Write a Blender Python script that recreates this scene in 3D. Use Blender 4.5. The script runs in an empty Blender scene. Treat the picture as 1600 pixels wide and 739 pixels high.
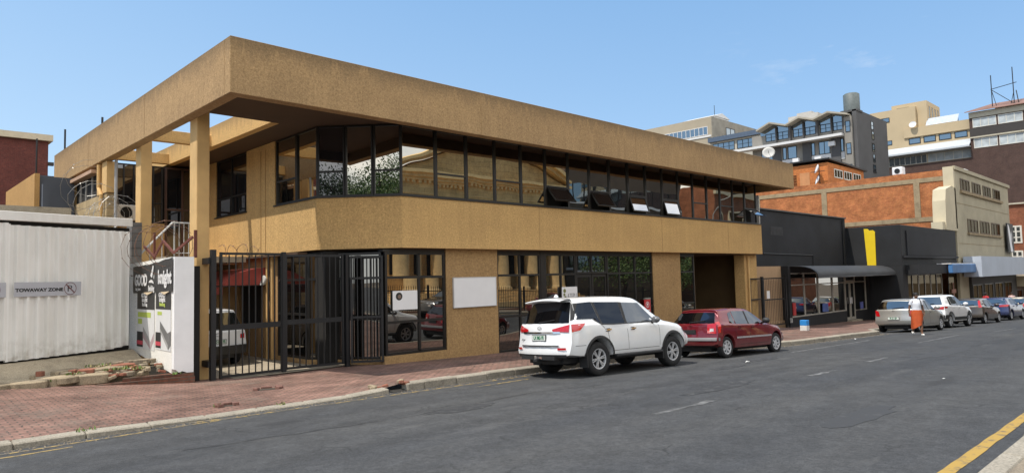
# scene: office block on a sloping street; metres, camera at the origin, x along the street, y towards the building
import bpy, bmesh, math, random
import numpy as np
from mathutils import Vector, Matrix
R = math.radians
scene = bpy.context.scene
COL = scene.collection
rnd = random.Random(7)
SUN_AZ, SUN_EL = 15.0, 63.0          # degrees behind the facade line / above the horizon

# ------------------------------------------------------------------ node helpers
def nmat(name):
    m = bpy.data.materials.new(name); m.use_nodes = True
    nt = m.node_tree
    b = nt.nodes['Principled BSDF']
    return m, nt, b
def nd(nt, t, **kw):
    n = nt.nodes.new(t)
    for k, v in kw.items():
        if k in n.inputs: n.inputs[k].default_value = v
        else: setattr(n, k, v)
    return n
def lk(nt, a, b): nt.links.new(a, b)
def objco(nt, scale=(1, 1, 1), rot=(0, 0, 0)):
    t = nd(nt, 'ShaderNodeTexCoord'); mp = nd(nt, 'ShaderNodeMapping')
    mp.inputs['Scale'].default_value = scale; mp.inputs['Rotation'].default_value = rot
    lk(nt, t.outputs['Object'], mp.inputs['Vector']); return mp.outputs['Vector']
def noise(nt, vec, scale, detail=3, rough=.55):
    n = nd(nt, 'ShaderNodeTexNoise'); n.inputs['Scale'].default_value = scale
    n.inputs['Detail'].default_value = detail; n.inputs['Roughness'].default_value = rough
    lk(nt, vec, n.inputs['Vector']); return n.outputs['Fac']
def ramp(nt, fac, stops):
    r = nd(nt, 'ShaderNodeValToRGB'); e = r.color_ramp.elements
    while len(e) < len(stops): e.new(.5)
    for i, (p, c) in enumerate(stops):
        e[i].position = p; e[i].color = (c[0], c[1], c[2], 1) if hasattr(c, '__len__') else (c, c, c, 1)
    lk(nt, fac, r.inputs['Fac']); return r.outputs['Color']
def mix(nt, fac, a, b, mode='MIX'):
    m = nd(nt, 'ShaderNodeMix'); m.data_type = 'RGBA'; m.blend_type = mode
    for s, v in ((m.inputs[0], fac), (m.inputs[6], a), (m.inputs[7], b)):
        if hasattr(v, 'is_linked'): lk(nt, v, s)
        elif hasattr(v, '__len__'): s.default_value = (*v[:3], 1)
        else: s.default_value = v
    return m.outputs[2]
def mathn(nt, op, a, b=None, c=None, clamp=False):
    m = nd(nt, 'ShaderNodeMath'); m.operation = op; m.use_clamp = clamp
    for i, v in enumerate((a, b, c)):
        if v is None: continue
        if hasattr(v, 'is_linked'): lk(nt, v, m.inputs[i])
        else: m.inputs[i].default_value = v
    return m.outputs[0]
def bumpn(nt, bsdf, h, strength=.3, dist=.02):
    b = nd(nt, 'ShaderNodeBump'); b.inputs['Strength'].default_value = strength; b.inputs['Distance'].default_value = dist
    lk(nt, h, b.inputs['Height']); lk(nt, b.outputs['Normal'], bsdf.inputs['Normal'])
def sc_(c, k): return tuple(min(1, max(0, x*k)) for x in c)

def plain(name, col, rough=.6, metal=0, var=.12, vs=3, bump=0, bs=60, spec=.5, coat=0, emit=None):
    m, nt, b = nmat(name)
    v = objco(nt)
    f = noise(nt, v, vs, 4)
    b.inputs['Roughness'].default_value = rough; b.inputs['Metallic'].default_value = metal
    b.inputs['Specular IOR Level'].default_value = spec; b.inputs['Coat Weight'].default_value = coat
    b.inputs['Coat Roughness'].default_value = .03
    if var: lk(nt, ramp(nt, f, [(.25, sc_(col, 1-var)), (.75, sc_(col, 1+var))]), b.inputs['Base Color'])
    else: b.inputs['Base Color'].default_value = (*col, 1)
    if bump: bumpn(nt, b, noise(nt, v, bs, 3), bump)
    return m

def stucco(name, col, top=None, streak=.5, grain=26, runs=.16):
    """sprayed plaster: speckle, broad mottling, dark run-off under the top edge (top = its height)"""
    m, nt, b = nmat(name); v = objco(nt)
    g = noise(nt, v, grain, 5, .78); g2 = noise(nt, v, grain*2.2, 2, .6)
    c = ramp(nt, g, [(.30, sc_(col, .66)), (.46, sc_(col, .93)), (.58, sc_(col, 1.08)), (.74, sc_(col, 1.36))])
    c = mix(nt, .5, c, ramp(nt, g2, [(.35, .55), (.65, 1.0)]), 'MULTIPLY')
    big = noise(nt, objco(nt, (.3, .3, .6)), 1.3, 6, .65)
    c = mix(nt, 1.0, c, ramp(nt, big, [(.3, (.88, .87, .87)), (.7, (1.07, 1.06, 1.03))]), 'MULTIPLY')
    st = noise(nt, objco(nt, (2.2, 2.2, .14)), 2.0, 5, .65)
    c = mix(nt, runs, c, ramp(nt, st, [(.42, (.62, .60, .58)), (.6, (1.05, 1.03, 1.0))]), 'MULTIPLY')
    if top is not None:
        t = nd(nt, 'ShaderNodeTexCoord'); s = nd(nt, 'ShaderNodeSeparateXYZ'); lk(nt, t.outputs['Object'], s.inputs[0])
        d = mathn(nt, 'SUBTRACT', top, s.outputs['Z'])                  # metres below the edge
        reach = mathn(nt, 'MULTIPLY_ADD', ramp(nt, st, [(.35, 0), (.7, 1)]), .8, .10)
        k = mathn(nt, 'SUBTRACT', 1.0, mathn(nt, 'DIVIDE', d, reach), clamp=True)
        k = mathn(nt, 'MULTIPLY', k, streak)
        c = mix(nt, k, c, (.075, .058, .042))
    lk(nt, c, b.inputs['Base Color']); b.inputs['Roughness'].default_value = .93; b.inputs['Specular IOR Level'].default_value = .2
    bumpn(nt, b, g, .55, .02)
    return m

def brick(name, c1, c2, mortar, plane='XZ', bw=.22, bh=.075, msize=.012, rough=.9, dirt=.35, bump=.4, patch=None):
    m, nt, b = nmat(name)
    t = nd(nt, 'ShaderNodeTexCoord'); s = nd(nt, 'ShaderNodeSeparateXYZ'); lk(nt, t.outputs['Object'], s.inputs[0])
    cb = nd(nt, 'ShaderNodeCombineXYZ')
    lk(nt, s.outputs[plane[0]], cb.inputs[0]); lk(nt, s.outputs[plane[1]], cb.inputs[1])
    wob = nd(nt, 'ShaderNodeVectorMath'); wob.operation = 'ADD'
    nz = nd(nt, 'ShaderNodeTexNoise'); nz.inputs['Scale'].default_value = 1.7
    lk(nt, cb.outputs[0], nz.inputs['Vector'])
    sc = nd(nt, 'ShaderNodeVectorMath'); sc.operation = 'SCALE'; sc.inputs['Scale'].default_value = .02
    lk(nt, nz.outputs['Color'], sc.inputs[0]); lk(nt, cb.outputs[0], wob.inputs[0]); lk(nt, sc.outputs[0], wob.inputs[1])
    k = nd(nt, 'ShaderNodeTexBrick'); lk(nt, wob.outputs[0], k.inputs['Vector'])
    k.inputs['Color1'].default_value = (*c1, 1); k.inputs['Color2'].default_value = (*c2, 1); k.inputs['Mortar'].default_value = (*mortar, 1)
    k.inputs['Scale'].default_value = 1; k.inputs['Mortar Size'].default_value = msize; k.inputs['Mortar Smooth'].default_value = .3
    k.inputs['Brick Width'].default_value = bw; k.inputs['Row Height'].default_value = bh; k.inputs['Bias'].default_value = 0
    v = objco(nt)
    f = noise(nt, v, 1.1, 6, .65)
    c = mix(nt, 1, k.outputs['Color'], ramp(nt, f, [(.3, 1-dirt), (.7, 1+dirt*.5)]), 'MULTIPLY')
    if patch: c = mix(nt, ramp(nt, noise(nt, v, .8, 6, .7), [(.52, 0), (.66, .62)]), c, patch)
    f2 = noise(nt, v, 9, 3)
    c = mix(nt, .6, c, ramp(nt, f2, [(.35, .75), (.65, 1.12)]), 'MULTIPLY')
    lk(nt, c, b.inputs['Base Color']); b.inputs['Roughness'].default_value = rough; b.inputs['Specular IOR Level'].default_value = .25
    h = mathn(nt, 'SUBTRACT', 1.0, k.outputs['Fac'])
    bumpn(nt, b, h, bump, .015)
    return m

def glass(name, tint=(.72, .70, .64), base=(.012, .012, .013), fac=.5, wave=.03, wscale=.9, rough=.0):
    """dark solar glass: a mirror-like outer face over a dark interior"""
    m, nt, b = nmat(name); nt.nodes.remove(b)
    out = nt.nodes['Material Output']
    d = nd(nt, 'ShaderNodeBsdfDiffuse'); d.inputs['Color'].default_value = (*base, 1)
    g = nd(nt, 'ShaderNodeBsdfGlossy'); g.inputs['Color'].default_value = (*tint, 1); g.inputs['Roughness'].default_value = rough
    v = objco(nt)
    bp = nd(nt, 'ShaderNodeBump'); bp.inputs['Strength'].default_value = wave; bp.inputs['Distance'].default_value = .1
    lk(nt, noise(nt, v, wscale, 1, .4), bp.inputs['Height']); lk(nt, bp.outputs[0], g.inputs['Normal'])
    lw = nd(nt, 'ShaderNodeLayerWeight'); lw.inputs['Blend'].default_value = .25
    mr = nd(nt, 'ShaderNodeMapRange'); mr.inputs['To Min'].default_value = fac; mr.inputs['To Max'].default_value = min(1, fac+.45)
    lk(nt, lw.outputs['Fresnel'], mr.inputs['Value'])
    ms = nd(nt, 'ShaderNodeMixShader'); lk(nt, mr.outputs[0], ms.inputs[0]); lk(nt, d.outputs[0], ms.inputs[1]); lk(nt, g.outputs[0], ms.inputs[2])
    lk(nt, ms.outputs[0], out.inputs['Surface'])
    return m

def carpaint(name, col, metal=.0, rough=.35, coat=1.0):
    m, nt, b = nmat(name); v = objco(nt)
    t = nd(nt, 'ShaderNodeTexCoord'); s = nd(nt, 'ShaderNodeSeparateXYZ'); lk(nt, t.outputs['Object'], s.inputs[0])
    low = mathn(nt, 'SUBTRACT', 1.0, mathn(nt, 'DIVIDE', mathn(nt, 'SUBTRACT', s.outputs['Z'], .25), .45), clamp=True)
    dust = mathn(nt, 'MULTIPLY', low, mathn(nt, 'MULTIPLY', noise(nt, v, 5, 4), .32))
    c = mix(nt, dust, ramp(nt, noise(nt, v, 2.5, 3), [(.3, sc_(col, .95)), (.7, sc_(col, 1.04))]), (.26, .22, .17))
    lk(nt, c, b.inputs['Base Color']); b.inputs['Metallic'].default_value = metal; b.inputs['Roughness'].default_value = rough
    b.inputs['Coat Weight'].default_value = coat; b.inputs['Coat Roughness'].default_value = .04
    return m

# ------------------------------------------------------------------ mesh builder
class MB:
    def __init__(s): s.v = []; s.f = []; s.mi = []; s.sm = []; s.mats = []; s.cur = 0; s.smooth = False
    def mat(s, m):
        if m not in s.mats: s.mats.append(m)
        s.cur = s.mats.index(m); return s
    def face(s, idx): s.f.append(tuple(idx)); s.mi.append(s.cur); s.sm.append(s.smooth)
    def poly(s, pts):
        n = len(s.v); s.v += [tuple(p) for p in pts]; s.face(range(n, n+len(pts)))
    def box(s, x0, x1, y0, y1, z0, z1):
        x0, x1 = min(x0, x1), max(x0, x1); y0, y1 = min(y0, y1), max(y0, y1); z0, z1 = min(z0, z1), max(z0, z1)
        n = len(s.v)
        s.v += [(x0, y0, z0), (x1, y0, z0), (x1, y1, z0), (x0, y1, z0), (x0, y0, z1), (x1, y0, z1), (x1, y1, z1), (x0, y1, z1)]
        for q in ((0, 3, 2, 1), (4, 5, 6, 7), (0, 1, 5, 4), (1, 2, 6, 5), (2, 3, 7, 6), (3, 0, 4, 7)): s.face([n+i for i in q])
        return s
    def prism(s, base, d):
        """base polygon (3D points, ccw seen from the tip of d) swept along vector d"""
        n = len(s.v); k = len(base); d = Vector(d)
        s.v += [tuple(p) for p in base] + [tuple(Vector(p)+d) for p in base]
        s.face([n+i for i in reversed(range(k))]); s.face([n+k+i for i in range(k)])
        for i in range(k):
            j = (i+1) % k; s.face([n+i, n+j, n+k+j, n+k+i])
        return s
    def vprism(s, poly, z0, z1):
        a = sum(poly[i][0]*poly[(i+1) % len(poly)][1]-poly[(i+1) % len(poly)][0]*poly[i][1] for i in range(len(poly)))
        if a < 0: poly = poly[::-1]
        return s.prism([(x, y, z0) for x, y in poly], (0, 0, z1-z0))
    def bar(s, p, q, w, h, up=(0, 0, 1)):
        """rectangular bar from p to q, w across, h along up"""
        p, q = Vector(p), Vector(q); d = (q-p).normalized(); u = Vector(up)
        a = d.cross(u)
        if a.length < 1e-4: a = d.cross(Vector((1, 0, 0)))
        a.normalize(); u = a.cross(d).normalized(); a *= w/2; u *= h/2
        return s.prism([p-a-u, p+a-u, p+a+u, p-a+u], q-p)
    def tube(s, pts, r, n=6, cap=True):
        pts = [Vector(p) for p in pts]; k0 = len(s.v); m = len(pts)
        prev = None
        for i, p in enumerate(pts):
            d = (pts[min(i+1, m-1)]-pts[max(i-1, 0)]).normalized()
            if prev is None:
                a = d.orthogonal().normalized()
            else:
                a = (prev-d*prev.dot(d))
                a = a.normalized() if a.length > 1e-5 else d.orthogonal().normalized()
            prev = a; b = d.cross(a); rr = r[i] if hasattr(r, '__len__') else r
            for j in range(n):
                t = 2*math.pi*j/n; s.v.append(tuple(p+a*(rr*math.cos(t))+b*(rr*math.sin(t))))
        for i in range(m-1):
            for j in range(n):
                jj = (j+1) % n; s.face([k0+i*n+j, k0+i*n+jj, k0+(i+1)*n+jj, k0+(i+1)*n+j])
        if cap:
            s.face([k0+j for j in reversed(range(n))]); s.face([k0+(m-1)*n+j for j in range(n)])
        return s
    def lathe(s, prof, n=24, M=None, closed=False):
        """profile [(r,h)] turned about Z, then moved by matrix M"""
        k0 = len(s.v); m = len(prof); M = M or Matrix.Identity(4)
        for r, h in prof:
            for j in range(n):
                t = 2*math.pi*j/n; s.v.append(tuple(M @ Vector((r*math.cos(t), r*math.sin(t), h))))
        for i in range(m-1):
            for j in range(n):
                jj = (j+1) % n; s.face([k0+i*n+j, k0+i*n+jj, k0+(i+1)*n+jj, k0+(i+1)*n+j])
        return s
    def grid(s, P, flip=False):
        """P: rows of points"""
        k0 = len(s.v); nr = len(P); nc = len(P[0])
        for r in P: s.v += [tuple(p) for p in r]
        for i in range(nr-1):
            for j in range(nc-1):
                q = [k0+i*nc+j, k0+i*nc+j+1, k0+(i+1)*nc+j+1, k0+(i+1)*nc+j]
                s.face(q[::-1] if flip else q)
        return s
    def add(s, o, M=None):
        k = len(s.v); M = M or Matrix.Identity(4)
        s.v += [tuple(M @ Vector(p)) for p in o.v]
        base = len(s.mats)
        mp = []
        for m in o.mats:
            if m not in s.mats: s.mats.append(m)
            mp.append(s.mats.index(m))
        for f, mi, sm in zip(o.f, o.mi, o.sm):
            s.f.append(tuple(k+i for i in f)); s.mi.append(mp[mi] if mp else s.cur); s.sm.append(sm)
        return s
    def build(s, name, parent=None, mat=None, off=None, bevel=0, recalc=False, smooth=None):
        if off is None: off = ORG.get(parent.name, (0, 0, 0)) if parent is not None else (0, 0, 0)
        me = bpy.data.meshes.new(name)
        me.from_pydata([(x-off[0], y-off[1], z-off[2]) for x, y, z in s.v], [], s.f)
        for m in (s.mats or ([mat] if mat else [])): me.materials.append(m)
        if mat and s.mats and mat not in s.mats: pass
        me.polygons.foreach_set('material_index', s.mi if s.mats else [0]*len(s.f))
        me.polygons.foreach_set('use_smooth', s.sm if smooth is None else [smooth]*len(s.f))
        me.update()
        if recalc or bevel:
            bm = bmesh.new(); bm.from_mesh(me)
            bmesh.ops.remove_doubles(bm, verts=bm.verts, dist=1e-5) if recalc else None
            bmesh.ops.recalc_face_normals(bm, faces=bm.faces)
            if bevel:
                es = [e for e in bm.edges if len(e.link_faces) == 2 and e.calc_face_angle(0) > .5]
                bmesh.ops.bevel(bm, geom=es, offset=bevel, segments=1, affect='EDGES', clamp_overlap=True)
            bm.to_mesh(me); bm.free()
        o = bpy.data.objects.new(name, me); COL.objects.link(o)
        if parent is not None: o.parent = parent; ORG[o.name] = off
        return o
ORG = {}
def tag(o, label, cat=None, group=None):
    o['label'] = label
    if cat: o['category'] = cat
    if group: o['group'] = group
    return o
def thing(name, label, cat, loc=(0, 0, 0), group=None, rot=None, world=True):
    """Empty at the base of a thing; with world=True its parts are given in world metres"""
    e = bpy.data.objects.new(name, None); COL.objects.link(e); e.location = loc; e.empty_display_size = .3
    if rot is not None: e.rotation_euler = rot
    ORG[e.name] = tuple(loc) if world else (0, 0, 0)
    return tag(e, label, cat, group)
def struct(o): o['kind'] = 'structure'; return o
def copy_tree(o, parent=None):
    c = o.copy(); COL.objects.link(c); c.parent = parent
    if parent is not None: c.matrix_parent_inverse = o.matrix_parent_inverse.copy()
    for ch in list(o.children): copy_tree(ch, c)
    return c
def text_mb(txt, size, M, mat, extrude=.002, sx=1.0, align='CENTER', bold=0.0, shear=0):
    """lettering as flat mesh: text in its XY plane, moved by M"""
    cu = bpy.data.curves.new('lettering', 'FONT'); cu.body = txt; cu.size = size; cu.extrude = extrude
    cu.align_x = align; cu.align_y = 'CENTER'; cu.offset = bold; cu.shear = shear; cu.resolution_u = 3
    ob = bpy.data.objects.new('lettering', cu); COL.objects.link(ob)
    dg = bpy.context.evaluated_depsgraph_get()
    me = bpy.data.meshes.new_from_object(ob.evaluated_get(dg))
    mb = MB().mat(mat)
    S = Matrix.Diagonal((sx, 1, 1, 1))
    mb.v = [tuple(M @ S @ v.co) for v in me.vertices]
    for p in me.polygons: mb.face(p.vertices)
    bpy.data.objects.remove(ob); bpy.data.curves.remove(cu); bpy.data.meshes.remove(me)
    return mb
def frame(o, xdir, ydir):
    """matrix with columns xdir, ydir, xdir x ydir and origin o"""
    x = Vector(xdir).normalized(); y = Vector(ydir).normalized(); z = x.cross(y)
    return Matrix(((x[0], y[0], z[0], o[0]), (x[1], y[1], z[1], o[1]), (x[2], y[2], z[2], o[2]), (0, 0, 0, 1)))

# ------------------------------------------------------------------ ground heights (metres, camera height = 0)
HX = [-60, 0, 5, 12, 20, 30, 36, 42, 50, 56, 70, 100, 300]
HZ = [.6, 0, 0, -.10, -.27, -.50, -.72, -.91, -1.14, -1.33, -1.78, -2.75, -9.0]
def h(x): return float(np.interp(x, HX, HZ))
def zroad(x, y): return -1.68-.047*y+h(x)
KX = [-80, 15, 18.6, 19.6, 20.6, 21.6, 22.6, 24, 30.2, 31.0, 31.8, 32.6, 33.4, 34.4, 400]
KY = [12, 12, 11.95, 11.75, 11.35, 10.85, 10.5, 10.32, 9.98, 10.05, 10.35, 10.8, 11.1, 11.25, 11.25]
def ykerb(x): return float(np.interp(x, KX, KY))
CX = [-80, 0, 3.0, 4.0, 7.0, 8.15, 8.5, 400]
CH = [.12, .10, .09, .035, .035, .10, .15, .15]
def kerbh(x): return float(np.interp(x, CX, CH))
BX = [-60, -5, 2.2, 6, 8, 10.9, 13, 15.3, 24, 33, 37.2, 45.3, 50.3, 60, 85, 120, 400]
BZ = [-1.45, -2.0, -2.03, -2.30, -2.34, -2.33, -2.37, -2.41, -2.56, -2.74, -3.04, -3.19, -3.37, -3.65, -4.4, -5.6, -14]
def zwalk(x, y):
    k = ykerb(x); a = zroad(x, k)+kerbh(x); b = float(np.interp(x, BX, BZ)); yb = 16.6
    t = min(1.15, max(0, (y-k)/(yb-k))); return a+(b-a)*t
def xs_range(a, b, near=.5):
    out = []; x = a
    while x < b:
        out.append(x); x += near if -6 < x < 40 else (1.5 if -20 < x < 70 else 8)
    out.append(b); return out
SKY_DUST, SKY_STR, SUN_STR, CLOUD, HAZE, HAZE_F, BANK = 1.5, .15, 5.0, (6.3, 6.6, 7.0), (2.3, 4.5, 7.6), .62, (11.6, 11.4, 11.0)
# ------------------------------------------------------------------ materials of the setting
def mk_asphalt():
    m, nt, b = nmat('asphalt'); v = objco(nt)
    fine = noise(nt, v, 55, 4, .8); mid = noise(nt, v, 2.2, 5, .6)
    big = noise(nt, objco(nt, (.12, .5, 1)), 1.0, 4, .6)
    col = (.057, .0585, .0605)
    c = ramp(nt, fine, [(.28, sc_(col, .45)), (.5, col), (.68, sc_(col, 1.35)), (.8, sc_(col, 2.2))])
    c = mix(nt, 1, c, ramp(nt, mid, [(.3, .80), (.7, 1.16)]), 'MULTIPLY')
    c = mix(nt, 1, c, ramp(nt, big, [(.35, (.84, .85, .88)), (.65, (1.12, 1.09, 1.05))]), 'MULTIPLY')
    trk = noise(nt, objco(nt, (.02, 1.0, 1), (0, 0, .02)), 1.9, 3, .5)
    c = mix(nt, 1, c, ramp(nt, trk, [(.36, .90), (.5, 1.0), (.64, 1.06)]), 'MULTIPLY')
    peb = noise(nt, v, 13, 5, .8)
    c = mix(nt, 1, c, ramp(nt, peb, [(.32, .72), (.5, 1.0), (.66, 1.28)]), 'MULTIPLY')
    grit = noise(nt, v, 140, 2, .7)
    c = mix(nt, 1, c, ramp(nt, grit, [(.3, .70), (.5, 1.0), (.72, 1.5)]), 'MULTIPLY')
    # worn patches of lighter dust and a few dark oil stains
    st = noise(nt, objco(nt, (.35, 1.1, 1), (0, 0, .1)), 1.1, 6, .7)
    c = mix(nt, ramp(nt, st, [(.60, 0), (.74, .35)]), c, (.16, .155, .145))
    oil = noise(nt, objco(nt, (.5, .9, 1), (0, 0, .3)), .9, 3, .5)
    c = mix(nt, ramp(nt, oil, [(.66, 0), (.72, .55)]), c, (.03, .03, .031))
    # hairline cracks
    vo = nd(nt, 'ShaderNodeTexVoronoi'); vo.feature = 'DISTANCE_TO_EDGE'; vo.inputs['Scale'].default_value = .55
    wv = nd(nt, 'ShaderNodeVectorMath'); wv.operation = 'MULTIPLY_ADD'
    nz = nd(nt, 'ShaderNodeTexNoise'); nz.inputs['Scale'].default_value = 1.6; nz.inputs['Detail'].default_value = 4
    lk(nt, v, nz.inputs['Vector']); lk(nt, nz.outputs['Color'], wv.inputs[0]); wv.inputs[1].default_value = (.9, .9, .9)
    lk(nt, v, wv.inputs[2]); lk(nt, wv.outputs[0], vo.inputs['Vector'])
    crk = ramp(nt, vo.outputs['Distance'], [(.0, .75), (.012, 0)])
    msk = ramp(nt, noise(nt, v, .5, 2), [(.5, 0), (.6, 1)])
    c = mix(nt, mathn(nt, 'MULTIPLY', crk, msk), c, (.022, .022, .022))
    lk(nt, c, b.inputs['Base Color']); b.inputs['Roughness'].default_value = .88; b.inputs['Specular IOR Level'].default_value = .3
    bumpn(nt, b, fine, .5, .012)
    return m
def mk_concrete(name, col=(.30, .27, .22), var=.35):
    m, nt, b = nmat(name); v = objco(nt)
    f = noise(nt, v, 1.8, 7, .7); g = noise(nt, v, 38, 3, .7)
    c = ramp(nt, f, [(.28, sc_(col, 1-var)), (.5, col), (.72, sc_(col, 1+var*.5))])
    c = mix(nt, 1, c, ramp(nt, g, [(.32, .68), (.6, 1.12)]), 'MULTIPLY')
    lk(nt, c, b.inputs['Base Color']); b.inputs['Roughness'].default_value = .92; b.inputs['Specular IOR Level'].default_value = .2
    bumpn(nt, b, g, .5, .012); return m
def mk_paint(name, col, wear=.5, scale=9):
    """worn road paint: the asphalt shows through where it has flaked (same sheet, two tones)"""
    m, nt, b = nmat(name); v = objco(nt)
    f = noise(nt, v, scale, 6, .75)
    k = ramp(nt, f, [(wear-.08, 0), (wear+.06, 1)])
    c = mix(nt, k, (.075, .074, .072), col)
    lk(nt, c, b.inputs['Base Color']); b.inputs['Roughness'].default_value = .8
    return m
m_asph = mk_asphalt(); m_conc = mk_concrete('kerb_concrete'); m_conc2 = mk_concrete('yard_concrete', (.34, .29, .22), .3)
m_apron = mk_concrete('apron_concrete', (.42, .35, .25), .35)
m_earth = plain('bare_earth', (.13, .10, .07), .95, var=.4, vs=2)
m_pave = brick('pavement_bricks', (.285, .162, .125), (.205, .118, .095), (.115, .085, .07), 'XY', .22, .11, .014, dirt=.5, bump=.8, patch=(.17, .135, .11))
m_yel = mk_paint('yellow_road_paint', (.37, .235, .05), .41, 6)
m_yel2 = mk_paint('faded_yellow_paint', (.34, .235, .07), .53, 6)
m_whi = mk_paint('faded_white_paint', (.19, .19, .187), .56, 5)

# ------------------------------------------------------------------ ground, road, kerbs, pavements
def sheet(xs, yfun, zfun, ny, name, mat, kind=True):
    mb = MB(); mb.smooth = True
    rows = []
    for x in xs:
        y0, y1 = yfun(x); rows.append([(x, y0+(y1-y0)*j/ny, zfun(x, y0+(y1-y0)*j/ny)) for j in range(ny+1)])
    mb.grid(rows, flip=True)
    o = mb.build(name, mat=mat)
    if kind: struct(o)
    return o
xs_all = xs_range(-60, 300)
g_x = [-400, -60, 0, 12, 30, 50, 70, 100, 300, 700]
sheet(g_x, lambda x: (-500, 700), lambda x, y: h(min(300, max(-60, x)))-4.0-(0 if y < 20 else .004*(y-20)), 6, 'ground', m_earth)
sheet(xs_all, lambda x: (1.45, 12.3), lambda x, y: zroad(x, y), 12, 'road', m_asph)
# far pavement of red brick pavers
def walk_front(x): return ykerb(x)+.24
sheet(xs_all, lambda x: (walk_front(x), 17.75 if x < 11 else (17.6 if x < 32.4 else 20.2)), zwalk, 10, 'pavement', m_pave)
# yard behind the gate and the floor of the entrance
sheet([5.3, 7, 9, 11.2], lambda x: (17.3, 31), lambda x, y: -2.33-.004*(y-17.3), 8, 'yard_floor', m_conc2)
# kerb stones, each a little out of line, the first ones sunk
kx = xs_range(-40, 110, .9)
def kerb_run(name, xs, yk, zt, zb, w, mat, lo=None):
    mb = MB().mat(mat)
    rr = random.Random(3)
    for a, b in zip(xs[:-1], xs[1:]):
        if name == 'kerb' and a <= 8.3 < b: a, b = 8.46, b
        d1, d2 = rr.uniform(-.012, .012), rr.uniform(-.015, .012)
        ya, yb = yk(a)+d1, yk(b)+d1
        pts = [(a+.006, ya), (b-.006, yb), (b-.006, yb+w), (a+.006, ya+w)]
        z0 = min(zb(a), zb(b))-.25
        n = len(mb.v)
        for (x, y) in pts: mb.v.append((x, y, z0))
        for i, (x, y) in enumerate(pts): mb.v.append((x, y, zt(x)+d2*.5+(0 if i > 1 else -.012)))
        for q in ((3, 2, 1, 0), (4, 5, 6, 7), (0, 1, 5, 4), (1, 2, 6, 5), (2, 3, 7, 6), (3, 0, 4, 7)): mb.face([n+i for i in q])
    return struct(mb.build(name, bevel=.018))
kerb_run('kerb', kx, ykerb, lambda x: zroad(x, ykerb(x))+kerbh(x)+.012, lambda x: zroad(x, ykerb(x)), .25, m_conc)
nk = xs_range(-40, 60, 1.0)
znear = lambda x: zroad(x, 1.5)
kerb_run('near_kerb', nk, lambda x: 1.30, lambda x: znear(x)+.125, znear, .18, m_conc)
sheet(xs_all, lambda x: (-9.6, 1.29), lambda x, y: znear(x)+.118+.006*(1.3-y), 6, 'near_pavement', mk_concrete('near_pavement_concrete', (.24, .20, .15), .3))
sheet(xs_all, lambda x: (-60, -9.61), lambda x, y: znear(x)+.17, 4, 'lawn', plain('dry_lawn', (.08, .09, .035), .95, var=.35, vs=3))
# markings: 4 mm sheets over the road
def strip(name, mat, pts, w, dz=.004, jag=0):
    mb = MB().mat(mat); rows = []
    rr = random.Random(len(pts)*17+int(w*100))
    P = []
    for (x0, y0), (x1, y1) in zip(pts[:-1], pts[1:]):
        n = max(2, int(abs(x1-x0)/.25)+1)
        for i in range(n): P.append((x0+(x1-x0)*i/n, y0+(y1-y0)*i/n))
    P.append(pts[-1])
    for i, (x, y) in enumerate(P):
        a = P[max(0, i-1)]; b = P[min(len(P)-1, i+1)]
        t = Vector((b[0]-a[0], b[1]-a[1])).normalized(); nrm = Vector((-t.y, t.x))
        wa = w/2*(1+rr.uniform(-jag, jag)); wb = w/2*(1+rr.uniform(-jag, jag))
        rows.append([(x+nrm.x*s, y+nrm.y*s, zroad(x+nrm.x*s, y+nrm.y*s)+dz) for s in (-wb, 0, wa)])
    mb.grid(rows, flip=True)
    return struct(mb.build(name))
strip('yellow_line', m_yel, [(-40, 1.78), (60, 1.78)], .115, .005, .12)
strip('yellow_line', m_yel2, [(-40, 11.72), (5.2, 11.72), (12.5, 11.66)], .10, .004, .2)
strip('yellow_line', m_yel2, [(-40, 11.35), (2.3, 11.38)], .08, .004, .3)
strip('yellow_line', m_yel2, [(4.0, 11.95), (4.9, 11.70)], .12, .0052, .3)
strip('yellow_line', m_yel2, [(9.6, 11.1), (11.2, 11.15)], .09, .004, .3)
strip('white_line', m_whi, [(20.2, 9.0), (26.5, 8.95)], .12, .004, .5)
strip('white_line', m_whi, [(25, 7.0), (30, 7.0)], .11, .004, .5)
strip('white_line', m_whi, [(8.4, 5.8), (10.0, 5.8)], .13, .004, .7)
strip('white_line', m_whi, [(14, 5.9), (15.2, 5.9)], .12, .004, .7)
strip('white_line', m_whi, [(17.5, 6.0), (18.9, 6.0)], .12, .004, .7)
strip('white_line', m_whi, [(33.5, 6.6), (38, 6.6)], .12, .004, .6)

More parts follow.
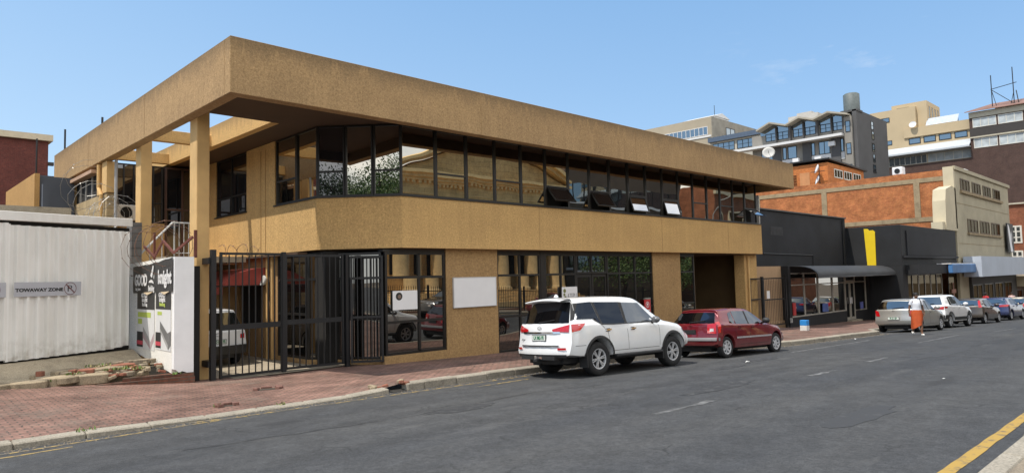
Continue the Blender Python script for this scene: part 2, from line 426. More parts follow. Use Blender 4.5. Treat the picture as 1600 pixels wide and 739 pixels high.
# ------------------------------------------------------------------ rubble, slabs and weeds before the garage
m_rub = mk_concrete('broken_concrete', (.30, .245, .17), .5)
m_redbrick_loose = plain('loose_brick', (.24, .095, .06), .9, var=.4, vs=8, bump=.4)
def apron():
    t = thing('concrete_apron', 'cracked concrete ramp in front of the white garage doors, broken along its edge', 'ramp', (2.5, 18.2, -2))
    mb = MB().mat(m_apron); mb.smooth = False
    rows = []
    xs = np.linspace(-6, 5.45, 24)
    rr = random.Random(5)
    for x in xs:
        yd = 19.1+(x-2.4)*.414
        yf = 18.0+(x-2.4)*.28+rr.uniform(-.08, .08)
        rows.append([(x, yf, -2.0+.0*x+rr.uniform(-.01, .01)), (x, yf+(yd-yf)*.5, -1.80+rr.uniform(-.015, .015)), (x, yd-.1, -1.64), (x, yd+.6, -1.62)])
    mb.grid(rows, flip=True)
    n = len(mb.v)
    for r in rows: mb.v.append((r[0][0], r[0][1]-.02, -2.4))
    for i in range(len(rows)-1): mb.face([i*4, n+i, n+i+1, (i+1)*4])
    mb.build('ramp_slab', t)
    # the loosened slabs at the edge
    slabs = [((1.6, 17.78), 1.9, .75, .08), ((2.75, 17.72), .75, .5, -.1), ((3.32, 17.95), .62, .55, .3), ((3.95, 17.85), .72, .42, -.2), ((4.35, 18.35), .9, .5, .1), ((3.55, 18.45), .6, .35, .5)]
    for (c, w, d, a) in slabs:
        pts = []
        k = 9
        for i in range(k):
            th = 2*math.pi*i/k
            rx = w/2*(abs(math.cos(th))**.6)*(1 if math.cos(th) > 0 else -1)*rr.uniform(.85, 1.05)
            ry = d/2*(abs(math.sin(th))**.6)*(1 if math.sin(th) > 0 else -1)*rr.uniform(.85, 1.05)
            pts.append((c[0]+rx*math.cos(a)-ry*math.sin(a), c[1]+rx*math.sin(a)+ry*math.cos(a)))
        z = -2.0+(c[1]-17.7)*.16
        sb = MB().mat(m_rub); sb.vprism(pts, z-.16, z+rr.uniform(.03, .07))
        sb.build('slab', t, bevel=.02)
apron()
def bricks_edge():
    t = thing('brick_edging', 'crumbling red brick edging under the white poster wall', 'brick edging', (5.0, 17.4, -2.3))
    rr = random.Random(11)
    mb = MB().mat(brick('old_edging_bricks', (.20, .085, .055), (.14, .065, .045), (.12, .09, .07), 'XZ', .22, .08, .012, dirt=.5))
    mb.vprism([(3.95, 17.50), (6.0, 17.30), (6.0, 17.62), (5.6, 17.62), (4.05, 17.75)], -2.5, -2.14)
    mb.vprism([(4.5, 17.56), (6.0, 17.36), (6.0, 17.62), (4.55, 17.66)], -2.14, -2.06)
    mb.build('brick_course', t)
    for i in range(26):
        x = rr.uniform(4.1, 5.5); y = rr.uniform(17.55, 18.3); a = rr.uniform(0, 3)
        b = MB().mat(m_redbrick_loose if rr.random() < .55 else m_rub)
        z = -2.06+(y-17.5)*.2+rr.uniform(0, .04)
        d = Vector((math.cos(a), math.sin(a), rr.uniform(-.3, .3)))
        b.bar((x-d.x*.08, y-d.y*.08, z-d.z*.08), (x+d.x*.08, y+d.y*.08, z+d.z*.08), rr.uniform(.07, .12), rr.uniform(.05, .08))
        b.build('brick', t, bevel=.01)
bricks_edge()
def rubble():
    t = thing('rubble_heap', 'broken concrete lumps and brick bits tumbled at the foot of the poster wall', 'rubble', (4.3, 18.1, -2))
    rr = random.Random(44); dk = plain('dirty_concrete', (.22, .18, .13), .95, var=.4, vs=7, bump=.5)
    for i in range(34):
        x = rr.uniform(2.9, 5.45); y = 17.72+(x-2.9)*.05+rr.uniform(0, .9); z = -1.99+(y-17.7)*.20; s = rr.uniform(.04, .15)*(2.0 if i < 10 else 1); n = rr.randint(5, 7)
        pts = [(x+s*math.cos(6.283*k/n)*rr.uniform(.6, 1.2), y+s*.8*math.sin(6.283*k/n)*rr.uniform(.6, 1.2)) for k in range(n)]
        b = MB().mat(rr.choice((m_rub, dk, m_redbrick_loose, dk))); b.vprism(pts, z-.08, z+rr.uniform(.02, .28)*s+.012); b.build('lump', t, bevel=.012)
rubble()
def weeds():
    rr = random.Random(21)
    mb = MB().mat(plain('weed_leaf', (.10, .17, .03), .7, var=.4, vs=12)); mb.mat(plain('dry_grass', (.28, .24, .10), .8, var=.3, vs=9))
    spots = [(4.55, 18.15, .28, 130), (4.9, 18.0, .18, 50), (3.65, 18.05, .12, 30), (3.1, 17.7, .10, 16), (2.62, 12.17, .10, 14), (5.75, 12.2, .08, 14), (4.2, 18.5, .2, 40), (5.55, 17.3, .1, 10), (4.9, 12.9, .06, 10)]
    for x, y, r, n in spots:
        z = zwalk(x, y) if y < 17 else -1.98+(y-17.7)*.2
        for i in range(n):
            a = rr.uniform(0, 6.3); q = r*math.sqrt(rr.random()); px, py = x+q*math.cos(a)*1.4, y+q*math.sin(a)
            L = rr.uniform(.025, .075); b = rr.uniform(0, 6.3); w = rr.uniform(.008, .02)
            t = Vector((math.cos(b)*L*.6, math.sin(b)*L*.6, L)); s = Vector((-math.sin(b)*w, math.cos(b)*w, 0)); p = Vector((px, py, z))
            mb.cur = 0 if rr.random() < .7 else 1
            mb.poly([p-s, p+s, p+t*.6+s*.7, p+t, p+t*.6-s*.7])
    o = mb.build('weeds'); o['kind'] = 'stuff'; o['label'] = 'small green weeds among the broken slabs and kerb joints'
weeds()
def pothole(x, y, r, seed):
    """lifted pavers round a small hole in the pavement"""
    rr = random.Random(seed)
    t = thing('broken_pavers', 'hole with lifted broken pavers in the brick pavement %s' % ('near the gate' if seed == 1 else 'beside the dropped kerb'), 'broken pavers', (x, y, zwalk(x, y)))
    mb = MB().mat(plain('hole_dirt', (.05, .04, .03), .95, var=.4, vs=12))
    pts = [(x+r*1.5*math.cos(i*.7)*rr.uniform(.7, 1.1), y+r*math.sin(i*.7)*rr.uniform(.7, 1.1)) for i in range(9)]
    mb.poly([(a, b, zwalk(a, b)+.005) for a, b in pts]); mb.build('hole', t)
    for i in range(7):
        a = rr.uniform(0, 6.3); px, py = x+r*1.5*math.cos(a), y+r*math.sin(a); z = zwalk(px, py)
        b = MB().mat(plain('lifted_paver', (.16, .08, .062), .9, var=.25, vs=9) if i == 0 else bpy.data.materials['lifted_paver'])
        d = Vector((math.cos(a+1.3), math.sin(a+1.3), rr.uniform(-.1, .3)))*.1
        b.bar(Vector((px, py, z+.02))-d, Vector((px, py, z+.02))+d, .1, .055); b.build('paver', t, bevel=.006)
pothole(6.6, 14.6, .17, 1)
pothole(5.05, 12.9, .10, 2)
def litter():
    rr = random.Random(4); m = plain('litter_paper', (.7, .7, .68), .7, var=.15)
    for i, (x, y, s, lb) in enumerate([(4.75, 18.0, .06, 'small crushed bottle among the weeds by the poster wall'), (27, 9.6, .07, 'white scrap of paper lying on the road by the jutting kerb'),
              (17.6, 11.2, .10, 'crumpled paper in the gutter behind the white 4x4'), (14.3, 3.6, .035, 'white speck of litter on the open road'), (16.5, 8.5, .07, 'flattened white scrap on the road beside the red hatchback')]):
        z = zroad(x, y) if y < 12 else -1.92
        mb = MB().mat(m)
        pts = [(x+s*math.cos(k*1.05)*rr.uniform(.5, 1.2), y+s*math.sin(k*1.05)*rr.uniform(.5, 1.2), z+.01+rr.uniform(0, s*.5)) for k in range(6)]
        c = (x, y, z+s*.55)
        for k in range(6): mb.poly([pts[k], pts[(k+1) % 6], c])
        tag(mb.build('litter'), lb, 'litter')
litter()
def broken_kerb():
    t = thing('broken_kerb_end', 'broken end of the raised kerb with crumbled concrete and loose bricks', 'broken kerb', (8.35, 12.05, zroad(8.35, 12)))
    rr = random.Random(8)
    mb = MB().mat(plain('kerb_void', (.025, .022, .018), .95, var=.3)); z = zroad(8.3, 12.1)
    mb.poly([(8.12, 11.99, z+.012), (8.5, 11.99, z+.012), (8.5, 12.3, z+.03), (8.12, 12.3, z+.03)]); mb.build('hole', t)
    for i in range(9):
        x, y = rr.uniform(7.75, 8.5), rr.uniform(12.05, 12.5); a = rr.uniform(0, 3); zz = zwalk(x, max(y, 12.25))+rr.uniform(-.03, .05); d = Vector((math.cos(a), math.sin(a), rr.uniform(-.3, .3)))*rr.uniform(.06, .11)
        b = MB().mat(m_redbrick_loose if i % 2 else m_rub); b.bar(Vector((x, y, zz))-d, Vector((x, y, zz))+d, .10, .07); b.build('fragment', t, bevel=.012)
broken_kerb()

def road_patch(x, y, rx, ry, seed, col):
    rr = random.Random(seed); n = 18; pts = []
    for i in range(n):
        a = 2*math.pi*i/n; k = rr.uniform(.72, 1.12); px, py = x+rx*k*math.cos(a), y+ry*k*math.sin(a); pts.append((px, py, zroad(px, py)+.004))
    mb = MB().mat(col)
    c = (x, y, zroad(x, y)+.004)
    for i in range(n): mb.poly([pts[i], pts[(i+1) % n], c])
    struct(mb.build('road_patch'))
m_tar = mk_paint('oil_stained_asphalt', (.030, .030, .031), .44, 7); m_tar2 = mk_paint('bitumen_patch', (.040, .040, .041), .36, 5)
road_patch(15.2, 8.35, .75, .22, 3, m_tar); road_patch(17.4, 8.6, .9, .2, 4, m_tar); road_patch(11.6, 6.5, 1.3, .25, 5, m_tar); road_patch(21, 5.2, 2.4, .35, 6, m_tar2); road_patch(7.4, 8.9, .8, .3, 9, m_tar); road_patch(9.6, 3.4, 1.1, .28, 12, m_tar2)
def crack(pts, seed):
    rr = random.Random(seed); P = []
    for (a, b) in zip(pts[:-1], pts[1:]):
        for i in range(8): u = i/8; P.append((a[0]+(b[0]-a[0])*u+rr.uniform(-.05, .05), a[1]+(b[1]-a[1])*u+rr.uniform(-.06, .06)))
    mb = MB().mat(m_seal)
    rows = []
    for (x, y) in P:
        w = rr.uniform(.003, .011); rows.append([(x-w*.3, y-w, zroad(x, y-w)+.0045), (x+w*.3, y+w, zroad(x, y+w)+.0045)])
    mb.grid(rows, flip=True); struct(mb.build('road_crack'))
m_seal = plain('crack_sealant', (.020, .020, .021), .6, var=.3, vs=5)
crack([(3.2, 9.5), (6.0, 9.0), (9.5, 9.3), (12.5, 8.3)], 1); None; crack([(12, 5.0), (12.8, 6.4), (12.4, 8.0)], 5)
# grit and sand swept into the gutter
def grit():
    rr = random.Random(31); mb = MB(); ms = [plain('gutter_sand', (.22, .18, .13), .95, var=.3, vs=9), plain('gutter_grit', (.09, .085, .08), .95, var=.3, vs=9)]
    for m in ms: mb.mat(m)
    for i in range(2600):
        x = rr.uniform(.5, 32); y = ykerb(x)-abs(rr.gauss(0, .16))-.01 if rr.random() < .75 else ykerb(x)+rr.uniform(.25, 4.5)
        z = (zroad(x, y) if y < ykerb(x) else zwalk(x, y))+.003; s = rr.uniform(.006, .022); a = rr.uniform(0, 6.3); mb.cur = rr.choice((0, 0, 1))
        p = [(x+s*math.cos(a+k*2.1), y+s*math.sin(a+k*2.1), z) for k in range(3)]; t = (x, y, z+s*.7)
        for k in range(3): mb.poly([p[k], p[(k+1) % 3], t])
    o = mb.build('gravel'); o['kind'] = 'stuff'; o['label'] = 'sand and grit swept along the kerb and over the pavers'
grit()
# ------------------------------------------------------------------ the two-storey office building
GOLD = (.43, .245, .088)
m_fas = stucco('stucco_fascia', (.44, .295, .155), top=7.96, streak=.55, grain=17, runs=.26)
m_band = stucco('stucco_band', (.62, .405, .175), grain=17)
m_pier = stucco('stucco_pier', (.41, .265, .125), grain=15)
m_col = plain('painted_column', (.56, .36, .15), .85, var=.16, vs=1.6, bump=.25, bs=40)
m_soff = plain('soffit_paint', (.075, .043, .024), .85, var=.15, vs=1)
m_beam = stucco('painted_beam', (.72, .47, .20), top=7.67, streak=.5, grain=30)
m_frame = plain('bronze_frame', (.010, .009, .008), .45, var=.15, vs=4)
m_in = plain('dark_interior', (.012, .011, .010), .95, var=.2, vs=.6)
m_gU = glass('upper_glass', (.80, .76, .67), (.005, .005, .005), .60, .055, .7)
m_gL = glass('shop_glass', (.72, .70, .66), (.006, .006, .006), .34, .02, .7)
m_gD = glass('dim_glass', (.6, .6, .62), (.010, .011, .013), .22, .02, .8)
m_sash = glass('sash_glass', (.9, .9, .92), (.02, .02, .02), .6, .01, .8)

off = thing('office_building', 'long two-storey mustard stucco office block with a deep roof fascia and dark ribbon windows', 'building', (9.6, 16.3, -2.4))
def part(name, mb, mat=None, parent=off, **k): return mb.build(name, parent, mat, **k)
# roof fascia: front, left, right and back beams
mb = MB().mat(m_fas)
mb.box(5.92, 34.8, 15.0, 15.32, 4.27, 5.56); mb.box(5.92, 6.22, 15.32, 33.4, 4.27, 5.56)
mb.box(34.5, 34.8, 15.32, 31, 4.27, 5.56)
part('fascia', mb, bevel=.012)
mb = MB().mat(m_soff); mb.box(6.23, 34.49, 15.322, 15.35, 4.29, 4.598); mb.box(6.222, 6.25, 15.36, 18.49, 4.29, 4.598); part('fascia_lining', mb)  # unseen dark sheets added inside the fascia so the panes mirror it as shaded
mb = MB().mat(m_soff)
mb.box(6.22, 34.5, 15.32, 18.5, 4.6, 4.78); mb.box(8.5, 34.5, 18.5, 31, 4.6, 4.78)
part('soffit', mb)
mb = MB().mat(m_beam); mb.box(8.46, 8.7, 18.503, 31, 4.59, 5.27); part('roof_edge_beam', mb, bevel=.01)
for y in (23.0, 27.2): mb = MB().mat(m_beam); mb.box(6.22, 8.5, y, y+.22, 4.603, 4.98); part('pergola_beam', mb, bevel=.01)
mb = MB().mat(plain('roof_sheet', (.30, .29, .27), .8)); mb.box(8.7, 34.5, 15.32, 31, 4.8, 4.95); part('roof', mb)
mb = MB().mat(plain('joint_line', (.30, .19, .09), .95, var=.3, vs=3))
for x in (13.35, 21.1, 28.4): mb.box(x-.008, x+.008, 14.995, 14.999, 4.30, 5.53)
for y in (21.2, 27.6): mb.box(5.915, 5.919, y-.008, y+.008, 4.30, 5.53)
part('fascia_joint', mb)
mb = MB().mat(bpy.data.materials['joint_line'])
for x in (17.1, 24.6, 30.2): mb.box(x-.006, x+.006, 16.295, 16.299, .99, 2.45)
part('band_joint', mb)
# the two free-standing columns of the left wing
for (y0, y1) in ((17.85, 18.35), (22.55, 23.05)):
    c = MB().mat(m_col); c.box(6.21, 6.53, y0, y1, -2.5, 4.6); part('column', c, bevel=.015)
# upper-floor walls (band under the ribbon window), footing strip
def wall_path(mb, path, z0, z1, th):
    """wall of thickness th to the right of the path, mitred"""
    P = [Vector(p) for p in path]; n = len(P); inn = []
    for i in range(n):
        ds = []
        if i > 0: ds.append((P[i]-P[i-1]).normalized())
        if i < n-1: ds.append((P[i+1]-P[i]).normalized())
        nr = [Vector((d.y, -d.x)) for d in ds]
        a = sum(nr, Vector((0, 0))).normalized(); inn.append(P[i]+a*(th/max(.3, a.dot(nr[0]))))
    for i in range(n-1):
        mb.vprism([P[i], P[i+1], inn[i+1], inn[i]], z0, z1)
    return mb
path = [(9.645, 20.82), (9.645, 18.11), (11.36, 16.3), (33.65, 16.3), (33.65, 24)]
path = path[::-1]
mb = MB().mat(m_band); wall_path(mb, path, .97, 2.467, .25)
mb.box(9.645, 9.9, 20.82, 31, .93, 2.467); mb.box(9.645, 9.9, 20.82, 23.0, 2.467, 4.58); mb.box(9.645, 9.9, 25.75, 31, 2.467, 4.58)
part('wall', mb)
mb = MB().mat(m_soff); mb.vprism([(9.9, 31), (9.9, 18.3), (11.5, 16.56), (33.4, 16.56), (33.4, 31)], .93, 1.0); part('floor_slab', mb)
mb = MB().mat(m_in)
mb.vprism([(10.5, 30.5), (10.5, 18.6), (11.8, 17.2), (33.2, 17.2), (33.2, 30.5)], 1.02, 4.55); part('interior', mb)
mb = MB().mat(plain('joint_tan', (.40, .25, .10), .9))  # upright joint lines, a darker tan than the wall
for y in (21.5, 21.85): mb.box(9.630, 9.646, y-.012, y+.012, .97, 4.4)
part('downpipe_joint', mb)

def bay(p0, p1, z0, z1, n, pane_mat, parent=off, transoms=(), vert=(), bw=.05, rec=.10, open_low=None, frame_mat=None, depth=.07, sash_mat=None):
    """glazed bay from p0 to p1 (plan points), n = outward normal; a window part with pane sub-parts"""
    p0, p1 = Vector((*p0, 0)), Vector((*p1, 0)); t = (p1-p0); L = t.length; t.normalize(); n = Vector((*n, 0)).normalized()
    q0 = p0-n*rec; fm = frame_mat or m_frame
    def P(s, z, d=0): v = q0+t*s+n*d; return Vector((v.x, v.y, z))
    mb = MB().mat(fm)
    def hb(s0, s1, z): mb.prism([P(s0, z-bw/2, 0), P(s1, z-bw/2, 0), P(s1, z+bw/2, 0), P(s0, z+bw/2, 0)], n*depth)
    def vb(s, za, zb): mb.prism([P(s-bw/2, za, 0), P(s+bw/2, za, 0), P(s+bw/2, zb, 0), P(s-bw/2, zb, 0)], n*depth)
    hb(0, L, z0+bw/2); hb(0, L, z1-bw/2); vb(bw/2, z0+bw, z1-bw); vb(L-bw/2, z0+bw, z1-bw)
    zs = [z0]+sorted(transoms)+[z1]
    for z in transoms: hb(bw, L-bw, z)
    cuts = [0]+sorted(vert)+[L]
    for s in vert:
        for a, b in zip(zs[:-1], zs[1:]): vb(s, a+bw/2+.003, b-bw/2-.003)
    w = mb.build('window', parent)
    for sa, sb in zip(cuts[:-1], cuts[1:]):
        for k, (a, b) in enumerate(zip(zs[:-1], zs[1:])):
            if open_low is not None and k == 0: continue
            jr = rnd.uniform(-.006, .006); jq = rnd.uniform(-.004, .004)
            g = MB().mat(pane_mat)
            g.poly([P(sa+.01, a+.01, .03+jr), P(sb-.01, a+.01, .03-jr), P(sb-.01, b-.01, .03-jr+jq), P(sa+.01, b-.01, .03+jr+jq)])
            pn = g.build('pane', w)
    if open_low is not None:
        a, b = zs[0]+bw, zs[1]-bw/2; H = b-a; ang = R(open_low); sb_ = .05
        u = -Vector((0, 0, 1))*math.cos(ang)+n*math.sin(ang)       # down along the opened sash
        o0 = P(bw, b, .06)
        def Q(s, dwn, d=0):
            nn = t.cross(u); return o0+t*s+u*dwn+nn*d
        W = L-2*bw; f = MB().mat(fm)
        for (s0, s1, d0, d1) in ((0, W, 0, sb_), (0, W, H-sb_, H), (0, sb_, sb_, H-sb_), (W-sb_, W, sb_, H-sb_)):
            f.prism([Q(s0, d0), Q(s1, d0), Q(s1, d1), Q(s0, d1)], t.cross(u)*.04)
        f.mat(sash_mat or m_sash); f.poly([Q(sb_, sb_, .02), Q(sb_, H-sb_, .02), Q(W-sb_, H-sb_, .02), Q(W-sb_, sb_, .02)])
        f.build('sash', w, recalc=False)
        k = MB().mat(m_in); k.poly([P(0, z0, -.25), P(L, z0, -.25), P(L, zs[1], -.25), P(0, zs[1], -.25)]); k.build('opening', w)
    return w
ZT = 4.58; ZB = 2.50
xm = [11.36+.02, 12.66]+[12.66+1.213*i for i in range(1, 18)]
opened = {5: 40, 7: 33, 9: 19, 11: 16, 17: 58}
for i in range(18):
    a, b = xm[i], min(xm[i+1], 33.60)
    low = i % 2 == 1
    bay((a, 16.3), (b, 16.3), ZB, ZT, (0, -1), m_gU, transoms=(3.24,) if low else (), open_low=opened.get(i))
n45 = Vector((-(18.11-16.3), -(11.36-9.645))).normalized()
c0, c1 = Vector((9.645, 18.11)), Vector((11.36, 16.3))
for k in range(3):
    a = c0+(c1-c0)*(k/3+.004); b = c0+(c1-c0)*((k+1)/3-.004)
    bay(a, b, ZB, ZT, n45, m_gD if k == 0 else m_gU, transoms=(3.24,) if k != 1 else ())
bay((9.645, 19.42), (9.645, 18.13), ZB, ZT, (-1, 0), m_gU)
bay((9.645, 20.80), (9.645, 19.44), ZB, ZT, (-1, 0), m_gU, transoms=(3.24,))
bay((9.645, 25.73), (9.645, 23.02), ZB, ZT, (-1, 0), m_gD, transoms=(3.15,), vert=(1.35,))
# sill under the glazing
mb = MB().mat(m_frame); sp = [(9.60, 20.86), (9.60, 18.09), (11.34, 16.255), (33.69, 16.255)]
wall_path(mb, sp[::-1], 2.462, 2.505, .16); mb.box(9.60, 9.74, 22.96, 25.8, 2.462, 2.505)
part('window_sill', mb)
mb = MB().mat(plain('pvc_end', (.7, .7, .68), .5)); mb.box(33.60, 33.66, 16.35, 16.5, 2.51, 4.0); part('corner_post', mb)

# ------------------------------------------------------------------ ground floor
YS = 16.6
mb = MB().mat(m_pier)
mb.box(13.15, 15.30, YS-.05, YS+.4, -2.6, .97); part('pier', mb)
mb = MB().mat(m_pier); mb.box(24.2, 26.3, YS-.05, YS+.4, -2.7, .97); part('pier', mb)
mb = MB().mat(m_band); mb.box(32.35, 33.65, YS+.05, YS+.6, -3.2, .93); part('end_pier', mb)
mb = MB().mat(m_col); mb.tube([(32.62, 16.57, -2.9), (32.62, 16.57, .85)], .05, 8); part('rain_pipe', mb)
mb = MB().mat(m_pier)
mb.box(10.90, 13.15, YS-.06, YS+.25, -2.6, -2.11); mb.box(15.30, 24.2, YS+.02, YS+.25, -2.8, -2.42)
part('plinth', mb)
mb = MB().mat(m_in); mb.box(9.75, 27.4, YS+1.2, 30, -2.55, .9); part('ground_interior', mb)
bay((10.96, YS), (13.15, YS), -2.11, .86, (0, -1), m_gL, transoms=(-1.17, .12), vert=(1.2,), bw=.075, rec=.06)
for xa, xb, vt in ((15.30, 17.40, (1.08,)), (17.62, 19.30, (.86,))):
    bay((xa, YS), (xb, YS), -2.42, .86, (0, -1), m_gL, transoms=(-1.25, .12), vert=vt, bw=.07, rec=.06)
bay((21.15, YS), (24.2, YS), -2.42, .86, (0, -1), m_gL, transoms=(-1.25, .12), vert=(.8, 1.85), bw=.07, rec=.06)
bay((26.3, YS), (27.5, YS), -2.6, .86, (0, -1), m_gL, transoms=(-1.25, .12), bw=.06, rec=.06)
mb = MB().mat(m_frame); mb.box(17.40, 17.62, YS-.02, YS+.2, -2.6, .93); mb.box(10.9, 27.55, YS+.0, YS+.25, .862, .93); part('mullion', mb)
# double entrance door
bay((19.32, YS), (21.13, YS), .12, .86, (0, -1), m_gL, vert=(.9,), bw=.07, rec=.06)
mb = MB().mat(m_frame)
for xa in (19.32, 20.24):
    for (x0, x1, z0, z1) in ((xa, xa+.09, -2.5, .1), (xa+.80, xa+.89, -2.5, .1), (xa+.09, xa+.80, -2.5, -2.3), (xa+.09, xa+.80, .0, .1)): mb.box(x0, x1, YS+.02, YS+.07, z0, z1)
door = part('door', mb)
g = MB().mat(m_gL)
for xa in (19.32, 20.24): g.poly([(xa+.09, YS+.05, -2.3), (xa+.8, YS+.05, -2.3), (xa+.8, YS+.05, 0), (xa+.09, YS+.05, 0)])
part('door_glass', g, parent=door)
g = MB().mat(plain('steel_handle', (.6, .6, .6), .25, 1, var=0))
for x in (20.14, 20.31): g.tube([(x, YS-.05, -1.55), (x, YS-.05, -.75)], .018, 6)
part('handle', g, parent=door)
# entrance recess on the right
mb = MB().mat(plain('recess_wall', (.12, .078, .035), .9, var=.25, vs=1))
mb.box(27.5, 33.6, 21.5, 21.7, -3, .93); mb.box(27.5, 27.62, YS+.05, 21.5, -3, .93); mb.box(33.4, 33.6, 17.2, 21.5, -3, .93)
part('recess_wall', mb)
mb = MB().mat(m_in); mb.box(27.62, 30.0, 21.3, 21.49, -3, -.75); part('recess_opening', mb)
mb = MB().mat(plain('pale_pipe', (.5, .46, .38), .6)); mb.tube([(29.4, 21.2, .25), (33.3, 21.2, .30)], .07, 8); part('recess_pipe', mb)
mb = MB().mat(plain('recess_floor', (.16, .11, .08), .9)); mb.box(27.55, 33.5, 17.6, 21.5, -3.0, -2.62); part('recess_floor', mb)
# left flank at street level: glazing behind the gate, flank wall, dark window
def flank():
    bay((9.6, 20.5), (9.6, 18.62), -2.2, .86, (-1, 0), m_gL, transoms=(-.9, .12), vert=(.95,), bw=.07, rec=.05)
    a, b = Vector((9.6, 18.6)), Vector((10.94, 16.75)); nn = Vector((-(18.6-16.75), -(10.94-9.6))).normalized()
    bay(a, b, -2.2, .86, nn, m_gL, transoms=(-1.05, .12), vert=((b-a).length*.5,), bw=.07, rec=.05)
    mb = MB().mat(m_pier); mb.vprism([(9.56, 20.5), (9.56, 18.58), (10.9, 16.72), (11.2, 16.72), (9.9, 18.7), (9.9, 20.5)], -2.6, -2.2); part('plinth', mb)
    mb = MB().mat(stucco('flank_paint', (.43, .27, .13), grain=40))
    mb.box(9.6, 9.85, 20.5, 21.75, -2.6, .92); mb.box(9.6, 9.85, 23.55, 31, -2.6, .92)
    mb.box(9.6, 9.85, 21.75, 23.55, -2.6, -1.3); mb.box(9.6, 9.85, 21.75, 23.55, .1, .92)
    part('flank_wall', mb)
    mb = MB().mat(m_in); mb.box(9.72, 9.8, 21.75, 23.55, -1.3, .1); part('flank_window', mb)
    mb = MB().mat(m_col)
    for y in (20.75, 21.1): mb.tube([(9.52, y, -2.4), (9.52, y, .9)], .05, 8)
    part('downpipe', mb)
    mb = MB().mat(m_soff); mb.box(9.3, 9.6, 18.6, 31, .86, .92); part('eave_strip', mb)
flank()
# red awning over the flank window
def awning():
    t = thing('awning', 'faded red fabric awning on the flank wall behind the black gate', 'awning', (9.5, 24, .2))
    mb = MB().mat(plain('red_canvas', (.30, .055, .04), .85, var=.2, vs=2))
    pr = [(9.58, .55), (9.2, .52), (8.7, .40), (8.3, .18), (8.2, -.02)]
    mb.grid([[(x, y, z) for (x, z) in pr] for y in (21.3, 23, 25, 27, 29)])
    mb.poly([(x, 21.3, z) for x, z in pr]+[(9.58, 21.3, -.02)])
    mb.grid([[(8.2, y, -.02), (8.2, y, -.28)] for y in (21.3, 24, 27, 29)])
    mb.build('canopy', t)
    f = MB().mat(m_frame); f.tube([(9.58, 21.3, -.02), (8.2, 21.3, -.02), (8.2, 29, -.02)], .02, 6); f.build('frame', t)
awning()
def floodlight():
    t = thing('floodlight', 'round grey floodlight on the tan flank wall beside the red awning', 'floodlight', (9.5, 21.0, .1))
    mb = MB().mat(plain('lamp_metal', (.45, .45, .43), .4, var=.1)); mb.smooth = True
    M = Matrix.Translation((9.45, 21.2, .12)) @ Matrix.Rotation(R(-70), 4, 'Y')
    mb.lathe([(.0, -.12), (.08, -.11), (.15, -.02), (.17, .06), (.15, .06), (0, .03)], 16, M); mb.build('lamp_head', t)
    b = MB().mat(m_frame); b.tube([(9.6, 21.2, .2), (9.5, 21.2, .15)], .025, 6); b.build('bracket', t)
floodlight()
# ------------------------------------------------------------------ rear terrace block, stair, stepped glazing on the left boundary
def terrace():
    mb = MB().mat(plain('terrace_paint', (.50, .33, .15), .85, var=.12, vs=1.2))
    mb.box(6.3, 8.35, 27.3, 27.6, -2.4, 2.35); mb.box(8.35, 9.62, 27.3, 27.6, -2.4, .95)
    mb.box(6.3, 9.62, 23.6, 27.3, .72, .95)
    part('terrace_wall', mb)
    bay((6.32, 27.35), (8.3, 27.35), 2.35, 4.5, (0, -1), m_gD, transoms=(3.1,), vert=(.33, .66, .99, 1.32, 1.65), bw=.045, rec=.05)
    bay((8.37, 27.35), (9.6, 27.35), .97, 4.5, (0, -1), m_gD, transoms=(2.9,), vert=(.62,), bw=.07, rec=.05, frame_mat=plain('brown_door_frame', (.07, .035, .025), .6))
    mb = MB().mat(m_in); mb.box(6.3, 9.6, 27.7, 30.9, .9, 4.5); part('terrace_interior', mb)
terrace()
def stair():
    t = thing('outdoor_stair', 'outdoor stair with pale grey steel railing climbing behind the first column', 'stair', (6.2, 21.6, -2.3))
    mb = MB().mat(m_conc2)
    n = 16
    for i in range(n):
        z1 = -2.3+3.2*(i+1)/n; x0 = 3.9+2.9*i/n
        mb.box(x0, x0+2.9/n+.02, 21.5, 22.6, z1-.34, z1)
    mb.box(6.8, 9.0, 21.5, 23.6, .72, .9)
    mb.build('steps', t)
    r = MB().mat(plain('railing_paint', (.55, .55, .53), .5, var=.1))
    P0, P1, P2 = (3.9, 21.5, -1.25), (6.80, 21.5, 1.90), (7.4, 21.5, 1.90)
    r.tube([P0, P1, P2], .03, 6)
    for i in range(9):
        x = 4.2+.33*i; z = -1.25+3.15*(x-3.9)/2.9; r.tube([(x, 21.5, z-1.0), (x, 21.5, z)], .014, 5)
    for i in range(5):
        x = 6.85+.135*i; r.tube([(x, 21.5, .9), (x, 21.5, 1.9)], .011 if i % 6 else .02, 5)
    r.tube([(6.8, 21.5, 1.0), (7.4, 21.5, 1.0)], .015, 5)
    r.build('railing', t)
stair()
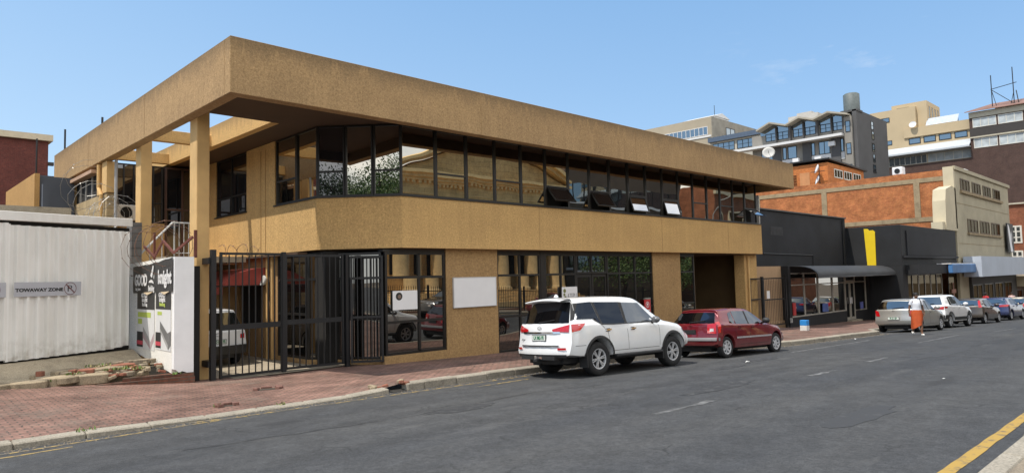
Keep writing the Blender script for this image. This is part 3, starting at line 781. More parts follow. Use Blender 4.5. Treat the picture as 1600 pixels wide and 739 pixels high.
def boundary():
    t = thing('boundary_extension', 'cream stone side wall with a strip of dark glazing under the left roof beam', 'building', (6.05, 27, -2))
    m_st = brick('cream_stone', (.46, .35, .20), (.40, .30, .17), (.30, .23, .14), 'YZ', .5, .26, .02, dirt=.25)
    mb = MB().mat(m_st); mb.box(6.05, 6.3, 25.7, 36, -2, 3.2); mb.build('wall', t)
    for (a, b, z) in ((25.6, 26.2, 4.25), (26.45, 26.85, 4.25), (30.3, 31.0, 4.0)): mb = MB().mat(m_col); mb.box(6.02, 6.3, a, b, 3.203, z); mb.build('pier', t)
    mb = MB().mat(m_col); mb.tube([(5.95, 26.32, 4.2), (5.95, 26.32, 3.4), (5.95, 26.0, 3.15), (5.95, 26.0, 1.8)], .06, 8); mb.build('drainpipe', t)
    mb = MB().mat(m_in); mb.box(6.12, 6.25, 26.85, 35.4, 3.2, 4.0); mb.build('glazing', t)
    mb = MB().mat(plain('grey_mullion', (.35, .34, .32), .6))
    for y in (27.8, 28.7, 29.5, 32, 33.2): mb.box(6.07, 6.12, y, y+.05, 3.2, 4.0)
    mb.build('mullion', t)
    mb = MB().mat(plain('tile_edge', (.42, .27, .18), .8)); mb.box(5.85, 6.3, 26.9, 35.6, 4.0, 4.12); mb.build('roof', t)
    mb = MB().mat(plain('grey_post', (.33, .33, .33), .5)); mb.tube([(6.25, 25.4, .9), (6.25, 25.4, 4.27)], .05, 8); mb.build('post', t)
boundary()
def aircon():
    t = thing('air_conditioner', 'white air conditioner unit outside the dark terrace glazing', 'air conditioner', (6.9, 27.0, 2.3))
    mb = MB().mat(plain('ac_white', (.62, .61, .57), .5, var=.08)); mb.box(6.62, 7.42, 26.85, 27.15, 2.40, 2.95); mb.build('case', t, bevel=.02)
    g = MB().mat(m_in); g.lathe([(.0, 0), (.2, 0), (.2, .02), (.0, .02)], 16, Matrix.Translation((6.95, 26.86, 2.68)) @ Matrix.Rotation(R(90), 4, 'X')); g.build('fan_grille', t)
    g = MB().mat(m_frame); g.box(6.7, 6.75, 26.9, 27.3, 2.30, 2.398); g.box(7.3, 7.35, 26.9, 27.3, 2.30, 2.398); g.build('bracket', t)
aircon()
for i, (x, y, z, hh, lb) in enumerate([(6.1, 32.4, 5.56, .95, 'dark steel rod standing on the far end of the roof fascia'), (6.1, 26.6, 5.56, .36, 'short dark rod standing on the roof fascia nearer the corner')]):
    mb = MB().mat(m_frame); mb.tube([(x, y, z), (x, y, z+hh)], .035, 6); mb.tube([(x, y, z), (x, y, z+.04)], .09, 8)
    tag(mb.build('roof_rod'), lb, 'rod')
# ------------------------------------------------------------------ signs on the facade
m_wsign = plain('white_sign_board', (.74, .74, .75), .5, var=.03)
m_blk = plain('black_lettering', (.02, .02, .02), .6, var=0)
def board():
    t = thing('notice_board', 'large blank white board on the brown pier behind the white 4x4', 'sign', (14.3, 16.5, -.4))
    mb = MB().mat(m_wsign); mb.box(13.41, 15.17, 16.50, 16.545, -.84, .065); mb.build('board', t)
    f = MB().mat(plain('board_edge', (.5, .5, .5), .5)); 
    for (x0, x1, z0, z1) in ((13.39, 15.19, -.86, -.84), (13.39, 15.19, .065, .085), (13.39, 13.41, -.84, .065), (15.17, 15.19, -.84, .065)): f.box(x0, x1, 16.49, 16.545, z0, z1)
    f.build('frame', t)
board()
def paper():
    t = thing('window_poster', 'white paper notice with a round dark portrait stuck on the first shop window', 'poster', (11.6, 16.6, -.5))
    mb = MB().mat(m_wsign); mb.box(11.20, 12.07, 16.575, 16.58, -.82, -.27); mb.build('paper', t)
    g = MB().mat(m_blk); g.lathe([(0, 0), (.115, 0)], 18, Matrix.Translation((11.42, 16.572, -.43)) @ Matrix.Rotation(R(90), 4, 'X'))
    g.mat(plain('portrait_tone', (.2, .14, .11), .7)); g.lathe([(0, 0), (.06, 0)], 14, Matrix.Translation((11.43, 16.569, -.44)) @ Matrix.Rotation(R(90), 4, 'X'))
    g.build('portrait', t)
paper()
def sign_glass():
    t = thing('window_sign', 'white shop sign with leaf emblem and grey lettering left of the entrance door', 'sign', (18.9, 16.5, -1))
    mb = MB().mat(m_wsign); mb.box(18.42, 19.26, 16.52, 16.535, -1.35, -.44); mb.build('panel', t); t.location.z += .10
    F = lambda x, z: frame((x, 16.516, z), (1, 0, 0), (0, 0, 1))
    l = text_mb('ATEPU', .26, F(18.96, -.78), plain('grey_lettering', (.22, .22, .22), .6), sx=.66); l.mat(m_blk)
    for (x0, x1, z0, z1) in ((18.52, 19.18, -1.04, -1.01), (18.52, 18.98, -1.16, -1.13), (18.52, 19.10, -1.26, -1.235)): l.box(x0, x1, 16.513, 16.517, z0, z1)
    l.build('lettering', t)
    e = MB().mat(plain('emblem_green', (.16, .17, .05), .6))
    for a, b, r in ((18.56, -.58, .075), (18.54, -.72, .055), (18.6, -.82, .06)): e.lathe([(0, 0), (r, 0)], 10, Matrix.Translation((a, 16.516, b)) @ Matrix.Rotation(R(90), 4, 'X'))
    e.build('emblem', t)
sign_glass()
def red_sign():
    t = thing('window_sign', 'small red sign with a white round emblem at the right edge of the shopfront glass', 'sign', (23.9, 16.5, -1))
    mb = MB().mat(plain('red_sign', (.45, .02, .025), .5, var=.05)); mb.box(23.45, 23.89, 16.52, 16.535, -1.72, -.98); mb.build('panel', t)
    w = MB().mat(m_wsign); M = Matrix.Translation((23.67, 16.517, -1.19)) @ Matrix.Rotation(R(90), 4, 'X')
    w.lathe([(.10, 0), (.12, 0)], 18, M); w.poly([(23.61, 16.517, -1.14), (23.68, 16.517, -1.27), (23.73, 16.517, -1.14)])
    for (x0, x1, z0, z1) in ((23.52, 23.82, -1.45, -1.40), (23.52, 23.82, -1.53, -1.48), (23.55, 23.79, -1.62, -1.57)): w.box(x0, x1, 16.513, 16.517, z0, z1)
    w.build('emblem', t)
red_sign()
# ------------------------------------------------------------------ black driveway gate
m_gate = plain('black_gate_steel', (.007, .0075, .009), .5, var=.25, vs=6)
def gate_leaf(p0, p1, zb, zt, n, parent, name='leaf', rails=(), stile=.07, bar=.026):
    """square-tube leaf between plan points p0,p1 with n bars"""
    p0, p1 = Vector((*p0, 0)), Vector((*p1, 0)); t = (p1-p0); L = t.length; t.normalize()
    P = lambda s, z: Vector(((p0+t*s).x, (p0+t*s).y, z))
    mb = MB().mat(m_gate)
    w = stile
    mb.bar(P(w/2, zb), P(w/2, zt), w, w*.8, up=t); mb.bar(P(L-w/2, zb), P(L-w/2, zt), w, w*.8, up=t)
    mb.bar(P(w, zb+w/2), P(L-w, zb+w/2), .05, .06); mb.bar(P(w, zt-w/2), P(L-w, zt-w/2), .05, .06)
    for z, hh in rails: mb.bar(P(w, z), P(L-w, z), .045, hh)
    mb.build(name, parent)
    g = MB().mat(m_gate)
    for i in range(1, n):
        s = w+(L-2*w)*i/n; g.bar(P(s, zb+w), P(s, zt-w), bar, bar, up=t)
    g.build('bars', parent)
def big_gate():
    t = thing('driveway_gate', 'tall black steel bar gate across the driveway beside the first column', 'gate', (6.4, 17.3, -2.35))
    gate_leaf((6.62, 17.42), (8.32, 17.48), -2.30, .84, 9, t, rails=((-1.05, .14),))
    gate_leaf((8.36, 17.48), (10.03, 17.28), -2.28, .80, 9, t, rails=((-1.02, .13),))
    gate_leaf((10.16, 17.15), (10.92, 16.62), -2.26, .76, 6, t, name='side_panel', rails=((-.98, .06), (.12, .05)))
    for (x, y, z0, z1, r) in ((6.46, 17.42, -2.5, .90, .062), (8.34, 17.48, -2.32, .86, .05), (10.10, 17.23, -2.5, .80, .06)):
        p = MB().mat(m_gate); p.box(x-r, x+r, y-r, y+r, z0, z1); p.build('post', t)
    b = MB().mat(m_gate); b.box(6.35, 6.5, 17.42, 17.9, .55, .7); b.box(6.35, 6.5, 17.42, 17.9, -2.0, -1.85); b.build('hinge', t)
big_gate()
def coil(mb, p, q, r, turns, seed, barb=True, n=14, wire=.0065):
    rr = random.Random(seed); p, q = Vector(p), Vector(q); d = q-p; a = d.normalized().orthogonal(); b = d.normalized().cross(a)
    pts = []
    for i in range(int(turns*n)+1):
        u = i/(turns*n); th = 2*math.pi*i/n; k = r*(1+.22*math.sin(u*17+seed)+rr.uniform(-.03, .03))
        pts.append(p+d*(u+.02*math.sin(th*1.5))+a*(k*math.cos(th))+b*(k*math.sin(th)))
    mb.tube(pts, wire, 4)
    if barb:
        for i in range(1, len(pts)-1, 2):
            t = (pts[i+1]-pts[i-1]).normalized(); s = t.orthogonal().normalized()*.03
            mb.poly([pts[i]-s, pts[i]+t*.02, pts[i]+s, pts[i]-t*.02])
m_wire = plain('galvanised_wire', (.34, .33, .31), .45, .6, var=.25, vs=9)
m_rust = plain('rusty_wire', (.16, .09, .06), .8, var=.4, vs=9)
for (p, q, r, tn, sd, m, lb) in [((5.7, 20.6, 1.0), (5.6, 17.4, 1.0), .42, 6, 2, m_rust, 'coil of rusty razor wire along the top of the white poster wall'),
                              ((6.65, 17.5, .90), (7.75, 17.5, .88), .10, 4, 5, m_rust, 'loose razor wire lying along the top of the driveway gate'),
                              ((5.6, 25.2, 2.5), (5.75, 27.4, 3.9), .50, 4, 9, m_wire, 'bright razor wire coil hanging off the left roof beam'),
                              ((5.9, 23.0, 2.25), (6.0, 26.2, 2.35), .36, 6, 12, m_wire, 'razor wire coil before the terrace glazing behind the garage roof')]:
    mb = MB().mat(m); coil(mb, p, q, r, tn, sd); tag(mb.build('razor_wire'), lb, 'razor wire')
def spikes():
    t = thing('wire_bracket', 'rusty red zigzag angle-iron bracket on top of the poster wall', 'bracket', (5.7, 18.5, .7))
    mb = MB().mat(plain('red_oxide', (.13, .04, .028), .8, var=.3, vs=9))
    pts = [(5.72, 20.4, 1.12), (5.72, 19.5, .80), (5.72, 18.8, 1.18), (5.72, 18.0, .84), (5.95, 17.35, 1.20)]
    for a, b in zip(pts[:-1], pts[1:]): mb.bar(a, b, .04, .06)
    mb.bar((5.75, 19.6, .7), (5.75, 19.6, 1.45), .05, .05); mb.bar((6.05, 17.45, .7), (6.05, 17.45, 1.38), .05, .07)
    mb.build('angle_iron', t)
spikes()
# ------------------------------------------------------------------ white poster wall
m_ww = mk_concrete('whitewashed_wall', (.80, .79, .75), .10)
m_wf = plain('white_pillar_paint', (.80, .81, .82), .8, var=.07, vs=2, bump=.2)
def poster_wall():
    t = thing('poster_wall', 'white painted yard wall with a squared white end, covered in advertisements', 'wall', (5.6, 19, -2))
    mb = MB().mat(m_ww)
    mb.prism([(5.55, 17.55, -2.06), (5.55, 17.55, .72), (5.55, 21.05, .66), (5.55, 21.05, -1.66)], (.25, 0, 0)); mb.build('wall_panel', t)
    p = MB().mat(m_wf); rr = random.Random(2)
    bot = [(5.553+.045*i, 17.40, -1.98-.012*i+rr.uniform(-.025, .025)) for i in range(11)]
    p.prism(bot+[(6.003, 17.40, .72), (5.553, 17.40, .72)], (0, .148, 0)); p.build('end_pillar', t, recalc=True)
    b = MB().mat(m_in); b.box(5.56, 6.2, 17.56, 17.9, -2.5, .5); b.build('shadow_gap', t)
poster_wall()
XP = 5.55
def FP(y, z, d=.0): return frame((XP-d, y, z), (0, -1, 0), (0, 0, 1))
m_ban = plain('banner_vinyl', (.030, .030, .031), .38, var=.3, vs=2, bump=.35, bs=2.2)
m_txt = plain('white_print', (.72, .72, .72), .5, var=0)
m_lime = plain('lime_print', (.42, .52, .10), .6, var=.1)
def banner():
    t = thing('banner', 'black vinyl banner with large white words and a helmet emblem, topmost on the poster wall', 'banner', (5.5, 19, .3))
    mb = MB().mat(m_ban); mb.smooth = True
    rows = []
    for i in range(13):
        y = 20.66-3.20*i/12; s = i/12
        zt = .56+.155*s+.012*math.sin(i*2.1)-.03*math.sin(math.pi*s); zb = -.15+.03*s
        rows.append([(XP-.012-.012*abs(math.sin(i*1.7+j*.9)), y, zb+(zt-zb)*j/6) for j in range(7)])
    mb.grid(rows); mb.build('sheet', t)
    l = text_mb('GOOD', .40, FP(19.93, .18, .032), m_txt, sx=.86, bold=.018)
    l.add(text_mb('knight', .46, FP(18.02, .235, .032), m_txt, sx=.88, bold=.018))
    l.add(text_mb('Bedding', .20, FP(19.05, -.03, .032), m_txt, sx=.75, bold=.005)); l.add(text_mb('King Street', .12, FP(20.17, -.04, .032), m_txt, sx=.8))
    l.build('lettering', t)
    e = MB().mat(m_txt)
    for pts in ([(19.12, .30), (19.02, .42), (18.93, .56), (18.86, .54), (18.90, .38), (18.98, .24)], [(19.25, .12), (19.2, .17), (19.05, .20), (18.9, .17), (18.84, .09), (19.0, .12)], [(18.86, .24), (18.83, .34), (18.80, .30), (18.82, .2)]):
        e.poly([(XP-.034, y, z) for y, z in pts])
    e.build('emblem', t)
banner()
def poster(y0, y1, z0, z1, left):
    lab = 'tall white bedding poster with a pinkish bed picture, farther of the two under the banner' if left else 'tall white bedding poster with a grey mattress picture, nearer to the white pillar'
    t = thing('poster', lab, 'poster', (5.5, (y0+y1)/2, z0), group='bedding posters on the white wall')
    W = y0-y1; Y = lambda s: y0-W*s; Z = lambda s: z1-(z1-z0)*s
    mb = MB().mat(plain('poster_paper', (.66, .67, .68), .55, var=.04) if left else bpy.data.materials['poster_paper'])
    x = XP-.008
    mb.poly([(x, Y(0), Z(1)), (x, Y(1), Z(1)), (x, Y(1), Z(0)), (x, Y(0), Z(0))])
    d = .003
    def q(s0, s1, a, b, m, k=1): mb.mat(m); mb.poly([(x-d*k, Y(s0), Z(b)), (x-d*k, Y(s1), Z(b)), (x-d*k, Y(s1), Z(a)), (x-d*k, Y(s0), Z(a))])
    q(0, 1, .0, .30, m_ban)
    red = plain('poster_red', (.5, .06, .09), .6, var=0) if left else bpy.data.materials['poster_red']
    gr = plain('poster_grey', (.16, .16, .16), .6, var=.2) if left else bpy.data.materials['poster_grey']
    pk = plain('poster_pink', (.42, .32, .34), .6, var=.1) if left else bpy.data.materials['poster_pink']
    lg = plain('poster_light', (.36, .36, .36), .6, var=.1) if left else bpy.data.materials['poster_light']
    q(0, .36, .70, .97, m_blk); q(0, .36, .86, .93, red, 2)
    def tri(pts, m, k=1): mb.mat(m); mb.poly([(x-d*k, Y(a), Z(b)) for a, b in pts][::-1])
    if left:
        tri([(.36, .60), (.36, .70), (.80, .99), (.80, .86)], lg); tri([(.36, .70), (.36, .80), (.80, .99), (.80, .93)], pk, 2); tri([(.80, .86), (.80, .99), (.97, .84), (.97, .70)], pk)
        q(.05, .80, .35, .44, m_lime); q(.06, .30, .47, .56, m_lime)
    else:
        tri([(.30, .50), (.30, .66), (.84, .97), (.84, .84)], gr); tri([(.30, .62), (.30, .68), (.84, .98), (.84, .90)], lg, 2); tri([(.84, .84), (.84, .98), (1, .90), (1, .66)], gr); tri([(.3, .5), (.84, .84), (1, .66), (.80, .70)], gr, 2)
        q(.12, .42, .34, .40, m_lime)
    mb.build('sheet', t)
    F = lambda s, z: FP(Y(s), Z(z), .02)
    l = text_mb('GOOD', .15, F(.45, .055), m_txt, sx=1.1, bold=.006); l.add(text_mb('knight', .17, F(.46, .13), m_txt, sx=1.1, bold=.006))
    l.add(text_mb('Bedding', .12, F(.46, .215), m_txt if left else m_lime, sx=1.1, bold=.005)); l.add(text_mb('R1299', .12, F(.18, .775), m_lime, sx=.8, bold=.006)) if False else None
    l.build('lettering', t)
    c = MB().mat(plain('torn_paper', (.45, .36, .24), .8)); c.poly([(x-.02, Y(.35), Z(.0)), (x-.05, Y(.7), Z(.045)), (x-.02, Y(.95), Z(-.01))]); c.build('torn_corner', t)
poster(20.30, 18.84, -1.60, -.13, True)
poster(18.74, 17.60, -1.55, -.12, False)
# ------------------------------------------------------------------ white garage
G0, G1 = Vector((2.4, 19.1, 0)), Vector((5.3, 20.3, 0)); GT = (G1-G0).normalized(); GN = Vector((GT.y, -GT.x, 0))
def GP(s, z, d=0): v = G0+GT*s+GN*d; return Vector((v.x, v.y, z))
m_gar = plain('white_garage_paint', (.84, .84, .82), .55, var=.10, vs=1.3)
def mk_gar():
    m, nt, b = nmat('white_corrugated'); v = objco(nt)
    s = noise(nt, objco(nt, (3, 3, .4)), 1.5, 5, .6)
    c = mix(nt, 1, ramp(nt, s, [(.25, (.74, .73, .69)), (.6, (.83, .825, .80))]), ramp(nt, noise(nt, v, 1.2, 5), [(.3, .92), (.65, 1.0)]), 'MULTIPLY')
    t = nd(nt, 'ShaderNodeTexCoord'); sp = nd(nt, 'ShaderNodeSeparateXYZ'); lk(nt, t.outputs['Object'], sp.inputs[0])
    k = mathn(nt, 'SUBTRACT', 1.0, mathn(nt, 'DIVIDE', sp.outputs['Z'], .55), clamp=True)
    k = mathn(nt, 'MULTIPLY', k, ramp(nt, noise(nt, v, 6, 4), [(.4, .0), (.7, .6)]))
    c = mix(nt, k, c, (.22, .17, .11))
    rs = noise(nt, objco(nt, (4, 4, .5), (0, 0, 0)), 1.3, 5, .7)
    c = mix(nt, ramp(nt, rs, [(.66, 0), (.76, .45)]), c, (.30, .19, .10))
    lk(nt, c, b.inputs['Base Color']); b.inputs['Roughness'].default_value = .5
    bumpn(nt, b, noise(nt, v, 2.2, 2), .35, .03); return m
m_cor = mk_gar()
def garage():
    t = thing('garage', 'white corrugated steel garage front with a flat white fascia at the pavement', 'garage', (2.4, 19.1, -1.62))
    def panel(s0, s1, zb0, zb1, zt, name):
        mb = MB().mat(m_cor); pit = .235; s = s0; ss = []
        while s < s1-1e-3:
            for u, d in ((0, 0), (.36, 0), (.50, .085), (.74, .085), (.90, 0)):
                if s+u*pit < s1: ss.append((s+u*pit, d))
            s += pit
        ss.append((s1, 0))
        mb.grid([[GP(a, zb0+(zb1-zb0)*(a-s0)/(s1-s0)-(.0 if a < s1-.5 else -.10*(a-s1+.5)*1.0), d+.02), GP(a, zt, d+.02)] for a, d in ss])
        return mb.build(name, t)
    panel(.17, 3.13, -1.60, -1.56, 1.50, 'door_panel'); panel(-2.9, .10, -1.60, -1.60, 1.54, 'door_panel')
    f = MB().mat(m_cor); f.prism([GP(-3, 1.55, 0), GP(3.2, 1.64, 0), GP(3.2, 1.845, 0), GP(-3, 1.77, 0)], GN*.10); f.build('fascia_board', t, bevel=.008)
    f = MB().mat(m_gar)
    for s in (.135,): f.prism([GP(s-.03, -1.6), GP(s+.03, -1.6), GP(s+.03, 1.52), GP(s-.03, 1.52)], GN*.05)
    f.build('jamb', t)
    k = MB().mat(m_in); k.poly([GP(-3, -1.66, -.03), GP(3.2, -1.66, -.03), GP(3.2, 1.6, -.03), GP(-3, 1.6, -.03)]); k.build('dark_gap', t)
    r = MB().mat(plain('garage_roof', (.35, .34, .32), .8)); r.prism([GP(-3, 1.70, -.05), GP(3.2, 1.70, -.05), GP(3.2, 1.70, -4.5), GP(-3, 1.70, -4.5)][::-1], (0, 0, .06)); r.build('roof', t)
    b = MB().mat(brick('grey_blocks', (.20, .19, .18), (.15, .145, .14), (.10, .10, .095), 'YZ', .42, .21, .015)); b.box(5.60, 5.86, 21.1, 21.6, -2, 1.83); b.build('block_pillar', t)
garage()
def tow_sign(s0, s1, full):
    t = thing('tow_away_sign', 'grey no-parking plate lettered in black on the white corrugated garage door' if full else 'edge of another grey plate on the far-left garage door', 'sign', GP((s0+s1)/2, 0, .06))
    mb = MB().mat(plain('sign_grey', (.42, .43, .47), .5, var=.05) if full else bpy.data.materials['sign_grey'])
    mb.prism([GP(s0, -.145, .118), GP(s1, -.145, .118), GP(s1, .185, .118), GP(s0, .185, .118)], GN*.006); mb.build('plate', t)
    n = 0
    def F(s, z): p = GP(s, z, .127); return frame(p, GT, (0, 0, 1))
    L = s1-s0
    l = text_mb('TOWAWAY ZONE', .105, F(s0+L*.365, .0), m_blk, sx=1.22, bold=.005)
    if full or True:
        rp = text_mb('R', .22, F(s0+L*.825, .015), m_blk, sx=1.35, bold=-.002); l.add(rp)
    l.build('lettering', t)
    e = MB().mat(plain('sign_red', (.13, .035, .035), .6, var=0) if full else bpy.data.materials['sign_red'])
    M = F(s0+L*.825, .02); ring = []
    for i in range(28):
        a = 2*math.pi*i/28; ring.append([M @ Vector((r*math.cos(a), r*math.sin(a), .002)) for r in (.138, .152)])
    ring.append(ring[0]); e.grid(ring)
    e.poly([M @ Vector(p) for p in ((-.105, .085, .003), (-.09, .105, .003), (.105, -.085, .003), (.09, -.105, .003))])
    e.build('no_parking_emblem', t)
tow_sign(.225, 1.785, True)
tow_sign(-1.50, .055, False)
# ------------------------------------------------------------------ behind the garage, far left
def far_left():
    t = thing('boundary_wall', 'weathered grey concrete wall behind the garage roof', 'wall', (2, 27, -2))
    mb = MB().mat(mk_concrete('old_wall', (.36, .32, .25), .4)); mb.box(-8, 5.3, 27, 27.3, -2, 2.75); mb.build('wall_panel', t)
    t = thing('tan_outbuilding', 'ochre outbuilding with a sloping parapet behind the garage', 'building', (5, 32, -2))
    mb = MB().mat(stucco('ochre_paint', (.50, .30, .12), grain=30))
    mb.prism([(4.72, 30, -2), (4.72, 30, 4.28), (4.72, 36.5, 4.28), (4.72, 36.5, -2)], (.16, 0, 0)); mb.build('wall', t)
    mb = MB().mat(m_frame); mb.tube([(4.80, 30.2, 4.2), (4.80, 30.2, 5.6)], .03, 5); mb.build('vent_pipe', t)
    t = thing('slate_wall', 'dark slate-grey rendered wall between the outbuilding and the roof fascia', 'wall', (6, 37, -2))
    mb = MB().mat(plain('slate_paint', (.075, .085, .105), .85, var=.15, vs=1)); mb.box(4.885, 6.0, 30.1, 30.4, -2, 4.2); mb.box(6.0, 9, 37, 37.3, -2, 5.2); mb.build('wall_panel', t)
    mb = MB().mat(bpy.data.materials['slate_paint']); mb.box(4.78, 4.96, 28.8, 29.0, 1, 3.75); mb.build('low_panel', t)
    t = thing('red_brick_block', 'distant dark red brick block with a cream cornice at the left edge', 'building', (0, 60, -2))
    mb = MB().mat(brick('dark_red_brick', (.16, .045, .035), (.12, .035, .03), (.12, .06, .05), 'XZ', .23, .085, .012, dirt=.25)); mb.box(-12, 10.25, 60, 75, -2, 11.0); mb.build('wall', t)
    mb = MB().mat(plain('cream_cornice', (.55, .47, .34), .8)); mb.box(-12.2, 10.5, 59.7, 75, 11.0, 11.45)
    mb.box(-12, 7.3, 59.92, 59.998, 6.4, 7.8); mb.box(-12, 7.0, 59.92, 59.998, 2.2, 4.4); mb.box(-12, 6.8, 59.9, 59.998, 9.0, 9.3); mb.build('cornice', t)
    mb = MB().mat(m_frame); mb.box(10.25, 10.6, 59.9, 60.2, 9.2, 9.45); mb.build('lamp', t)
far_left()
# ------------------------------------------------------------------ helpers for the other facades
m_gF = glass('far_glass', (.58, .66, .72), (.03, .04, .05), .45, .01, .4, .02)
m_gB = glass('brown_glass', (.5, .42, .30), (.045, .032, .017), .08, .02, .6)
m_gS = glass('street_glass', (.78, .76, .72), (.008, .008, .008), .40, .03, .5)
m_fw = plain('white_window_frame', (.62, .60, .54), .6, var=.05)
m_curt = plain('pale_curtain', (.42, .46, .48), .8, var=.35, vs=1.1)
def winX(parent, X, y0, y1, z0, z1, n=1, rows=1, fm=None, gm=None, bw=.06, out=.05, curtain=False):
    """window in a wall facing -X"""
    fm = fm or m_frame; gm = gm or m_gF; y0, y1 = min(y0, y1), max(y0, y1)
    mb = MB().mat(fm)
    mb.box(X-out, X-.003, y0, y1, z0, z0+bw); mb.box(X-out, X-.003, y0, y1, z1-bw, z1)
    for i in range(n+1):
        c = min(max(y0+(y1-y0)*i/n, y0+bw/2), y1-bw/2); mb.box(X-out, X-.003, c-bw/2, c+bw/2, z0+bw, z1-bw)
    for k in range(1, rows):
        z = z0+(z1-z0)*k/rows; mb.box(X-out+.01, X-.005, y0+bw, y1-bw, z-bw/3, z+bw/3)
    w = mb.build('window', parent)
    p = MB().mat(m_curt if curtain else gm); p.poly([(X-.012, y1-.02, z0+.02), (X-.012, y0+.02, z0+.02), (X-.012, y0+.02, z1-.02), (X-.012, y1-.02, z1-.02)]); p.build('pane', w)
    return w
def winY(parent, Y, x0, x1, z0, z1, n=1, rows=1, fm=None, gm=None, bw=.06, out=.05, curtain=False):
    """window in a wall facing -Y"""
    fm = fm or m_frame; gm = gm or m_gF
    mb = MB().mat(fm)
    mb.box(x0, x1, Y-out, Y-.003, z0, z0+bw); mb.box(x0, x1, Y-out, Y-.003, z1-bw, z1)
    for i in range(n+1):
        c = min(max(x0+(x1-x0)*i/n, x0+bw/2), x1-bw/2); mb.box(c-bw/2, c+bw/2, Y-out, Y-.003, z0+bw, z1-bw)
    for k in range(1, rows):
        z = z0+(z1-z0)*k/rows; mb.box(x0+bw, x1-bw, Y-out+.01, Y-.005, z-bw/3, z+bw/3)
    w = mb.build('window', parent)
    p = MB().mat(m_curt if curtain else gm); p.poly([(x0+.02, Y-.012, z0+.02), (x1-.02, Y-.012, z0+.02), (x1-.02, Y-.012, z1-.02), (x0+.02, Y-.012, z1-.02)]); p.build('pane', w)
    return w

# ------------------------------------------------------------------ alley with tan wall and a small black gate
def alley():
    t = thing('alley_wall', 'tan wall closing the gap between the office block and the black shop', 'wall', (35, 17.4, -2.8))
    mb = MB().mat(stucco('alley_paint', (.50, .34, .21), grain=40)); mb.box(33.66, 36.98, 16.9, 17.15, -3.3, .34); mb.box(33.66, 36.9, 16.75, 16.898, -3.3, -2.62); mb.build('wall_panel', t)
    g = thing('alley_gate', 'narrow black bar gate in front of the tan alley wall', 'gate', (34.6, 16.6, -2.8))
    gate_leaf((32.75, 16.62), (34.0, 16.60), -2.72, -.26, 8, g, rails=((-1.35, .06),), bar=.013)
    gate_leaf((34.15, 16.6), (36.55, 16.56), -2.80, -.27, 12, g, rails=((-1.42, .06),), bar=.013)
    p = MB().mat(m_gate); p.box(34.0, 34.13, 16.54, 16.66, -3, -.2); p.box(36.62, 36.72, 16.5, 16.6, -3, -.1); p.build('post', g)
    s = MB().mat(m_wsign); s.box(34.40, 34.72, 16.52, 16.53, -1.35, -.95); tag(s.build('small_notice'), 'small white notice hung on the narrow alley gate', 'sign')
alley()
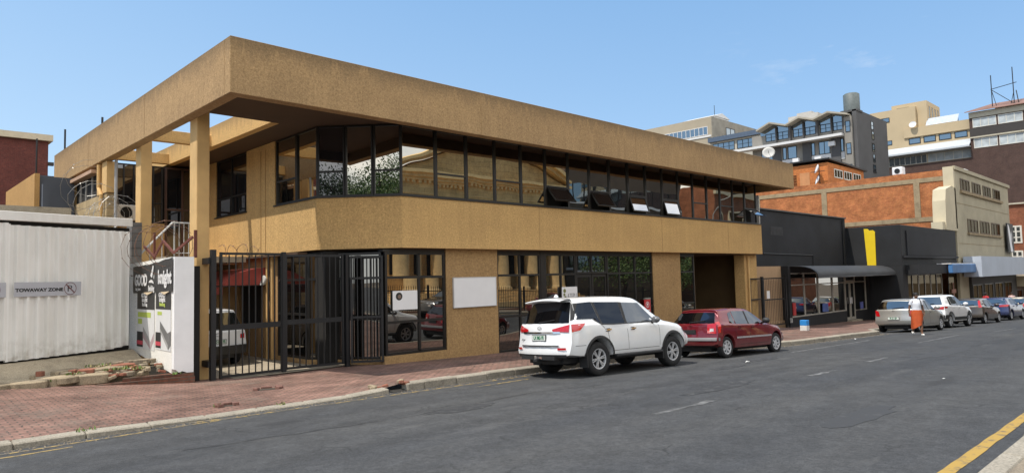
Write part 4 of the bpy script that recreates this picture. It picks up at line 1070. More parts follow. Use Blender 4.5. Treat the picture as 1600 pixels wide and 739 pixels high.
# ------------------------------------------------------------------ black shop with barrel awning
m_black = plain('black_masonry_paint', (.010, .011, .013), .75, var=.55, vs=.8, bump=.25, bs=30)
m_blk2 = plain('black_wall_blocks', (.013, .014, .018), .8, var=.5, vs=.6, bump=.2, bs=20)
m_alu = plain('pale_aluminium', (.42, .40, .35), .45, .3, var=.1)
m_yellow = plain('yellow_sign_face', (.72, .52, .012), .5, var=.04)
def shop():
    t = thing('black_shop', 'single-storey black painted shop with large aluminium framed windows', 'shop', (43, 17, -3.2))
    mb = MB().mat(m_blk2); mb.box(34.5, 50.0, 18.1, 26, -3.5, 3.62); mb.build('upper_wall', t)
    mb = MB().mat(m_black)
    mb.box(37.0, 45.46, 16.6, 18.1, -3.6, -2.52); mb.box(36.99, 37.28, 16.5, 18.1, -3.6, .33); mb.box(47.15, 50.0, 16.75, 18.1, -3.9, -2.62)
    mb.box(37.28, 50.0, 16.65, 18.1, -.05, .33); mb.box(49.55, 50.0, 16.75, 18.1, -2.62, -.05); mb.build('wall', t)
    mb = MB().mat(m_in); mb.box(37.3, 49.5, 17.3, 18.05, -3.4, -.06); mb.build('interior', t)
    def fwin(x0, x1, z0, z1, y=16.62, rows=None):
        w = MB().mat(m_alu); b = .07
        w.box(x0, x1, y, y+.08, z0, z0+b); w.box(x0, x1, y, y+.08, z1-b, z1); w.box(x0, x0+b, y, y+.08, z0+b, z1-b); w.box(x1-b, x1, y, y+.08, z0+b, z1-b)
        w.box(x0+b, x1-b, y+.005, y+.075, -.76, -.70) if z0 < -1 else None
        o = w.build('window', t); p = MB().mat(m_gS); d = rnd.uniform(-.01, .01)
        p.poly([(x0+.02, y+.04+d, z0+.02), (x1-.02, y+.04-d, z0+.02), (x1-.02, y+.04-d, z1-.02), (x0+.02, y+.04+d, z1-.02)]); p.build('pane', o)
    for a, b in ((37.30, 39.28), (39.28, 41.25), (41.25, 43.40), (43.40, 45.44)): fwin(a+.003, b-.003, -2.52, -.05)
    fwin(45.46, 47.12, -.68, -.05); fwin(47.16, 49.52, -2.62, -.05, 16.78)
    d = MB().mat(m_alu)
    for x0, x1 in ((45.50, 46.28), (46.32, 47.10)):
        for (a, b, z0, z1) in ((x0, x0+.1, -3.12, -.70), (x1-.1, x1, -3.12, -.70), (x0+.1, x1-.1, -3.12, -2.95), (x0+.1, x1-.1, -.80, -.70)): d.box(a, b, 16.66, 16.72, z0, z1)
    dd = d.build('door', t); g = MB().mat(m_gS)
    for x0, x1 in ((45.50, 46.28), (46.32, 47.10)): g.poly([(x0+.1, 16.69, -2.95), (x1-.1, 16.69, -2.95), (x1-.1, 16.69, -.8), (x0+.1, 16.69, -.8)])
    g.build('door_glass', dd)
    hn = MB().mat(m_wsign); hn.box(46.1, 46.2, 16.6, 16.64, -2.1, -1.7); hn.box(46.36, 46.46, 16.6, 16.64, -2.1, -1.7); hn.build('handle', dd)
    s = MB().mat(m_conc2); s.box(45.4, 47.2, 16.3, 16.62, -3.4, -3.13); s.build('door_step', t)
    mt = MB().mat(plain('meter_box', (.4, .4, .38), .5)); mt.box(36.85, 37.0, 16.38, 16.46, -2.75, -2.5); mt.build('meter', t)
    mb = MB().mat(m_frame); mb.tube([(49.4, 18.02, 3.5), (49.4, 18.02, .4)], .06, 6); mb.tube([(37.4, 18.06, 1.1), (44.2, 18.06, 1.05), (44.2, 18.06, .4)], .025, 5); mb.build('conduit', t)
    mb = MB().mat(plain('grey_coping', (.09, .09, .09), .85, var=.3, vs=1)); mb.box(34.4, 50.0, 18.0, 18.4, 3.622, 3.70); mb.build('coping', t)
    mb = MB().mat(plain('patched_plaster', (.035, .035, .038), .9, var=.4, vs=2)); 
    mb.box(38.5, 40.1, 18.094, 18.098, 2.2, 2.7); mb.build('plaster_patch', t)
    # goods standing in the window
    for (x, z, w, hh, c) in ((37.55, -2.5, .35, .8, (.45, .03, .03)), (41.6, -2.5, .8, .6, (.07, .12, .35)), (47.7, -2.6, .5, .55, (.10, .12, .34))):
        b = MB().mat(plain('window_goods', c, .6)); b.box(x, x+w, 16.55, 16.59, z+.1, z+hh); b.build('window_sticker', t)
    a = thing('barrel_awning', 'rounded dark grey fabric awning over the black shop front', 'awning', (43, 15.8, 0))
    mb = MB().mat(plain('charcoal_canvas', (.030, .031, .034), .7, var=.25, vs=.8, bump=.3, bs=1.4)); mb.smooth = True
    pr = [(16.64, .34)]+[(16.2-1.2*math.sin(R(u)), -.20+.52*math.cos(R(u))) for u in (10, 25, 40, 55, 70, 82, 90)]+[(14.98, -.32)]
    xs = np.linspace(37.25, 49.85, 14)
    mb.grid([[(x, y+.012*math.sin(x*2.1+i), z) for i, (y, z) in enumerate(pr)] for x in xs]); mb.build('canvas', a)
    f = MB().mat(m_frame)
    for x in (37.27, 41.4, 45.6, 49.83): f.tube([(x, y+.02, z-.03) for y, z in pr], .025, 5); f.tube([(x, 16.62, -.32), (x, 15.0, -.32)], .02, 5); f.tube([(x, 16.62, -.3), (x, 15.6, .05)], .02, 5)
    f.tube([(37.27, 15.0, -.33), (49.83, 15.0, -.33)], .03, 5); f.build('frame', a)
    y = thing('yellow_sign', 'bright yellow blank vertical sign on the black shop side wall', 'sign', (49.9, 16.5, 1.5))
    mb = MB().mat(m_yellow); mb.prism([(49.995, 16.20, .15), (49.995, 16.74, .15), (49.995, 16.86, 2.84), (49.995, 16.62, 2.82), (49.995, 16.52, 2.70), (49.995, 16.30, 2.72), (49.995, 16.16, 2.60)][::-1], (-.06, 0, 0)); mb.build('sign_face', y)
shop()
def shop2():
    t = thing('black_corner_shop', 'tall black painted shop block standing forward of its neighbour', 'shop', (56, 15, -3.6))
    mb = MB().mat(m_black); mb.box(50.0, 63.6, 14.6, 26, .25, 2.98); mb.box(50.0, 51.0, 14.6, 26, -4.2, .25); mb.box(51.0, 64.2, 16.5, 26, -4.2, .25); mb.build('wall', t, bevel=.02)
    mb = MB().mat(m_blk2); mb.box(51.0, 59.2, 14.52, 14.597, .95, 2.62); mb.box(50.2, 63.5, 14.45, 14.597, .78, .93); mb.build('panel', t)
    mb = MB().mat(m_black); mb.box(50.6, 57.7, 13.9, 14.6, -.34, .30); mb.build('canopy', t)
    mb = MB().mat(m_black); mb.box(51.0, 64.0, 14.75, 15.0, -4.2, -3.5); mb.build('stall_riser', t)
    for i in range(6):
        winY(t, 14.82, 51.05+1.45*i, 51.05+1.45*(i+1)-.02, -3.45, -.38, 1, 2, m_alu if i % 2 else m_frame, m_gB)
    winY(t, 15.6, 59.8, 61.4, -3.6, -.38, 2, 1, m_frame, m_gB)
    for i in range(2): winY(t, 14.82, 61.5+2.6*i, 64.0+2.6*i, -3.6, -.38, 1, 1, m_frame, m_gB)
    for x in (62.75, 65.3):
        e = MB().mat(plain('faded_red_motif', (.34, .17, .13), .7, var=.3)); e.box(x-.10, x+.10, 14.74, 14.76, -2.5, -1.1); e.box(x-.65, x+.65, 14.742, 14.758, -1.95, -1.65); e.build('window_emblem', t)
    s = thing('blue_sign', 'flat peeling blue fascia sign above the brown shop windows', 'sign', (61, 13.7, 0))
    mb = MB().mat(plain('blue_sign_face', (.055, .16, .36), .55, var=.3, vs=.7)); mb.box(57.72, 64.6, 13.55, 13.85, -.36, .32); mb.build('sign_face', s, bevel=.05)
    mb = MB().mat(m_wsign); mb.box(57.68, 64.65, 13.6, 14.55, .321, .38); mb.build('edge', s)
shop2()
# ------------------------------------------------------------------ beige corner building with orange brick flank
m_beige = plain('beige_render', (.38, .335, .235), .85, var=.14, vs=.8, bump=.2, bs=20)
m_beige2 = plain('cream_render', (.52, .455, .32), .85, var=.10, vs=.8)
m_obr = brick('orange_brick', (.54, .19, .065), (.40, .12, .045), (.38, .23, .12), 'YZ', .23, .085, .010, dirt=.42)
m_band_c = mk_concrete('grey_band', (.33, .255, .16), .4)
def beige():
    t = thing('beige_building', 'three-storey beige rendered building with rows of brown windows and an orange brick flank', 'building', (74, 23, -4))
    mb = MB().mat(m_beige); mb.box(64.05, 84.6, 14.6, 15.0, -4.8, 8.2); mb.box(84.2, 84.6, 15.0, 31.5, -4.8, 8.2); mb.build('front_wall', t)
    mb = MB().mat(m_obr); mb.box(64.0, 64.4, 15.0, 31.5, -4.5, 8.05); mb.box(64.4, 84.2, 31.1, 31.5, -4.5, 8.05); mb.build('brick_flank', t)
    mb = MB().mat(m_band_c)
    mb.box(63.95, 63.998, 15.3, 31.5, 7.18, 7.54); mb.box(63.94, 63.998, 17.05, 17.5, 4.30, 7.178); mb.box(63.94, 63.998, 24.62, 25.08, 3.2, 7.178); mb.box(63.95, 63.998, 15.5, 24.60, 3.92, 4.29); mb.box(63.95, 63.998, 31.0, 31.5, 2, 7.178)
    mb.build('concrete_band', t)
    mb = MB().mat(m_beige2); mb.box(63.93, 64.3, 14.55, 15.3, 3.2, 8.26); mb.build('corner_strip', t)
    mb = MB().mat(m_beige2)
    mb.prism([(60.9, 14.55, 3.0), (64.35, 14.55, 3.0), (64.35, 14.55, 6.45), (63.2, 14.55, 6.6), (61.4, 14.55, 6.2), (61.1, 14.55, 5.3)], (0, .9, 0)); mb.box(60.2, 61.2, 14.62, 15.4, 3.0, 3.6); mb.build('pylon', t)
    mb = MB().mat(m_beige); mb.box(64.0, 84.8, 14.45, 14.597, 8.0, 8.3); mb.build('coping', t)
    mb = MB().mat(plain('flat_roof', (.2, .19, .18), .9)); mb.box(64.4, 84.2, 15.0, 31.1, 7.3, 7.5); mb.build('roof', t)
    m_wb = plain('brown_sash', (.12, .085, .055), .7)
    for a in (66.0, 69.9, 73.8, 77.7): winY(t, 14.6, a, a+3.0, 6.45, 7.45, 3, 1, m_wb, m_gB, .09)
    for a in (67.6, 71.9, 76.2): winY(t, 14.6, a, a+3.5, 3.0, 4.15, 3, 1, m_wb, m_gB, .09)
    mb = MB().mat(m_band_c); mb.box(65.8, 81.2, 14.42, 14.597, 6.2, 6.42); mb.box(67.4, 80.2, 14.45, 14.597, 2.8, 2.97)
    for z in (5.3, 2.0): mb.box(64.6, 84.4, 14.58, 14.598, z, z+.03)
    mb.build('string_course', t)
    mb = MB().mat(plain('pale_blue_fascia', (.42, .47, .55), .6, var=.08, vs=.6)); mb.box(64.8, 87.6, 13.2, 14.45, -.72, .92); mb.build('canopy_fascia', t)
    mb = MB().mat(plain('dark_shop_front', (.035, .033, .03), .7)); mb.box(66.9, 84.8, 14.4, 14.597, -4.9, -.722); mb.build('shop_front', t)
    for a in (67, 71, 75, 79): winY(t, 14.4, a, a+3.2, -4.0, -1.4, 2, 1, m_frame, m_gB, .08)
    s = thing('mural_sign', 'black and white figure panel hung on the beige corner building', 'sign', (82.8, 14.3, 3))
    mb = MB().mat(m_blk); mb.box(81.4, 84.2, 14.30, 14.40, 1.45, 4.3); mb.build('panel', s)
    mb = MB().mat(m_wsign)
    for pts in ([(81.7, 4.2), (82.2, 4.1), (82.9, 3.3), (83.2, 2.2), (83.6, 1.5), (82.6, 1.5), (82.2, 2.4), (81.9, 3.2)], [(83.2, 3.6), (83.5, 3.2), (83.4, 2.4), (83.2, 2.8)]): mb.poly([(x, 14.296, z) for x, z in pts])
    mb.build('figure_motif', s)
    a = thing('rooftop_unit', 'white air conditioning unit on the edge of the orange brick roof', 'air conditioner', (64.3, 18.7, 8.06))
    mb = MB().mat(m_wsign); mb.box(64.1, 64.9, 18.3, 19.1, 8.08, 8.75); mb.build('case', a, bevel=.04)
    k = MB().mat(m_frame); k.tube([(64.09, 18.7, 8.4), (64.07, 18.7, 8.4)], .22, 12); k.build('fan', a)
    a = thing('rooftop_unit', 'pair of white tanks beside the brown wall on the beige roof', 'air conditioner', (70, 15.6, 8.2))
    mb = MB().mat(m_wsign); mb.box(69.2, 70.3, 15.3, 16.1, 7.5, 8.75); mb.box(71.2, 72.4, 15.3, 16.1, 7.5, 8.85); mb.build('case', a, bevel=.05)
    k = MB().mat(m_frame); k.box(71.4, 72.2, 15.27, 15.298, 8.3, 8.7); k.build('grille', a)
beige()
def roof_house():
    t = thing('rooftop_brick_house', 'small orange brick lift house with a thin dark roof on the orange brick building', 'building', (74, 28, 7.5))
    mb = MB().mat(brick('orange_brick_small', (.60, .20, .055), (.48, .14, .04), (.40, .22, .10), 'YZ', .23, .085, .01, dirt=.25)); mb.box(70, 80, 26.7, 31.0, 7.4, 10.9); mb.build('wall', t)
    mb = MB().mat(m_frame); mb.prism([(69.7, 26.4, 11.15), (80.4, 26.4, 10.85), (80.4, 31.3, 10.85), (69.7, 31.3, 11.15)], (0, 0, .16)); mb.build('roof', t)
    mb = MB().mat(plain('orange_door', (.48, .22, .09), .7)); mb.box(69.95, 69.998, 28.5, 29.5, 8.2, 10.1); mb.build('door', t)
    for a in (71.6, 74.2, 76.8): winY(t, 26.7, a, a+2.2, 9.5, 10.4, 3, 1, m_fw, m_gB, .09)
    d = thing('satellite_dish', 'two small white dishes on one pole by the rooftop brick house', 'satellite dish', (69.6, 27.4, 9))
    mb = MB().mat(m_wsign); mb.smooth = True
    for z in (10.2, 9.1):
        M = Matrix.Translation((69.4, 27.4, z)) @ Matrix.Rotation(R(-55), 4, 'Z') @ Matrix.Rotation(R(-70), 4, 'Y')
        mb.lathe([(0, 0), (.2, .03), (.36, .09), (.48, .18), (.36, .11), (0, .02)], 18, M)
    mb.build('dish', d); p = MB().mat(m_frame); p.tube([(69.8, 27.4, 7.5), (69.6, 27.4, 10.6)], .04, 6); p.bar((69.5, 26.8, 10.0), (69.5, 28.2, 10.0), .05, .05); p.build('pole', d)
    r = thing('wall_ladder', 'row of small dark rungs on the rooftop brick house', 'ladder', (69.9, 30, 9))
    mb = MB().mat(m_frame)
    for i in range(6): mb.box(69.9, 69.998, 29.85, 30.25, 8.5+.28*i, 8.54+.28*i)
    mb.build('rungs', r)
roof_house()
def big_dish():
    d = thing('satellite_dish', 'large white satellite dish standing on the office roof edge', 'satellite dish', (31.5, 16.6, 5.0))
    # on the roof near the right end of the fascia
    c = Vector((33.2, 15.9, 5.95)); c = Vector((33.0, 15.42, 5.98))
    mb = MB().mat(m_wsign); mb.smooth = True
    M = Matrix.Translation(c) @ Matrix.Rotation(R(205), 4, 'Z') @ Matrix.Rotation(R(72), 4, 'Y')
    mb.mats = [plain('dish_grey', (.42, .42, .41), .6, var=.08)]; mb.lathe([(0, 0), (.12, .013), (.22, .045), (.31, .10), (.22, .06), (0, .014)], 22, M); mb.build('dish', d)
    p = MB().mat(m_frame); p.tube([(33.05, 15.5, 5.0), (33.03, 15.46, 5.95)], .025, 6); p.tube([M @ Vector((0, 0, 0)), M @ Vector((0, 0, .28))], .012, 5); p.build('pole', d)
big_dish()
# ------------------------------------------------------------------ the grey apartment house with the folded roof
m_gcon = plain('grey_concrete_wall', (.24, .225, .20), .85, var=.12, vs=.5)
m_gdk = plain('dark_grey_wall', (.085, .085, .088), .9, var=.15, vs=.4)
m_white = plain('white_slab', (.62, .62, .62), .7, var=.05)
def grey():
    t = thing('grey_apartment_block', 'grey modernist apartment block with a folded zigzag roof and dark end wall', 'building', (96, 38, -4))
    mb = MB().mat(m_gdk); mb.box(90, 101.3, 30.5, 31.0, -6, 20.2); mb.build('end_wall', t)
    mb = MB().mat(m_gcon); mb.box(90.3, 101.3, 31.0, 44.5, -6, 19.0); mb.box(89.6, 90.3, 31.0, 31.9, -6, 19.4); mb.build('wall', t)
    mb = MB().mat(m_gdk)
    for y in (33.2, 36.9, 41.0): mb.box(90.1, 90.298, y-.55, y+.55, 13, 17.0)
    for y in (32.05, 35.35, 38.95): mb.box(89.7, 90.298, y-.12, y+.12, 17.4, 19.5)
    for y in (33.6, 37.2, 40.9): mb.box(89.85, 90.298, y-.05, y+.05, 17.4, 19.8)
    mb.build('fin', t)
    zz = [(43.2, 19.35), (41.3, 20.15), (39.1, 19.45), (37.3, 20.15), (35.5, 19.55), (33.6, 20.15), (31.2, 19.45)]
    mb = MB().mat(plain('folded_roof', (.36, .33, .27), .8, var=.1))
    for (a, za), (b, zb) in zip(zz[:-1], zz[1:]): mb.prism([(88.9, a, za), (88.9, b, zb), (101, b, zb), (101, a, za)][::-1], (0, 0, .22))
    mb.build('roof', t)
    mb = MB().mat(m_gF)
    for (a, za), (b, zb), (c, zc) in zip(zz[0:-2:2], zz[1:-1:2], zz[2::2]): mb.poly([(90.25, a, za-.5), (90.25, c, zc-.5), (90.25, c, zc), (90.25, b, zb), (90.25, a, za)])
    mb.build('clerestory', t)
    mb = MB().mat(m_white); mb.box(88.9, 90.298, 32.0, 50, 17.0, 17.32); mb.box(89.6, 90.298, 32.0, 36, 12.9, 13.2); mb.build('balcony_slab', t)
    for a, b in ((39.3, 42.5), (35.7, 38.7), (32.3, 35.1)): winX(t, 90.3, a, b, 17.95, 19.0, 4, 2, m_frame, m_gF, .07)
    for a, b, n in ((38.3, 39.5, 1), (39.7, 40.2, 1), (34.0, 35.4, 2), (35.9, 36.4, 1), (32.3, 32.8, 1), (41.6, 42.2, 1), (42.5, 43.2, 1)):
        winX(t, 90.3, a, b, 15.15, 16.8, n, 1, m_frame, m_gF, .07)
    mb = MB().mat(m_white)
    for a, b in ((38.2, 40.3), (33.9, 36.5), (32.2, 32.9)): mb.box(90.24, 90.298, a, b, 14.2, 15.1)
    mb.build('spandrel', t)
    for z in (17.4, 14.6, 11.9): winX(t, 89.6, 31.15, 31.75, z, z+1.4, 1, 2, m_frame, m_gF, .07)
    for i, z in enumerate((18.3, 17.0, 15.4, 14.0, 12.6)): winY(t, 30.5, 95.0+.15*(i % 2), 96.0, z, z+1.1, 1, 2, m_frame, m_gF, .07)
    for i, (y, z) in enumerate(((40.9, 14.4), (37.9, 14.5), (35.0, 14.3), (33.2, 16.0))):
        a = MB().mat(m_wsign); a.box(89.7, 90.298, y, y+.8, z, z+.55); a.build('air_conditioner', t)
    # the lower wing behind, with a blue ribbon
    mb = MB().mat(plain('cream_wing', (.42, .39, .33), .85, var=.1)); mb.box(95, 104, 44.5, 53.6, -6, 20.2); mb.build('rear_wing', t)
    mb = MB().mat(plain('blue_grey_roof', (.07, .10, .15), .6)); mb.box(94.6, 104.4, 44.6, 53.8, 20.2, 20.9); mb.build('rear_roof', t)
    for a, b in ((45.6, 49.2), (49.6, 53.2)): winX(t, 95, a, b, 18.6, 19.9, 4, 2, m_frame, m_gF, .08)
    mb = MB().mat(plain('roof_plant', (.45, .43, .40), .8)); mb.box(92.5, 95.5, 36.2, 40.2, 20.1, 21.3); mb.box(92.5, 94.5, 37, 39, 21.3, 21.6); mb.build('roof_plant', t)
    w = thing('water_tank', 'round dark water tank on the corner of the grey apartment block', 'water tank', (91, 30.8, 20.2))
    mb = MB().mat(plain('tank_green_grey', (.10, .12, .12), .6, var=.2)); mb.smooth = True; mb.lathe([(.95, 20.2), (.95, 22.3), (.75, 22.45), (0, 22.5)], 20, Matrix.Translation((90.9, 31.3, 0))); mb.build('tank', w)
    mb = MB().mat(m_gdk); mb.box(90, 92, 30.4, 32.4, 20.0, 20.25); mb.build('base', w)
grey()
def tan_grey():
    t = thing('tan_grey_office', 'flat-roofed tan concrete building with a ribbon of blue windows, farthest behind the office fascia', 'building', (108, 62, -4))
    mb = MB().mat(plain('tan_concrete', (.36, .31, .23), .85, var=.12, vs=.3)); mb.box(100, 100.6, 56.1, 80, -4, 25.6); mb.build('front_wall', t)
    mb = MB().mat(plain('board_marked_concrete', (.27, .25, .21), .9, var=.25, vs=.8)); mb.box(100.02, 118, 56.0, 56.6, -4, 25.55); mb.build('side_wall', t)
    mb = MB().mat(m_conc); mb.box(100.6, 118, 56.6, 80, 24.5, 24.8); mb.build('roof', t)
    winX(t, 100, 56.8, 66.5, 22.7, 24.1, 12, 1, m_white, m_gF, .09)
    mb = MB().mat(m_white); mb.box(99.9, 99.998, 56.2, 67, 22.3, 22.6); mb.build('sill', t)
    mb = MB().mat(plain('roof_hut', (.62, .63, .64), .7)); mb.box(108, 113, 60, 66, 24.8, 27.6); mb.prism([(107.7, 59.8, 27.6), (113.3, 59.8, 27.6), (110.5, 59.8, 28.4)], (0, 6.4, 0)); mb.build('roof_hut', t)
    winY(t, 56.0, 104.5, 107.5, 22.8, 24.4, 2, 1, m_frame, m_gF, .1)
    mb = MB().mat(m_frame); mb.tube([(110, 61, 28), (110, 61, 30)], .05, 5); mb.build('aerial', t)
tan_grey()
m_sand = plain('sand_render', (.48, .38, .24), .85, var=.08, vs=.4)
def beige_tower():
    t = thing('sand_tower', 'sand coloured stepped tower with strip windows above the orange brick roof', 'building', (120, 30, -4))
    mb = MB().mat(m_sand)
    mb.box(115, 128, 23.7, 37.2, -6, 21.2); mb.box(115.02, 124, 30.6, 37, 21.2, 24.6); mb.box(115.6, 122.6, 29.2, 34, 21.2, 25.3); mb.build('wall', t)
    mb = MB().mat(m_sand); mb.box(114.8, 114.998, 23.7, 32.3, 19.9, 21.3); mb.build('parapet', t)
    for a in (30.2, 28.2, 26.2, 24.2): winX(t, 115, a-.1, a+1.5, 18.85, 19.75, 1, 1, m_frame, m_gF, .1)
    winX(t, 115, 34.2, 37, 22.8, 23.5, 3, 1, m_frame, m_gF, .08); winX(t, 115, 34.0, 37, 19.2, 19.9, 3, 1, m_frame, m_gF, .08)
    winX(t, 115.6, 31.6, 33.3, 24.4, 24.75, 1, 1, m_frame, m_in, .05)
    for i in range(4): winY(t, 29.2, 116.6+1.5*i, 117.2+1.5*i, 22.2, 24.6, 1, 1, m_sand, m_gF, .05)
    mb = MB().mat(plain('metal_canopy', (.44, .47, .50), .5, var=.08)); mb.prism([(113.2, 23.6, 17.3), (113.2, 36.9, 17.3), (115, 36.9, 18.4), (115, 23.6, 18.4)][::-1], (0, 0, .12)); mb.box(113.1, 115, 23.6, 36.9, 17.15, 17.3); mb.build('canopy', t)
    winX(t, 115, 29.4, 36.8, 15.8, 17.1, 10, 1, m_fw, m_gF, .08); winX(t, 115, 23.8, 29.3, 15.8, 17.1, 5, 1, m_fw, m_gF, .08, curtain=True)
    mb = MB().mat(plain('brown_base', (.085, .055, .045), .9)); mb.box(114.9, 114.998, 23.7, 37.2, 5, 15.7); mb.build('base_cladding', t)
    s = MB().mat(plain('solar_glass', (.42, .46, .52), .3, var=.15)); s.prism([(114.9, 25.2, 21.35), (114.9, 29.3, 21.35), (115.9, 29.3, 22.5), (115.9, 25.2, 22.5)][::-1], (.03, 0, .05)); 
    so = thing('solar_panels', 'tilted row of pale solar panels on the sand tower terrace', 'solar panel', (115.4, 27, 21.3)); s.build('panel', so)
    f = MB().mat(m_frame); f.box(115.8, 115.9, 25.3, 29.2, 21.2, 22.4); f.build('stand', so)
    d = MB().mat(m_wsign); d.lathe([(0, 0), (.3, .05), (.5, .2), (.3, .09), (0, .03)], 14, Matrix.Translation((114.6, 30.9, 21.7)) @ Matrix.Rotation(R(-70), 4, 'Y')); tag(d.build('satellite_dish'), 'small white satellite dish on the sand tower terrace corner', 'satellite dish')
beige_tower()
def brown_block():
    t = thing('brown_brick_block', 'dark brown brick block with curtained window bands at the right edge', 'building', (120, 17, -4))
    mb = MB().mat(brick('dark_brown_brick', (.105, .060, .050), (.075, .046, .040), (.10, .075, .065), 'YZ', .23, .085, .012, dirt=.2)); mb.box(114, 130, 8, 23.6, 8.7, 21.3); mb.box(114.02, 130, 23.6, 34.6, 8.7, 15.6); mb.build('wall', t)
    mb = MB().mat(plain('dark_spandrel', (.045, .040, .038), .8)); mb.box(113.9, 113.998, 8, 23.6, 18.55, 19.7); mb.build('spandrel', t)
    mb = MB().mat(plain('cream_bands', (.46, .42, .33), .8)); mb.box(113.85, 113.998, 8, 23.6, 21.2, 22.0); mb.box(113.8, 113.998, 8, 23.6, 18.3, 18.5); mb.box(113.8, 114.0, 8, 34.5, 8.5, 8.7); mb.build('band', t)
    for i in range(5): winX(t, 114, 20.4-3.0*i, 23.2-3.0*i, 19.8, 21.1, 3, 1, m_fw, m_gF, .08, curtain=True); winX(t, 114, 20.4-3.0*i, 23.2-3.0*i, 16.85, 18.25, 3, 1, m_fw, m_gF, .08, curtain=True)
    mb = MB().mat(plain('rust_roof', (.20, .11, .085), .8, var=.3, vs=.5))
    mb.prism([(113.4, 24, 22.0), (113.4, 7, 22.0), (117, 7, 23.3), (117, 21.3, 23.3)], (.02, .0, .1)); mb.box(117, 130, 8, 21, 22, 23.3); mb.build('roof', t)
    mb = MB().mat(brick('orange_red_brick', (.30, .10, .05), (.24, .075, .04), (.25, .15, .10), 'YZ', .23, .085, .012)); mb.box(114.05, 130, 8, 34.5, -8, 8.5); mb.build('lower_wall', t)
    for z in (3.2, -.2):
        for y in (18.4, 15.6): winX(t, 114.05, y, y+1.35, z, z+2.4, 2, 3, m_fw, m_gF, .2)
    a = MB().mat(m_wsign); a.box(113.5, 114.04, 16.9, 17.9, 4.4, 5.2); a.build('air_conditioner', t)
    m = thing('antenna_mast', 'thin steel antenna frame on the rusty roof of the brown block', 'antenna', (115, 19.5, 22.6))
    f = MB().mat(m_frame)
    f.tube([(114.4, 20.8, 22.2), (114.4, 20.8, 26.9)], .06, 5); f.tube([(114.4, 18.3, 22.2), (114.4, 18.3, 27.5)], .06, 5); f.tube([(114.4, 20.9, 24.9), (114.4, 17.9, 25.3)], .05, 5)
    f.tube([(114.4, 20.8, 24.8), (114.4, 18.4, 22.5)], .045, 5); f.tube([(114.4, 20.8, 24.8), (114.4, 20.3, 22.3)], .04, 5); f.tube([(114.4, 18.0, 24.2), (114.4, 17.8, 22.4)], .06, 5); f.tube([(114.4, 18.3, 24.0), (114.4, 18.7, 22.3)], .04, 5)
    f.build('mast', m)
brown_block()
def far_shops():
    t = thing('far_shopfront', 'distant low shop row with pale sign board above a dark front', 'shop', (98, 15, -5))
    mb = MB().mat(plain('far_shop_wall', (.20, .15, .11), .85, var=.2, vs=.4)); mb.box(87.8, 112, 15.2, 20, -6.2, -.9); mb.build('wall', t)
    mb = MB().mat(m_beige2); mb.box(86, 118, 12.6, 15.2, -2.0, -.95); mb.build('canopy', t)
    mb = MB().mat(plain('far_sign', (.50, .55, .58), .6, var=.15, vs=1.5)); mb.box(89.5, 118, 12.45, 12.597, -1.95, -1.1); mb.build('sign_board', t)
    for a in (88.2, 93.5, 98.5): winY(t, 15.2, a, a+3.6, -5.2, -2.4, 2, 1, m_frame, m_gB, .1)
    mb = MB().mat(m_wsign); mb.box(92.6, 92.8, 12.9, 13.1, -6.2, -2.0); mb.build('post', t)
far_shops()
def bollard():
    x, y = 30.55, 13.0; z = zwalk(x, y)
    t = thing('bollard', 'short square concrete bollard painted blue over white on the brick pavement', 'bollard', (x, y, z))
    mb = MB().mat(plain('bollard_white', (.62, .62, .60), .7, var=.1, vs=6)); mb.vprism([(x-.15, y-.15), (x+.15, y-.15), (x+.145, y+.15), (x-.145, y+.15)], z-.1, z+.22); mb.build('base', t, bevel=.01)
    mb = MB().mat(plain('bollard_blue', (.02, .22, .58), .6, var=.12, vs=6)); mb.vprism([(x-.15, y-.15), (x+.15, y-.15), (x+.145, y+.15), (x-.145, y+.15)], z+.222, z+.46); mb.build('cap', t, bevel=.015)
bollard()
# ------------------------------------------------------------------ cars: one lofted shell per car, panels laid on it
m_rub_t = plain('tyre_rubber', (.016, .016, .017), .85, var=.25, vs=9)
m_alloy = plain('alloy_rim', (.50, .51, .53), .35, .35, var=.08)
m_hub = plain('silver_hubcap', (.52, .53, .55), .4, .3, var=.08)
m_trim = plain('black_trim', (.018, .018, .019), .6, var=.15)
m_cgl = glass('car_glass', (.62, .68, .76), (.006, .007, .009), .20, .004, .8)
m_cglp = glass('privacy_glass', (.36, .44, .58), (.004, .005, .008), .06, .004, .8)
m_cgr = glass('rear_glass', (.62, .68, .70), (.010, .012, .012), .36, .03, 2.5)
m_cgrd = glass('dark_rear_glass', (.18, .20, .24), (.006, .006, .007), .04, .01, 1.5)
m_red = plain('tail_lamp_red', (.46, .008, .012), .15, var=.15, vs=14, coat=1)
m_clear = plain('lamp_clear', (.62, .62, .62), .12, .3, var=.15, vs=14, coat=1)
m_chrome = plain('chrome', (.75, .75, .76), .1, 1, var=0)
m_plate = plain('number_plate', (.62, .66, .62), .5, var=.04)
m_pgreen = plain('plate_green', (.02, .16, .07), .5, var=0)

